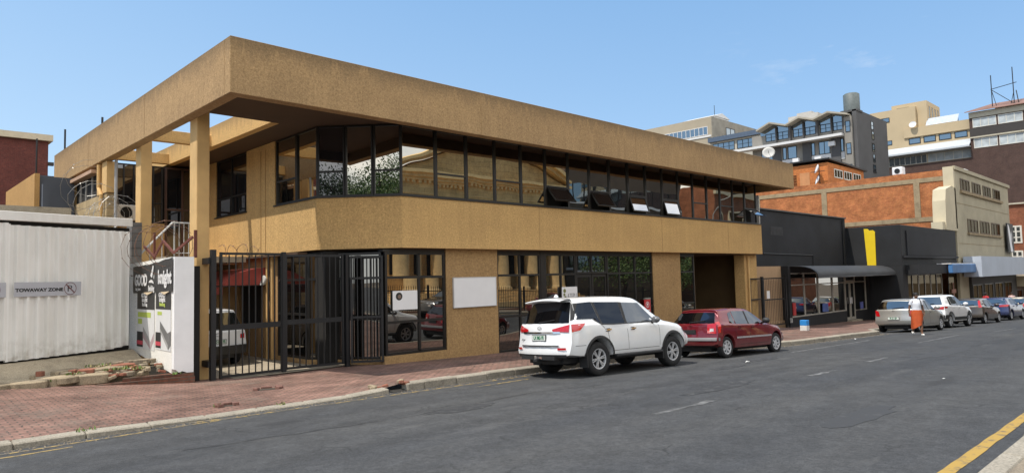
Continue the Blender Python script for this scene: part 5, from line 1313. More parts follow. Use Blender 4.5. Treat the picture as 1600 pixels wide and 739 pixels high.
class Car:
    def __init__(s, sp):
        s.sp = sp; S = np.array(sp['st'], float); s.xs0 = S[:, 0]; s.S = S
        s.x0, s.x1 = S[0, 0], S[-1, 0]
        n = sp.get('n', 54)
        xs = np.concatenate([np.linspace(s.x0, s.x0+.5, 9)[:-1], np.linspace(s.x0+.5, s.x1-.5, n-16), np.linspace(s.x1-.5, s.x1, 9)[1:]])
        s.xs = xs
        s.rz = np.array(sp['rear']); s.fz = np.array(sp['front']); s.cb = sp.get('cb', .13)
    def par(s, x):
        """smoothed station values at x: zb, zbelt, ztop, w, wbelt, wtop"""
        out = []
        for k in range(1, 7):
            d = .10
            out.append(float(np.mean([np.interp(x+q, s.xs0, s.S[:, k]) for q in (-d, -d/2, 0, d/2, d)])))
        return out
    def section(s, x):
        zb, zk, zt, w, wk, wt = s.par(x)
        cr = s.sp.get('crown', .05); ze = zt-cr
        hh = zk-zb; t = max(0, min(1, (ze-zk)/.12))
        P = [(0, zb), (w*.80, zb), (w*.965, zb+.035), (w*.992, zb+.16*hh), (w, zb+.42*hh), (w*.995, zb+.60*hh), (w*.985, zb+.78*hh), (w*.3+wk*.7, zb+.93*hh), (wk, zk)]
        up = []
        for u in (.10, .3, .55, .8, .94): up.append((wk+(wt-wk)*(u**.9)-(.018*t if u < .2 else 0), zk+(ze-zk)*u))
        P += up
        P += [(wt*.965, ze+cr*.25), (wt*.85, ze+cr*.55), (wt*.5, ze+cr*.9), (0, zt)]
        return P
    def arched(s, x):
        P = s.section(x)
        for (xc, zc, r) in s.arch:
            if abs(x-xc) <= r:
                za = zc+math.sqrt(max(0, r*r-(x-xc)**2)); zb, zk = P[0][1], P[8][1]
                if za > zb+.001:
                    za = min(za, zk-.06); zz = [p[1] for p in P[2:9]]; yy = [p[0] for p in P[2:9]]
                    Q = [(0, za)]
                    ya = float(np.interp(za, zz, yy)); Q.append((ya-.30, za)); Q.append((ya-.004, za))
                    for j in range(3, 9):
                        f = (P[j][1]-P[2][1])/(zk-P[2][1]); z = za+(zk-za)*f; Q.append((float(np.interp(z, zz, yy)), z))
                    return Q+P[9:]
        return P
    def shift(s, x, y, z):
        w = s.sp['W']/2
        a = max(0, 1-(x-s.x0)/.55); b = max(0, 1-(s.x1-x)/.6)
        x += a*a*(3-2*a)*(float(np.interp(z, s.rz[:, 0], s.rz[:, 1]))+s.cb*min(1.2, abs(y)/w)**2.6)
        x -= b*b*(3-2*b)*(float(np.interp(z, s.fz[:, 0], s.fz[:, 1]))+.30*min(1.2, abs(y)/w)**2.4)
        return x
    def sec_xyz(s, x):
        return [(s.shift(x, y, z), y, z) for y, z in s.section(x)]
    def y_at(s, x, z):
        P = s.section(x); zz = [p[1] for p in P[2:-1]]; yy = [p[0] for p in P[2:-1]]
        return float(np.interp(z, zz, yy))
    def side(s, x, z, off=.006, sg=-1):
        """point on the flank; x is the true position, the station is found by iteration"""
        u = x
        for _ in range(6):
            y = s.y_at(u, z); u += (x-s.shift(u, y, z))*.8
            u = min(max(u, s.x0), s.x1)
        y = s.y_at(u, z)
        return (s.shift(u, y, z), sg*(y+off), z)
    def rear(s, y, z, off=.006):
        return (s.shift(s.x0, y, z)-off, y, z)
    def frontp(s, y, z, off=.006):
        return (s.shift(s.x1, y, z)+off, y, z)
    def top(s, x, y, off=.006):
        P = s.section(x); yy = [p[0] for p in P[-5:]][::-1]; zz = [p[1] for p in P[-5:]][::-1]
        z = float(np.interp(abs(y), yy, zz)); return (s.shift(x, y, z), y, z+off)
    # --- shells and patches
    def body(s, mat, arch, name, root):
        mb = MB().mat(mat); mb.smooth = True; mb.mat(m_trim); mb.cur = 0
        rows = []
        xs = set(float(x) for x in s.xs)
        for (xc, zc, r) in arch:
            xs = {x for x in xs if abs(x-xc) > r+.012}
            for i in range(27): xs.add(xc-r*math.cos(math.pi*i/26))
            xs |= {xc-r-.006, xc+r+.006}
        s.bxs = sorted(xs); s.arch = arch
        for x in s.bxs:
            P = s.arched(x); P = [(s.shift(x, y, z), y, z) for y, z in P]; rows.append([(a, -b, c) for a, b, c in P]+[(a, b, c) for a, b, c in P[-2:0:-1]])
        n = len(rows[0]); k0 = 0
        for r in rows: mb.v += r
        for i in range(len(rows)-1):
            for j in range(n):
                jj = (j+1) % n; mb.cur = 1 if (j < 1 or j >= n-1) else 0; mb.face([i*n+j, i*n+jj, (i+1)*n+jj, (i+1)*n+j])
        mb.cur = 0
        m = len(s.section(s.x0))
        for i, fl in ((0, False), (len(rows)-1, True)):
            prev = None; x = s.bxs[i]
            half = s.arched(x)
            cols = 7; idx = []
            for j in range(1, m-1):
                y, z = half[j]; left = i*n+j; right = i*n+(n-j); row = [left]
                for c in range(1, cols-1):
                    yy = -y+2*y*c/(cols-1); mb.v.append((s.shift(x, yy, z), yy, z)); row.append(len(mb.v)-1)
                row.append(right); idx.append(row)
            for a, b in zip(idx[:-1], idx[1:]):
                for c in range(cols-1):
                    q = [a[c], a[c+1], b[c+1], b[c]]; mb.face(q if fl else q[::-1])
            q = [i*n+0]+idx[0][::-1]; mb.face(q if not fl else q[::-1])
            q = [i*n+m-1]+idx[-1]; mb.face(q if not fl else q[::-1])
        o = mb.build(name, root, recalc=True, smooth=True)
        me = o.data
        try: me.set_sharp_from_angle(angle=R(38))
        except Exception: pass
        s.o = o; return o
    def patch(s, mb, f, bot, top, rows=4, sub=5):
        """surface patch: bot and top are polylines of (a,b) fed to f"""
        def dens(P):
            out = []
            for (a, b), (c, d) in zip(P[:-1], P[1:]):
                for i in range(sub): out.append((a+(c-a)*i/sub, b+(d-b)*i/sub))
            out.append(P[-1]); return out
        B, T = dens(bot), dens(top); G = []
        for r in range(rows+1):
            u = r/rows; G.append([f(a+(c-a)*u, b+(d-b)*u) for (a, b), (c, d) in zip(B, T)])
        mb.smooth = True; mb.grid(G); return mb

def wheel(root, x, y, z, Rr, wid, style, side, rim_r=None):
    t = bpy.data.objects.new('wheel', None); COL.objects.link(t); t.parent = root; t.location = (x, y, z); ORG[t.name] = (0, 0, 0)
    M = Matrix.Rotation(R(90*side), 4, 'X')      # local +Z -> outward
    rr = rim_r or Rr*.66; w = wid/2
    mb = MB().mat(m_rub_t); mb.smooth = True
    mb.lathe([(rr*.98, -w*.9), (rr*1.12, -w), (Rr*.93, -w*.96), (Rr*.985, -w*.72), (Rr, -w*.3), (Rr, w*.3), (Rr*.985, w*.72), (Rr*.93, w*.96), (rr*1.14, w*1.0), (rr*1.0, w*.90), (rr*.97, w*.4)], 36, M); mb.build('tyre', t)
    rm = MB().mat(m_trim); rm.smooth = False
    rm.lathe([(0, w*.25), (rr*.97, w*.25), (rr*.97, w*.7)], 30, M)
    if style == 'alloy':
        rm.mat(m_alloy); rm.lathe([(rr*.88, w*.50), (rr*.90, w*.84), (rr*1.0, w*.90), (rr*1.0, w*.70)], 36, M)
        for i in range(6):
            for d in (-.13, .13):
                a = 2*math.pi*i/6+.2; a2 = a+d
                p = M @ Vector((rr*.16*math.cos(a+d*1.2), rr*.16*math.sin(a+d*1.2), w*.66)); q = M @ Vector((rr*.93*math.cos(a2), rr*.93*math.sin(a2), w*.76))
                ax = M.to_3x3() @ Vector((0, 0, 1)); rm.bar(p, q, rr*.105, .03, up=ax)
        rm.lathe([(rr*.24, w*.55), (rr*.22, w*.80), (0, w*.84)], 16, M)
    else:
        rm.mat(m_hub); rm.lathe([(0, w*.80), (rr*.30, w*.78), (rr*.36, w*.66), (rr*.50, w*.64)], 28, M); rm.lathe([(rr*.80, w*.74), (rr*.90, w*.86), (rr*1.0, w*.92), (rr*1.0, w*.6)], 32, M)
        N = 7
        for i in range(N):
            a = 2*math.pi*i/N; p = M @ Vector((rr*.42*math.cos(a), rr*.42*math.sin(a), w*.66)); q = M @ Vector((rr*.92*math.cos(a), rr*.92*math.sin(a), w*.78)); ax = M.to_3x3() @ Vector((0, 0, 1))
            rm.bar(p, q, rr*.27, .025, up=ax)
    rm.build('rim', t); return t

def plate_mb(c, y, z, wdt, hgt, txt, off=.012, dark=False):
    mb = MB().mat(m_trim); x = c.rear(y, z, off)[0]
    xt = c.rear(y, z+hgt/2, off)[0]; xb = c.rear(y, z-hgt/2, off)[0]; x = min(xt, xb, x)
    mb.box(x, x+.02, y-wdt/2-.012, y+wdt/2+.012, z-hgt/2-.012, z+hgt/2+.012)
    mb.mat(m_trim if dark else m_plate); mb.box(x-.004, x-.0005, y-wdt/2, y+wdt/2, z-hgt/2, z+hgt/2)
    if txt: mb.add(text_mb(txt, hgt*.95, frame((x-.007, y, z), (0, -1, 0), (0, 0, 1)), m_pgreen, sx=.72*wdt/.44, bold=.004))
    return mb

def build_car(key, label, sp, loc, heading, pitch, roll, paint, group=None):
    """sp: see specs; heading in degrees of the car's nose from +X, local x forward, origin on the ground under the rear axle"""
    root = thing('parked_car', label, sp.get('cat', 'car'), loc, group, world=False)
    root.rotation_euler = (R(roll), R(pitch), R(heading))
    c = Car(sp); wb, Rr, W = sp['wb'], sp['R'], sp['W']; ar = sp.get('arch', Rr*1.17)
    arch = [(0, Rr+.02, ar), (wb, Rr+.02, ar)]
    c.body(paint, arch, 'body', root)
    D = sp
    # underbody
    mb = MB().mat(m_trim); zb = sp['zunder']
    mb.box(c.x0+.25, c.x1-.35, -W/2+.36, W/2-.36, zb-.08, zb+.35); mb.box(.5, wb-.5, -W/2+.12, W/2-.12, zb+.0, zb+.2)
    for x in (0, wb): mb.tube([(x, -W/2+.1, Rr), (x, W/2-.1, Rr)], .06, 8)
    mb.build('underbody', root)
    for x in (0, wb):
        for sg in (-1, 1): wheel(root, x, sg*(W/2-.10-sp['tw']/2+.055), Rr, Rr, sp['tw'], sp['rim'], 1 if sg < 0 else -1, sp.get('rimr'))
    for sg in (-1, 1):
        f = lambda x, z, sg=sg: c.side(x, z, .005, sg)
        for wn in sp['windows']:
            b, t = wn[0], wn[1]; gm = wn[2]
            mb = MB().mat(gm); c.patch(mb, f, b, t); mb.build('window', root)
        if sp.get('pillars'):
            mb = MB().mat(m_trim)
            for b, t in sp['pillars']: c.patch(mb, lambda x, z: c.side(x, z, .010, sg), b, t, 5, 5)
            mb.build('pillar_trim', root)
        # seams
        mb = MB().mat(m_trim)
        for ln in sp['seams']:
            for (a, b) in zip(ln[:-1], ln[1:]):
                d = Vector((b[0]-a[0], b[1]-a[1])).normalized(); nrm = (-d.y*.005, d.x*.005)
                c.patch(mb, lambda x, z: c.side(x, z, .002, sg), [(a[0]-nrm[0], a[1]-nrm[1]), (b[0]-nrm[0], b[1]-nrm[1])], [(a[0]+nrm[0], a[1]+nrm[1]), (b[0]+nrm[0], b[1]+nrm[1])], 1, 4)
        mb.build('door_seam', root)
        if sp.get('belt'):
            mb = MB().mat(m_trim); c.patch(mb, lambda x, z: c.side(x, z, .010, sg), [(a, b-.012) for a, b in sp['belt']], [(a, b+.012) for a, b in sp['belt']], 1, 5); mb.build('belt_moulding', root)
        for hx, hz in sp['handles']:
            mb = MB().mat(sp.get('handle_mat') or paint); p = c.side(hx, hz, .025, sg); q = c.side(hx+.17, hz+.008, .025, sg); mb.bar(p, q, .03, .035)
            mb.mat(m_trim); c.patch(mb, lambda x, z: c.side(x, z, .003, sg), [(hx+.01, hz-.035), (hx+.15, hz-.035)], [(hx+.01, hz+.035), (hx+.15, hz+.035)], 1, 2); mb.build('door_handle', root)
        # arch lips / cladding / sill
        if sp.get('clad'):
            mb = MB().mat(m_trim); th = sp['clad']
            for (xc, zc, r) in arch:
                G = []
                for i in range(25):
                    a = R(-14+208*i/24); row = []
                    for k in range(3):
                        rr = r-.004+th*k/2; x, z = xc+rr*math.cos(a), max(zc+rr*math.sin(a), sp['zlip']); row.append(c.side(x, z, .012 if k < 2 else .002, sg))
                    G.append(row)
                mb.smooth = True; mb.grid(G)
            mb.build('arch_trim', root)
        if sp.get('side_strip'):
            mb = MB().mat(sp.get('strip_mat', m_trim))
            for (xa, xb, z, hh) in sp['side_strip']: c.patch(mb, lambda x, zz: c.side(x, zz, .012, sg), [(xa, z-hh/2), (xb, z-hh/2)], [(xa, z+hh/2), (xb, z+hh/2)], 1, 8)
            mb.build('side_moulding', root)
        # mirror
        mx, mz = sp['mirror']; p = Vector(c.side(mx, mz, .0, sg))
        mb = MB().mat(sp.get('mirror_mat', paint)); mb.smooth = True
        M = Matrix.Translation(p+Vector((-.02, sg*.15, .07))) @ Matrix.Diagonal((.085, .125, .085, 1))
        mb.lathe([(0, -1), (.5, -.88), (.85, -.5), (1, 0), (.85, .5), (.5, .88), (0, 1)], 14, M); mb.mat(m_trim); mb.bar(p, p+Vector((0, sg*.1, .03)), .06, .05)
        mb.build('mirror', root)
        # lamps
        mb = MB().mat(m_red)
        for kind, b, t in sp['tail']:
            if kind == 's': c.patch(mb, lambda x, z: c.side(x, z, .008, sg), b, t, 3, 4)
            else: c.patch(mb, lambda y, z: c.rear(sg*y, z, .010), b, t, 3, 4)
        if sp.get('tail_clear'):
            mb.mat(m_clear)
            for kind, b, t in sp['tail_clear']:
                if kind == 's': c.patch(mb, lambda x, z: c.side(x, z, .012, sg), b, t, 2, 3)
                else: c.patch(mb, lambda y, z: c.rear(sg*y, z, .014), b, t, 2, 3)
        mb.build('taillight', root)
        mb = MB().mat(m_clear)
        b, t = sp['head']; c.patch(mb, lambda x, z: c.side(x, z, .006, sg), b, t, 3, 4); mb.build('headlight', root)
        if sp.get('reflector'):
            mb = MB().mat(m_red); y0, y1, z0, z1 = sp['reflector']; c.patch(mb, lambda y, z: c.rear(sg*y, z, .010), [(y0, z0), (y1, z0)], [(y0, z1), (y1, z1)], 1, 3); mb.build('reflector', root)
    # rear window, windscreen
    mb = MB().mat(sp.get('rear_glass', m_cgr)); b, t = sp['rearwin']
    c.patch(mb, lambda y, z: c.rear(y, z, .008), [(-b[0], b[1]), (-b[0]*.4, b[1]), (b[0]*.4, b[1]), (b[0], b[1])], [(-t[0], t[1]), (-t[0]*.4, t[1]+.01), (t[0]*.4, t[1]+.01), (t[0], t[1])], 5, 3); rw = mb.build('rear_window', root)
    mb = MB().mat(m_trim); mb.bar(Vector(c.rear(.05, b[1]+.02, .03)), Vector(c.rear(-.42, b[1]+.07, .03)), .02, .02); mb.build('wiper', rw)
    mb = MB().mat(m_cgl); xa, xb = sp['screen']
    mb.smooth = True; G = []
    for i in range(9):
        x = xa+(xb-xa)*i/8; w = c.par(x)[5]*.90
        G.append([c.top(x, w*(-1+2*j/8), .006) for j in range(9)])
    mb.grid(G, flip=True); mb.build('windscreen', root)
    # bumper lower band, rear bar
    for (y0, y1, z0, z1, m, off) in sp.get('rearbands', []):
        mb = MB().mat(m); c.patch(mb, lambda y, z: c.rear(y, z, off), [(y0, z0), (y1, z0)], [(y0, z1), (y1, z1)], 2, 12)
        if sp.get('wrap') and m is not m_chrome and abs(y0) > .6:
            for sg in (-1, 1): c.patch(mb, lambda x, z: c.side(x, z, off, sg), [(c.x0+.14, z0), (-ar-.02, z0)], [(c.x0+.14, z1), (-ar-.02, z1)], 2, 4)
        mb.build('bumper_band', root)
    y, z, w_, h_, tx = sp['plate']
    plate_mb(c, y, z, w_, h_, tx, dark=sp.get('plate_dark', False)).build('number_plate', root)
    if sp.get('badge'):
        y, z, r = sp['badge']; mb = MB().mat(m_chrome); p = c.rear(y, z, .012)
        M = frame(p, (0, -1, 0), (0, 0, 1))
        for a, b in ((1, .65), (.4, .62), (.95, .25)):
            G = []
            for i in range(21):
                u = 2*math.pi*i/20; G.append([M @ Vector((r*a*k*math.cos(u), r*b*k*math.sin(u), .002)) for k in (.84, 1.0)])
            mb.grid(G)
        mb.build('badge', root)
    if sp.get('extra'): sp['extra'](c, root, paint)
    return root, c

# ---- specifications (metres; x from the rear axle)
# stations: x, bottom, beltline, top, half width, half width at belt, half width of roof
def suv_extra(c, root, paint):
    mb = MB().mat(paint); mb.smooth = False
    # roof spoiler
    mb.smooth = True
    P = [(-.62, 1.80), (-1.02, 1.775)]
    G = [[(x, y, z-.04*(y/.6)**2) for y in np.linspace(-.60, .60, 9)] for x, z in ((-.45, 1.80), (-.75, 1.795), (-.90, 1.768), (-.89, 1.738), (-.62, 1.725))]
    mb.grid(G); mb.build('spoiler', root)
    mb = MB().mat(paint); mb.lathe([(.0, .0), (.06, .0), (.035, .05), (0, .07)], 8, Matrix.Translation((-.45, 0, 1.83))); mb.build('roof_aerial', root)
    for sg in (-1, 1):
        mb = MB().mat(m_trim); mb.box(.52, 2.22, sg*.80, sg*.975, .40, .46); mb.build('side_step', root, bevel=.015)
        mb = MB().mat(m_trim); mb.box(-.44, -.41, sg*.66, sg*.92, .22, .62); mb.build('mud_flap', root); mb = MB().mat(m_trim); mb.box(2.27, 2.30, sg*.66, sg*.92, .24, .5); mb.build('mud_flap', root)
        mb = MB().mat(m_chrome); mb.tube([(-.3, sg*.62, 1.875), (.1, sg*.62, 1.9), (1.3, sg*.62, 1.895), (1.6, sg*.62, 1.86)], .016, 6); mb.build('roof_rail', root) if False else None
    mb = MB().mat(m_chrome); c.patch(mb, lambda y, z: c.rear(y, z, .018), [(-.62, 1.005), (.62, 1.005)], [(-.62, 1.045), (.62, 1.045)], 2, 14); mb.build('chrome_strip', root)
    mb = MB().mat(m_trim); mb.box(-1.12, -.75, -.55, .55, .42, .50); mb.box(-1.2, -.9, -.06, .06, .38, .45); mb.box(-.9, -.4, -.5, .5, .32, .42); mb.mat(m_chrome); mb.tube([(-1.18, 0, .43), (-1.18, 0, .52)], .025, 8); mb.box(-1.14, -1.10, -.16, .02, .44, .49); mb.build('tow_bar', root)
    mb = MB().mat(m_trim); mb.box(-.75, -.15, -.25, .25, .28, .50); mb.tube([(-.35, -.4, .40), (-.35, .4, .40)], .16, 12); mb.build('spare_wheel', root)
    l = text_mb('4x4', .08, frame(c.rear(.60, .86, .012), (0, -1, 0), (0, 0, 1)), m_trim, sx=1.5, shear=.3); l.build('lettering', root)
SUV = dict(cat='suv', W=1.855, wb=2.745, R=.388, tw=.265, rim='alloy', rimr=.235, zunder=.40, arch=.455, cb=.20, crown=.055, clad=.06, zlip=.47,
    st=[(-1.10, .50, 1.19, 1.775, .885, .84, .60), (-.8, .47, 1.19, 1.80, .920, .875, .64), (-.3, .44, 1.18, 1.825, .928, .885, .655), (.5, .43, 1.16, 1.835, .928, .89, .665), (1.2, .43, 1.14, 1.825, .928, .89, .665), (1.55, .43, 1.12, 1.79, .928, .89, .66),
        (1.85, .43, 1.11, 1.64, .928, .89, .68), (2.15, .43, 1.09, 1.44, .928, .89, .71), (2.5, .44, 1.06, 1.215, .926, .885, .78), (2.9, .45, 1.03, 1.15, .915, .865, .78), (3.3, .46, .97, 1.08, .895, .84, .76), (3.55, .46, .90, 1.0, .86, .79, .68), (3.70, .50, .80, .88, .80, .70, .58)],
    rear=[(.40, .05), (.52, .0), (.70, -.01), (.80, .05), (.98, .07), (1.10, .08), (1.22, .12), (1.72, .45), (1.9, .50)], front=[(.4, .12), (.6, 0), (.8, .02), (.95, .15), (1.1, .25)],
    windows=[([(1.02, 1.165), (2.16, 1.175)], [(1.02, 1.66), (1.66, 1.635)], m_cgl), ([(.16, 1.165), (.94, 1.165)], [(.06, 1.685), (.92, 1.67)], m_cglp), ([(-.74, 1.305), (-.10, 1.30), (.10, 1.18)], [(-.46, 1.67), (-.10, 1.69), (-.02, 1.69)], m_cglp)],
    pillars=[([(.94, 1.165), (1.02, 1.165)], [(.92, 1.67), (1.02, 1.66)]), ([(-.99, 1.245), (-.85, 1.27), (-.74, 1.30)], [(-.72, 1.655), (-.59, 1.665), (-.46, 1.67)]), ([(.10, 1.18), (.16, 1.165)], [(-.02, 1.69), (.06, 1.685)])],
    belt=[(-.10, 1.295), (.10, 1.175), (.5, 1.158), (2.16, 1.168)],
    seams=[[(1.0, .56), (.985, 1.16)], [(2.17, .58), (2.20, 1.0), (2.17, 1.16)], [(.36, .62), (.30, .98), (.10, 1.17)], [(.42, .55), (2.15, .55)], [(-.78, .72), (-.46, .72)]],
    handles=[(1.10, 1.03), (.22, 1.035)], handle_mat=m_chrome, mirror=(1.98, 1.14), head=([(3.15, .88), (3.42, .86)], [(3.12, .96), (3.40, .93)]),
    tail=[('s', [(-.93, 1.02), (-.62, 1.06)], [(-.90, 1.20), (-.40, 1.21)]), ('r', [(.42, 1.05), (.82, 1.03)], [(.40, 1.10), (.82, 1.20)])], reflector=(.60, .80, .64, .69),
    rearwin=((.795, 1.235), (.625, 1.70)), rear_glass=m_cgrd, screen=(1.62, 2.48), rearbands=[(-.62, .62, .715, .745, m_trim, .008), (-.80, .80, .47, .54, m_trim, .012)], plate=(.0, .91, .44, .12, 'LX 865 FS'), badge=(0, 1.13, .07), mirror_mat=carpaint('mirror_grey', (.10, .10, .105)), extra=suv_extra)
def hatch(L=3.77, H=1.42, W=1.64, wb=2.47, Rr=.29, ro=.56, belt=.90, **k):
    x0, x1 = -ro, L-ro; r = lambda f: x0+(x1-x0)*f
    zb = k.get('zb', .22); hood = k.get('hood', belt+.02)
    st = [(x0, zb+.14, belt, H-.16, W/2*.955, W/2*.92, W/2*.62), (x0+.22, zb+.04, belt, H-.085, W/2*.985, W/2*.955, W/2*.68), (x0+.55, zb+.01, belt, H-.025, W/2*.995, W/2*.96, W/2*.72), (x0+1.0, zb, belt-.005, H, W/2, W/2*.965, W/2*.735), (r(.38), zb, belt-.015, H+.002, W/2, W/2*.965, W/2*.74),
          (r(.46), zb, belt-.02, H-.015, W/2, W/2*.965, W/2*.735), (r(.52), zb, belt-.03, H-.065, W/2, W/2*.962, W/2*.735), (r(.60), zb, belt-.045, H-.21, W/2, W/2*.955, W/2*.76), (r(.70), zb, belt-.06, hood+.035, W/2*.998, W/2*.945, W/2*.80), (r(.80), zb+.01, belt-.09, hood-.03, W/2*.985, W/2*.92, W/2*.80),
          (r(.90), zb+.02, belt-.15, hood-.11, W/2*.955, W/2*.88, W/2*.75), (r(.96), zb+.03, belt-.23, hood-.20, W/2*.91, W/2*.82, W/2*.68), (x1, zb+.08, belt-.31, hood-.30, W/2*.84, W/2*.72, W/2*.56)]
    a = dict(W=W, wb=wb, R=Rr, tw=.175, rim='hub', zunder=zb+.02, arch=Rr*1.15, cb=.16, crown=.05, st=st,
             rear=[(zb, .07), (zb+.2, .0), (belt*.60, -.01), (belt*.68, .04), (belt, .07), (belt+.08, .11), (H-.15, .36), (H-.05, .43)], front=[(zb, .08), (.45, 0), (.7, .05), (.9, .2)])
    xs = lambda f: r(f)
    zt = H-.12; zk = belt+.015
    a['windows'] = [([(r(.445), zk-.02), (r(.672), zk-.035)], [(r(.445), zt+.01), (r(.535), zt-.02)], m_cgl), ([(r(.275), zk-.005), (r(.428), zk-.018)], [(r(.272), zt+.015), (r(.428), zt+.012)], m_cgl), ([(r(.205), zk+.03), (r(.264), zk)], [(r(.222), zt-.05), (r(.262), zt+.01)], m_cgl)]
    a['pillars'] = [([(r(.428), zk-.018), (r(.445), zk-.02)], [(r(.428), zt+.012), (r(.445), zt+.01)])]
    a['seams'] = [[(r(.437), zb+.12), (r(.437), zk-.03)], [(r(.680), zb+.14), (r(.690), belt-.2), (r(.680), zk-.05)], [(r(.30), zb+.25), (r(.255), belt-.2), (r(.27), zk)], [(r(.305), zb+.12), (r(.675), zb+.12)]]
    a['handles'] = [(r(.455), belt-.10), (r(.285), belt-.09)]
    a['mirror'] = (r(.638), belt+.0); a['head'] = ([(r(.86), belt-.24), (r(.945), belt-.27)], [(r(.85), belt-.13), (r(.93), belt-.20)])
    a['tail'] = [('r', [(W/2*.62, belt-.22), (W/2*.90, belt-.24)], [(W/2*.62, belt+.02), (W/2*.90, belt+.06)]), ('s', [(x0+.17, belt-.24), (x0+.30, belt-.20)], [(x0+.17, belt+.07), (x0+.36, belt+.10)])]
    a['rearwin'] = ((W/2*.84, belt+.06), (W/2*.68, H-.13)); a['screen'] = (r(.53), r(.69)); a['plate'] = (0, belt-.17, .44, .11, None)
    a['badge'] = (0, belt-.02, .05); a['extra'] = None; a['rearbands'] = []
    a.update(k); return a
# ------------------------------------------------------------------ people: one skinned body, clothing laid over it
def skin_body(joints, edges, root_i, mat, name, parent, sub=2):
    me = bpy.data.meshes.new(name); me.from_pydata([j[0] for j in joints], edges, []); me.update()
    o = bpy.data.objects.new(name, me); COL.objects.link(o)
    md = o.modifiers.new('skin', 'SKIN'); md.use_smooth_shade = True
    for i, j in enumerate(joints):
        r = j[1]; me.skin_vertices[0].data[i].radius = r if hasattr(r, '__len__') else (r, r); me.skin_vertices[0].data[i].use_root = (i == root_i)
    sb = o.modifiers.new('sub', 'SUBSURF'); sb.levels = sub; sb.render_levels = sub
    bpy.context.view_layer.update()
    m2 = bpy.data.meshes.new_from_object(o.evaluated_get(bpy.context.evaluated_depsgraph_get()))
    o.modifiers.clear(); o.data = m2; bpy.data.meshes.remove(me)
    m2.materials.clear(); m2.materials.append(mat)
    m2.polygons.foreach_set('use_smooth', [True]*len(m2.polygons))
    o.parent = parent; ORG[o.name] = (0, 0, 0); return o
m_skin = plain('brown_skin', (.17, .085, .050), .5, var=.12, vs=9)
m_hair = plain('black_hair', (.010, .009, .009), .7, var=.2, vs=12)
def rings(mb, R_, n=22):
    """stack of elliptical rings: (cx, cy, z, rx, ry[, wave])"""
    mb.smooth = True; G = []
    for (cx, cy, z, rx, ry, *w) in R_:
        row = []
        for i in range(n+1):
            a = 2*math.pi*i/n; k = 1+(w[0]*math.sin(a*5+z*3) if w else 0)
            row.append((cx+rx*k*math.cos(a), cy+ry*k*math.sin(a), z+(w[1]*math.cos(a) if len(w) > 1 else 0)))
        G.append(row)
    mb.grid(G); return mb
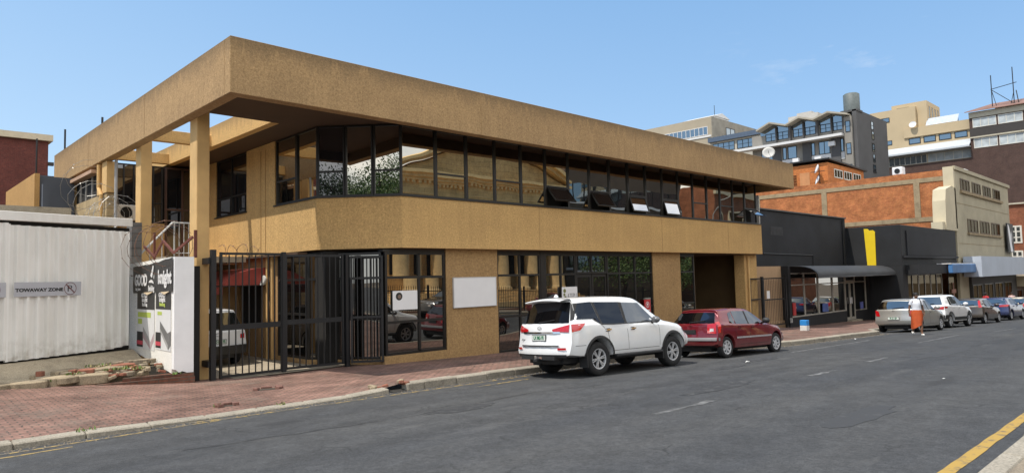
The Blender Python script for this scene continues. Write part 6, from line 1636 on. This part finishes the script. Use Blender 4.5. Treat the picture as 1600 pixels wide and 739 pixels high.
def person(loc, yaw, label, shirt, skirt, H=1.63, stride=.23, bag=True, trousers=None):
    """local: faces -Y, x to its left"""
    root = thing('person', label, 'person', loc, world=False); root.rotation_euler = (0, 0, R(yaw)); root.scale = (H/1.66,)*3
    s = stride
    J = [((0, 0, .93), (.155, .12)), ((0, .005, 1.05), (.135, .10)), ((0, .005, 1.20), (.15, .105)), ((0, .01, 1.34), (.15, .09)), ((0, .005, 1.42), (.06, .055)), ((0, -.005, 1.475), (.052, .052)), ((0, -.015, 1.545), (.072, .088)), ((0, -.01, 1.625), (.066, .082)), ((0, .0, 1.66), (.035, .045)),
         ((.165, .01, 1.36), .055), ((.232, .03, 1.11), .042), ((.25, -.04, .91), .033), ((.245, -.055, .85), (.022, .036)),
         ((-.165, .01, 1.36), .055), ((-.237, .06, 1.11), .042), ((-.262, .05, .91), .033), ((-.262, .045, .85), (.022, .036)),
         ((.085, -.0, .86), .105), ((.08, -s*.55, .48), .068), ((.075, -s*.75, .26), .056), ((.075, -s*.80, .08), .036), ((.085, -s*.80-.13, .035), (.04, .026)),
         ((-.085, .0, .86), .105), ((-.08, -s*.05, .49), .068), ((-.07, s*.75, .28), .056), ((-.07, s*1.25, .12), .036), ((-.08, s*1.25-.10, .05), (.04, .026))]
    E = [(0, 1), (1, 2), (2, 3), (3, 4), (4, 5), (5, 6), (6, 7), (7, 8), (3, 9), (9, 10), (10, 11), (11, 12), (3, 13), (13, 14), (14, 15), (15, 16), (0, 17), (17, 18), (18, 19), (19, 20), (20, 21), (0, 22), (22, 23), (23, 24), (24, 25), (25, 26)]
    # fingers and thumbs, rooted in the palms
    for hand, sx in ((12, 1), (16, -1)):
        hx, hy, hz = J[hand][0]
        for k, (dy, L) in enumerate(((-.027, .075), (-.009, .085), (.009, .08), (.026, .062))):
            a = len(J); J.append(((hx, hy+dy, hz-.045), .0095)); J.append(((hx-sx*.012, hy+dy-.006, hz-.045-L*.55), .009)); J.append(((hx-sx*.03, hy+dy-.012, hz-.045-L*.9), .008)); E += [(hand, a), (a, a+1), (a+1, a+2)]
        a = len(J); J.append(((hx-sx*.012, hy-.045, hz-.012), .011)); J.append(((hx-sx*.022, hy-.062, hz-.05), .0095)); E += [(hand, a), (a, a+1)]
    b = skin_body(J, E, 0, m_skin, 'body', root)
    # face
    f = MB().mat(plain('eye_white', (.55, .52, .48), .3, var=0) if 'eye_white' not in bpy.data.materials else bpy.data.materials['eye_white']); f.smooth = True
    for x in (-.03, .03):
        f.lathe([(0, -1), (.7, -.7), (1, 0), (.7, .7), (0, 1)], 8, Matrix.Translation((x, -.088, 1.565)) @ Matrix.Diagonal((.013, .008, .009, 1)))
    f.mat(m_hair)
    for x in (-.03, .03):
        f.lathe([(0, -1), (1, 0), (0, 1)], 8, Matrix.Translation((x, -.096, 1.565)) @ Matrix.Diagonal((.006, .004, .006, 1))); f.bar((x-.018, -.094, 1.588), (x+.018, -.094, 1.590), .006, .006)
    f.mat(m_skin); f.lathe([(0, -1), (.8, -.5), (1, -.2), (.5, .5), (0, 1.2)], 10, Matrix.Translation((0, -.103, 1.535)) @ Matrix.Diagonal((.018, .016, .024, 1)))
    for x in (-.078, .078): f.lathe([(0, -1), (.8, -.6), (1, 0), (.8, .6), (0, 1)], 8, Matrix.Translation((x, .01, 1.545)) @ Matrix.Diagonal((.012, .022, .032, 1)))
    f.mat(plain('lips', (.13, .045, .035), .5, var=0) if 'lips' not in bpy.data.materials else bpy.data.materials['lips']); f.lathe([(0, -1), (.8, -.5), (1, 0), (.8, .5), (0, 1)], 10, Matrix.Translation((0, -.094, 1.497)) @ Matrix.Diagonal((.026, .010, .010, 1)))
    f.build('face', root)
    hr = MB().mat(m_hair); hr.smooth = True
    hr.lathe([(1.0, -.35), (1.03, .1), (.93, .5), (.62, .86), (0, 1.0)], 18, Matrix.Translation((0, .014, 1.60)) @ Matrix.Rotation(R(-14), 4, 'X') @ Matrix.Diagonal((.088, .105, .092, 1)))
    hr.lathe([(0, -1), (.75, -.7), (1, 0), (.75, .7), (0, 1)], 12, Matrix.Translation((0, .115, 1.60)) @ Matrix.Diagonal((.05, .045, .05, 1)))
    hr.build('hair', root)
    t = MB().mat(shirt)
    rings(t, [(0, .0, .955, .186, .15, .02), (0, 0, 1.02, .172, .145, .025), (0, -.005, 1.12, .156, .132, .02), (0, -.012, 1.22, .168, .148, .012), (0, -.005, 1.31, .170, .128), (0, .005, 1.385, .150, .095), (0, .005, 1.43, .085, .075), (0, .005, 1.445, .066, .064)])
    for sx in (1, -1):
        p, q = Vector(J[9 if sx > 0 else 13][0]), Vector(J[10 if sx > 0 else 14][0]); q = p+(q-p)*.62; t.tube([p+Vector((-sx*.05, 0, .02)), p, (p+q)/2, q], [.062, .070, .068, .068], 14, cap=False)
    t.build('shirt', root)
    if skirt is not None:
        k = MB().mat(skirt)
        rings(k, [(0, 0, 1.0, .178, .148), (0, .01, .90, .205, .175, .01), (0, .012, .80, .222, .19, .02), (-.005, -.005, .62, .212, .20, .04, .02), (-.02, -.02, .46, .205, .20, .06, .05), (-.03, -.03, .36, .195, .20, .08, .12)], 34); k.build('skirt', root)
    if trousers is not None:
        k = MB().mat(trousers); rings(k, [(0, 0, 1.0, .178, .148), (0, .01, .88, .2, .17)])
        for a in (17, 22): k.tube([J[a][0], J[a+1][0], J[a+2][0], J[a+3][0]], [.118, .085, .075, .07], 12)
        k.build('trousers', root)
    sh = MB().mat(plain('white_shoe', (.62, .62, .60), .6, var=.08) if 'white_shoe' not in bpy.data.materials else bpy.data.materials['white_shoe']); sh.smooth = True
    for i, tl in ((20, 0), (25, .35)):
        x, y, z = J[i][0]; M = Matrix.Translation((x+(.008 if x > 0 else -.008), y-.05, z-.045)) @ Matrix.Rotation(tl, 4, 'X') @ Matrix.Diagonal((.048, .125, .038, 1))
        sh.lathe([(0, -.9), (.85, -.9), (1, -.5), (.95, .2), (.6, .9), (0, 1.1)], 14, M)
    sh.build('shoes', root)
    if bag:
        g = MB().mat(m_hair); g.tube([(.13, .09, 1.37), (.125, -.02, 1.435), (.12, -.11, 1.33), (.13, -.145, 1.22), (.16, -.12, 1.10), (.185, 0, 1.02)], .014, 6); g.build('bag_strap', root)
    return root
# ------------------------------------------------------------------ across the street (seen mirrored in the glass)
m_stone = brick('sandstone_blocks', (.86, .58, .26), (.76, .50, .22), (.40, .28, .14), 'XZ', 1.1, .45, .012, dirt=.3, bump=.2)
m_stone2 = mk_concrete('sandstone_trim', (.86, .60, .29), .3)
def temple():
    x0, x1, Y = 29.5, 48.3, -10.0
    t = thing('stone_temple_building', 'sandstone building with a columned pediment across the street, mirrored in the ribbon windows', 'building', ((x0+x1)/2, Y-3, -2.2))
    mb = MB().mat(m_stone); mb.box(x0-1, x1+1, Y-14, Y-3, -3.5, 8.6); mb.box(x0+.2, x1-.2, Y-.9, Y-.1, 6.2, 7.9); mb.build('wall', t)
    mb = MB().mat(m_stone2)
    for (a, b, d) in ((6.0, 6.2, .15), (6.75, 6.85, .05), (7.9, 8.1, .3), (8.1, 8.35, .5), (8.35, 8.6, .75)): mb.box(x0-d, x1+d, Y-3, Y+d-.1, a, b)
    for i in range(40): mb.box(x0+.15+i*.47, x0+.38+i*.47, Y-.1, Y+.15, 7.66, 7.9)
    mb.build('entablature', t)
    xc = (x0+x1)/2
    mb = MB().mat(m_stone); mb.prism([(x0, Y-.3, 8.603), (x1, Y-.3, 8.603), (xc, Y-.3, 12.2)], (0, -2.5, 0)); mb.build('pediment', t)
    mb = MB().mat(m_stone2)
    for sg in (-1, 1):
        for (lo, hi, d) in ((-.02, .25, .35), (.25, .5, .7)):
            a = Vector((xc+sg*(x1-x0+1.4)/2, 0, 8.62)); b = Vector((xc, 0, 12.25))
            mb.prism([(a.x, Y+d, a.z+lo), (b.x, Y+d, b.z+lo), (b.x, Y+d, b.z+hi), (a.x, Y+d, a.z+hi)], (0, -3.0, 0))
    mb.build('raking_cornice', t)
    for i in range(8):
        x = x0+1.1+(x1-x0-2.2)*i/7; c = MB().mat(m_stone2); c.smooth = True
        c.lathe([(.80, -1.0), (.80, -.8), (.66, -.7), (.62, -.6), (.62, 1.5), (.53, 5.3), (.56, 5.35), (.56, 5.45), (.75, 5.75), (.78, 6.0)], 22, Matrix.Translation((x, Y-.5, 0))); c.build('column', t)
    s = MB().mat(m_stone2)
    for i in range(5): s.box(x0-.5-i*.35, x1+.5+i*.35, Y-3.2, Y+.5+i*.35, -3, -1.0-.24*i)
    s.build('steps', t)
    w = MB().mat(m_in)
    for i in range(7):
        x = x0+1.1+(x1-x0-2.2)*(i+.5)/7; w.box(x-.55, x+.55, Y-2.995, Y-2.9, .2, 4.2)
    w.build('window', t)
temple()
def fence():
    t = thing('iron_fence', 'black spiked iron fence across the street, mirrored in the shop windows', 'fence', (35, -1.6, -2))
    mb = MB().mat(m_gate); xs = np.arange(14, 74, .16)
    for i, x in enumerate(xs):
        z = znear(x)+.12; mb.box(x-.011, x+.011, -1.62, -1.598, z, z+1.55)
        mb.poly([(x-.03, -1.61, z+1.55), (x+.03, -1.61, z+1.55), (x, -1.61, z+1.72)])
    for x0 in np.arange(14, 74, 4):
        z0, z1 = znear(x0)+.12, znear(x0+4)+.12
        for dz in (.2, 1.38): mb.bar((x0, -1.575, z0+dz), (x0+4, -1.575, z1+dz), .03, .05)
        mb.box(x0-.05, x0+.05, -1.55, -1.45, z0-.1, z0+1.75)
    mb.build('bars', t)
    b = MB().mat(brick('low_wall_brick', (.30, .12, .06), (.24, .09, .05), (.25, .2, .15), 'XZ')); b.box(14, 74, -1.75, -1.45, -5, -4.99); 
    for x0 in np.arange(14, 74, 4): b.box(x0+.002, x0+3.998, -1.72, -1.48, -5, znear(x0+4)+.28)
    b.build('plinth', t)
fence()
def tree(x, y, z, H, cr, seed, label, nl=4200, tone=(.05, .085, .02)):
    rr = random.Random(seed)
    t = thing('street_tree', label, 'tree', (x, y, z), world=False)
    br = MB().mat(m_bark); br.smooth = True
    th = H*.36; pts = [Vector((rr.uniform(-.1, .1)*i, rr.uniform(-.1, .1)*i, th*i/4)) for i in range(5)]
    br.tube(pts, [H*.035, H*.03, H*.027, H*.025, H*.022], 9)
    clumps = []
    for i in range(9):
        a = 2*math.pi*i/9+rr.uniform(-.3, .3); el = rr.uniform(.25, 1.2); L = H*rr.uniform(.28, .5)
        d = Vector((math.cos(a)*math.cos(el), math.sin(a)*math.cos(el), math.sin(el))); b = pts[-1]-Vector((0, 0, rr.uniform(0, th*.25)))
        m1 = b+d*L*.5+Vector((0, 0, rr.uniform(-.1, .3))); e = b+d*L; br.tube([b, m1, e], [H*.014, H*.009, H*.004], 6); clumps += [e, m1+d*L*.25]
        for k in range(7):
            q = m1+(e-m1)*rr.random(); s = Vector((rr.gauss(0, 1), rr.gauss(0, 1), rr.gauss(.3, .7))).normalized()*H*.13; br.tube([q, q+s], [H*.005, H*.002], 5); clumps.append(q+s)
    br.build('trunk', t)
    lf = MB(); mats = [m_leaf1, m_leaf2, m_leaf3]
    for m in mats: lf.mat(m)
    for i in range(nl):
        c = clumps[rr.randrange(len(clumps))]; p = c+Vector((rr.gauss(0, 1), rr.gauss(0, 1), rr.gauss(0, .75)))*cr*.16
        n = Vector((rr.gauss(0, 1), rr.gauss(0, 1), rr.gauss(.6, .8))).normalized(); a = n.orthogonal().normalized(); b = n.cross(a); s = rr.uniform(.07, .15)
        lf.cur = rr.choice((0, 0, 1, 1, 2)); lf.poly([p-a*s, p-b*s*.5, p+a*s, p+b*s*.5])
    lf.build('crown', t); return t
m_bark = plain('bark', (.075, .055, .040), .95, var=.3, vs=6, bump=.5)
m_leaf1 = plain('leaf_dark', (.05, .095, .022), .6, var=.3, vs=3); m_leaf2 = plain('leaf_mid', (.09, .155, .035), .6, var=.3, vs=3); m_leaf3 = plain('leaf_light', (.15, .21, .05), .6, var=.3, vs=3)
for (x, y, H, cr, sd, nl, lb) in [(52, -5.5, 7.5, 3.6, 1, 4500, 'leafy street tree across the street right of the stone temple'), (58.5, -6.2, 8.5, 4.0, 2, 4500, 'taller leafy tree across the street beyond the temple trees'), (66, -6, 7, 3.4, 3, 3500, 'third leafy tree across the street, before the brick block'),
                                (-23, -6.5, 15.5, 7.0, 4, 38000, 'big dense tree across the street, mirrored in the corner glazing'), (-30.5, -6.5, 16.0, 7, 5, 38000, 'second big tree mirrored in the corner glazing, farther up the street'), (-15, -14, 13, 6.0, 6, 12000, 'wide tree standing in the garden across the street')]:
    tree(x, y, zroad(x, 1.5)+.1, H, cr, sd, lb, nl)
def across_blocks():
    t = thing('brown_office_across', 'dark brown office block across the street with bands of windows', 'building', (62, -16, -4))
    mb = MB().mat(plain('brown_facade', (.12, .085, .06), .85, var=.15, vs=.3)); mb.box(51, 72, -26, -13, -6, 12.5); mb.build('wall', t)
    for z in (1, 4.4, 7.8):
        mb = MB().mat(m_white); mb.box(51.2, 71.8, -12.997, -12.9, z-.25, z); mb.build('sill', t)
        mb = MB().mat(m_gF); mb.box(51.6, 71.4, -12.996, -12.96, z, z+1.9); w = mb.build('window', t)
        mb = MB().mat(m_frame)
        for i in range(12): mb.box(51.6+1.8*i, 51.7+1.8*i, -12.958, -12.9, z, z+1.9)
        mb.build('mullion', w)
    t = thing('brick_block_across', 'red brick block with cream frames far down the opposite side of the street', 'building', (90, -18, -5))
    mb = MB().mat(brick('across_red_brick', (.33, .12, .06), (.27, .09, .045), (.30, .2, .14), 'XZ', .23, .085, .012)); mb.box(76, 110, -28, -11, -8, 11); mb.build('wall', t)
    mb = MB().mat(m_beige2); mb.box(75.8, 110, -10.997, -10.7, 10, 11.3); mb.box(75.8, 110, -10.997, -10.85, 3.2, 3.7); mb.build('cornice', t)
    for i in range(7):
        for z in (-.5, 5.2):
            mb = MB().mat(m_beige2); mb.box(77.5+4.5*i, 80.3+4.5*i, -10.996, -10.9, z, z+3.0); w = mb.build('window', t)
            mb = MB().mat(m_gB); mb.box(77.7+4.5*i, 80.1+4.5*i, -10.898, -10.88, z+.2, z+2.8); mb.build('pane', w)
    t = thing('pale_block_across', 'plain cream block across the street behind the big trees', 'building', (0, -30, -2))
    mb = MB().mat(m_beige2); mb.box(2, 24, -34, -22, -3, 6.5); mb.build('wall', t)
    mb = MB().mat(m_gF)
    for i in range(6): mb.box(4+3.3*i, 6+3.3*i, -21.99, -21.9, .5, 2.6)
    mb.build('window', t)
    l = thing('street_lamp', 'tall curved street lamp across the street, mirrored in the last ribbon windows', 'street lamp', (55.4, .6, -3))
    mb = MB().mat(plain('lamp_pole_steel', (.32, .33, .33), .5, .4)); mb.tube([(55.4, .6, -3), (55.4, .6, 3.5), (55.4, .9, 5.3), (55.5, 1.9, 6.5), (55.7, 3.4, 7.0)], [.09, .075, .06, .05, .045], 8); mb.build('pole', l)
    mb = MB().mat(m_frame); mb.box(55.6, 55.95, 3.3, 4.4, 6.93, 7.1); mb.build('lamp_head', l)
across_blocks()
# ------------------------------------------------------------------ traffic and people in place
SLOPE = 1.55; CROSS = -2.6
white = carpaint('white_car_paint', (.74, .75, .76)); maroon = carpaint('maroon_car_paint', (.15, .004, .012), .2, .3)
silver = carpaint('silver_car_paint', (.42, .41, .38), .55, .38); black = carpaint('black_car_paint', (.008, .008, .009)); blue = carpaint('blue_car_paint', (.008, .022, .10), .2)
sand = carpaint('champagne_car_paint', (.30, .27, .22), .5, .35); greyc = carpaint('brown_grey_paint', (.075, .062, .052), .4); sky_b = carpaint('pale_blue_paint', (.20, .32, .42), .4)
def at(x, yn, W, dz=0):
    y = yn+W/2-.07; return (x, y, zroad(x, y)+dz)
build_car('suv', 'large white 4x4 with dark privacy glass parked before the brown pier', SUV, at(12.42, 10.0, 1.855, 0), -4.0, SLOPE*.75, CROSS, white, 'cars parked along the kerb')
clio = hatch(L=3.95, H=1.41, W=1.70, wb=2.58, Rr=.302, ro=.60, belt=.93, zb=.24)
def clio_extra(c, root, paint):
    mb = MB().mat(plain('grey_bumper_strip', (.20, .20, .21), .6, var=.08)); c.patch(mb, lambda y, z: c.rear(y, z, .016), [(-.80, .50), (.80, .50)], [(-.80, .59), (.80, .59)], 2, 14)
    for sg in (-1, 1): c.patch(mb, lambda x, z: c.side(x, z, .014, sg), [(c.x0+.17, .50), (-.36, .50)], [(c.x0+.17, .59), (-.36, .58)], 2, 4)
    mb.build('bumper_strip', root)
clio.update(extra=clio_extra, rear_glass=m_cgrd, side_strip=[(.42, 2.25, .555, .05)], strip_mat=plain('grey_side_moulding', (.33, .30, .31), .5, var=.05), mirror_mat=m_trim, plate=(.05, .745, .42, .10, None), plate_dark=True, handle_mat=maroon,
    tail_clear=[('r', [(.60, .76), (.70, .76)], [(.60, .84), (.70, .84)])])
build_car('clio', 'dark red five-door hatchback parked in front of the white 4x4', clio, at(17.85, 9.78, 1.70), -5.0, SLOPE, CROSS, maroon, 'cars parked along the kerb')
build_car('corsa', 'silver hatchback with a green number plate parked behind the walking woman', hatch(L=4.0, H=1.50, W=1.74, wb=2.51, Rr=.31, ro=.66, belt=.98, plate=(0, .63, .46, .11, 'FS 21 GP'), rim='hub',
    tail=[('r', [(.60, .72), (.80, .74)], [(.66, .95), (.82, 1.0)]), ('s', [(-.48, .74), (-.34, .80)], [(-.50, .99), (-.30, .96)])], rearbands=[(-.85, .85, .40, .52, carpaint('silver_lower', (.26, .26, .25), .4), .01)]), at(34.0, 9.35, 1.74), -4.5, SLOPE, CROSS, silver, 'cars parked along the kerb')
build_car('ix35', 'white crossover with black lower trim parked in front of the silver hatchback', hatch(L=4.41, H=1.68, W=1.82, wb=2.64, Rr=.345, ro=.85, belt=1.10, zb=.30, clad=.07, zlip=.36, tw=.22, rim='alloy', cat='suv', tail=[('r', [(.40, .95), (.82, .93)], [(.42, 1.02), (.84, 1.08)]), ('s', [(-.70, .95), (-.35, 1.0)], [(-.68, 1.10), (-.28, 1.06)])],
    side_strip=[(.44, 2.2, .46, .16)], rearbands=[(-.86, .86, .44, .66, m_trim, .012)], wrap=True, plate=(0, .80, .46, .11, None)), at(39.6, 9.5, 1.82), -4.5, SLOPE, CROSS, white, 'cars parked along the kerb')
build_car('black_hatch', 'black hatchback with tall slim red tail lamps beyond the white crossover', hatch(L=3.85, H=1.45, W=1.66, wb=2.49, Rr=.295, ro=.62, belt=.95, zb=.24, tail=[('r', [(.64, .92), (.76, .92)], [(.55, 1.30), (.64, 1.32)]), ('s', [(-.46, .92), (-.36, .95)], [(-.20, 1.30), (-.14, 1.30)])], plate=(0, .42, .46, .11, None), tail_clear=[]), at(46.0, 9.35, 1.66), -4.0, SLOPE, CROSS, greyc, 'cars parked along the kerb')
build_car('blue_hatch', 'dark blue hatchback with wide red tail lamps, fifth in the parked row', hatch(L=4.2, H=1.46, W=1.76, wb=2.6, Rr=.315, ro=.75, belt=.98, tail=[('r', [(.38, .86), (.82, .86)], [(.42, .96), (.84, 1.0)]), ('s', [(-.58, .88), (-.32, .92)], [(-.58, 1.0), (-.28, .98)])], plate=(0, .66, .46, .11, None)), at(52.6, 9.3, 1.76), -3.5, SLOPE, CROSS, blue, 'cars parked along the kerb')
build_car('sand_sedan', 'champagne coloured hatchback beyond the dark blue one', hatch(L=4.3, H=1.47, W=1.75, wb=2.62, Rr=.31, ro=.8, belt=.97), at(58.8, 9.3, 1.75), -.6, SLOPE, CROSS, sand, 'cars parked along the kerb')
build_car('white_far', 'white hatchback near the far end of the parked row', hatch(L=4.2, H=1.5, W=1.75, wb=2.6, Rr=.31, ro=.75, belt=.98), at(65.5, 9.3, 1.75), -.6, SLOPE, CROSS, white, 'cars parked along the kerb')
build_car('silver_far', 'silver hatchback, farthest of the parked row', hatch(L=4.1, H=1.5, W=1.75, wb=2.55, Rr=.31, ro=.7, belt=.98), at(72, 9.3, 1.75), -.6, SLOPE, CROSS, silver, 'cars parked along the kerb')
# white crossover in the yard behind the bars: its tail to the street
yard = hatch(L=4.3, H=1.68, W=1.80, wb=2.67, Rr=.34, ro=.82, belt=1.02, zb=.30, clad=.06, zlip=.36, cat='suv', tail=[('r', [(.66, .80), (.80, .80)], [(.67, .92), (.81, .94)]), ('s', [(-.64, .80), (-.56, .80)], [(-.64, .95), (-.56, .93)])], rearbands=[(-.86, .86, .36, .62, m_trim, .014)], wrap=True, plate=(0, .74, .44, .11, 'HYD 042 FS'), badge=(0, .94, .08))
build_car('yard', 'white crossover parked in the yard behind the black bar gate', yard, (7.62, 20.9, -2.35), 90, 0, 0, white)
# mirrored cars on the near side of the road
build_car('pickup', 'dark brown crossover parked across the street, mirrored in the first shop window', hatch(L=4.9, H=1.75, W=1.85, wb=3.0, Rr=.37, ro=.95, belt=1.12, zb=.36, cat='suv', clad=.05, zlip=.4), (26.3, 2.42, zroad(26, 2.42)), 180, -SLOPE, -CROSS, greyc)
build_car('red_across', 'dark red hatchback parked across the street, mirrored beside the white 4x4', hatch(L=4.0, H=1.46, W=1.7, wb=2.5, Rr=.30, ro=.65, belt=.95, plate=(0, .62, .46, .11, None)), (34.0, 2.5, zroad(34, 2.5)), 180, -SLOPE, -CROSS, maroon)
build_car('blue_across', 'pale blue hatchback parked across the street, mirrored behind the driveway gate', hatch(L=4.0, H=1.48, W=1.7, wb=2.5, Rr=.30, ro=.65, belt=.95), (-13.0, 2.7, zroad(-13, 2.7)), 180, 0, -CROSS, sky_b)

m_tee = plain('white_tshirt', (.66, .68, .74), .8, var=.06, vs=6, bump=.2); m_org = plain('rust_orange_skirt', (.43, .072, .014), .8, var=.18, vs=5, bump=.3)
px, py = 30.35, 8.45
person((px, py, zroad(px, py)), -52, 'woman in a white t-shirt and long rust orange skirt walking across the road', m_tee, m_org, 1.64)
m_rtop = plain('red_top', (.42, .02, .03), .8, var=.1); m_dk = plain('dark_trousers', (.02, .02, .025), .8, var=.1)
person((61.5, 12.4, zwalk(61.5, 12.4)), 60, 'pedestrian in a red top behind the dark blue hatchback', m_rtop, None, 1.70, bag=False, trousers=m_dk)
person((69.5, 12.2, zwalk(69.5, 12.2)), -60, 'pedestrian in a pale pink top behind the far parked cars', plain('pale_pink_top', (.55, .38, .36), .8, var=.1), None, 1.72, bag=False, trousers=m_dk)

# ------------------------------------------------------------------ daylight
w = bpy.data.worlds.new('World'); scene.world = w; w.use_nodes = True
nt = w.node_tree; bg = nt.nodes['Background']
sky = nd(nt, 'ShaderNodeTexSky'); sky.sky_type = 'NISHITA'; sky.sun_disc = False
sky.sun_elevation = R(SUN_EL); sky.sun_rotation = R(-(90-SUN_AZ)); sky.altitude = 1400; sky.air_density = 1.0; sky.dust_density = SKY_DUST; sky.ozone_density = 2.0
# thin scattered cloud low in the sky
tc = nd(nt, 'ShaderNodeTexCoord'); mp = nd(nt, 'ShaderNodeMapping'); mp.inputs['Scale'].default_value = (1.6, 1.6, 5.0); lk(nt, tc.outputs['Generated'], mp.inputs['Vector'])
hs = nd(nt, 'ShaderNodeSeparateXYZ'); lk(nt, tc.outputs['Generated'], hs.inputs[0])
hm = nd(nt, 'ShaderNodeMapRange'); lk(nt, hs.outputs['Z'], hm.inputs['Value']); hm.inputs['From Min'].default_value = .02; hm.inputs['From Max'].default_value = .50
hx = nd(nt, 'ShaderNodeMapRange'); lk(nt, hs.outputs['X'], hx.inputs['Value']); hx.inputs['From Min'].default_value = .05; hx.inputs['From Max'].default_value = .95
hz = mix(nt, hm.outputs[0], mix(nt, hx.outputs[0], (4.9, 6.5, 7.7), (3.4, 5.2, 7.2)), mix(nt, hx.outputs[0], (2.3, 4.4, 7.3), (1.5, 3.5, 6.5)))
cl = nd(nt, 'ShaderNodeTexNoise'); cl.inputs['Scale'].default_value = 3.4; cl.inputs['Detail'].default_value = 7; cl.inputs['Roughness'].default_value = .62; lk(nt, mp.outputs[0], cl.inputs['Vector'])
cx_ = nd(nt, 'ShaderNodeSeparateXYZ'); lk(nt, tc.outputs['Generated'], cx_.inputs[0])
cm = nd(nt, 'ShaderNodeMapRange'); cm.interpolation_type = 'SMOOTHSTEP'; lk(nt, cx_.outputs['X'], cm.inputs['Value']); cm.inputs['From Min'].default_value = .80; cm.inputs['From Max'].default_value = .93
fac = mathn(nt, 'MULTIPLY', ramp(nt, cl.outputs['Fac'], [(.58, 0), (.76, .38)]), cm.outputs[0])
mx = mix(nt, fac, mix(nt, HAZE_F, sky.outputs[0], hz), CLOUD)
# bright broken cloud fills the half of the sky behind the street's far side (it whitens the panes and the shaded fronts)
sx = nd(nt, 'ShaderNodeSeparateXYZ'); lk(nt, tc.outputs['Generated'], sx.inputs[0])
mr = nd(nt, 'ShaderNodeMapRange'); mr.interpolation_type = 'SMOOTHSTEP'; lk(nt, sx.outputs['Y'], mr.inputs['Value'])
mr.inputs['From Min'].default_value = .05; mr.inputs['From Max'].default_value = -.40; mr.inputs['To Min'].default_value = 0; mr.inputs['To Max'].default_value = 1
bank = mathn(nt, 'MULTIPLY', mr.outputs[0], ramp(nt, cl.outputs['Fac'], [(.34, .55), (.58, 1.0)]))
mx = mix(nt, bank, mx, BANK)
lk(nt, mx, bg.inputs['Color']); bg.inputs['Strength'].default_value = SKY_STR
ld = bpy.data.lights.new('sun', 'SUN'); ld.energy = SUN_STR; ld.angle = R(.53); ld.color = (1.0, .93, .82)
lo = bpy.data.objects.new('sun', ld); COL.objects.link(lo); lo.location = (-30, 10, 40)
sv = Vector((-math.cos(R(SUN_EL))*math.cos(R(SUN_AZ)), math.cos(R(SUN_EL))*math.sin(R(SUN_AZ)), math.sin(R(SUN_EL))))
lo.rotation_euler = (-sv).to_track_quat('-Z', 'Y').to_euler()
# ------------------------------------------------------------------ camera
cam = bpy.data.cameras.new('camera'); cam.sensor_fit = 'HORIZONTAL'; cam.sensor_width = 36; cam.lens = 1066.66/1600*36
cam.clip_start = .1; cam.clip_end = 2000
co = bpy.data.objects.new('camera', cam); COL.objects.link(co)
yaw, pitch, roll = .7687, .0618, -.0237
cy, sy = math.cos(yaw), math.sin(yaw)
fw = Vector((sy*math.cos(pitch), cy*math.cos(pitch), math.sin(pitch))); ri = Vector((cy, -sy, 0)); up = ri.cross(fw)
r2 = ri*math.cos(roll)+up*math.sin(roll); u2 = -ri*math.sin(roll)+up*math.cos(roll)
co.matrix_world = Matrix(((r2.x, u2.x, -fw.x, 0), (r2.y, u2.y, -fw.y, 0), (r2.z, u2.z, -fw.z, 0), (0, 0, 0, 1)))
scene.camera = co
scene.view_settings.view_transform = 'Standard'; scene.view_settings.look = 'None'; scene.view_settings.exposure = 0; scene.view_settings.gamma = 1
scene.cycles.max_bounces = 8; scene.cycles.glossy_bounces = 5; scene.cycles.diffuse_bounces = 4
scene.cycles.use_denoising = True
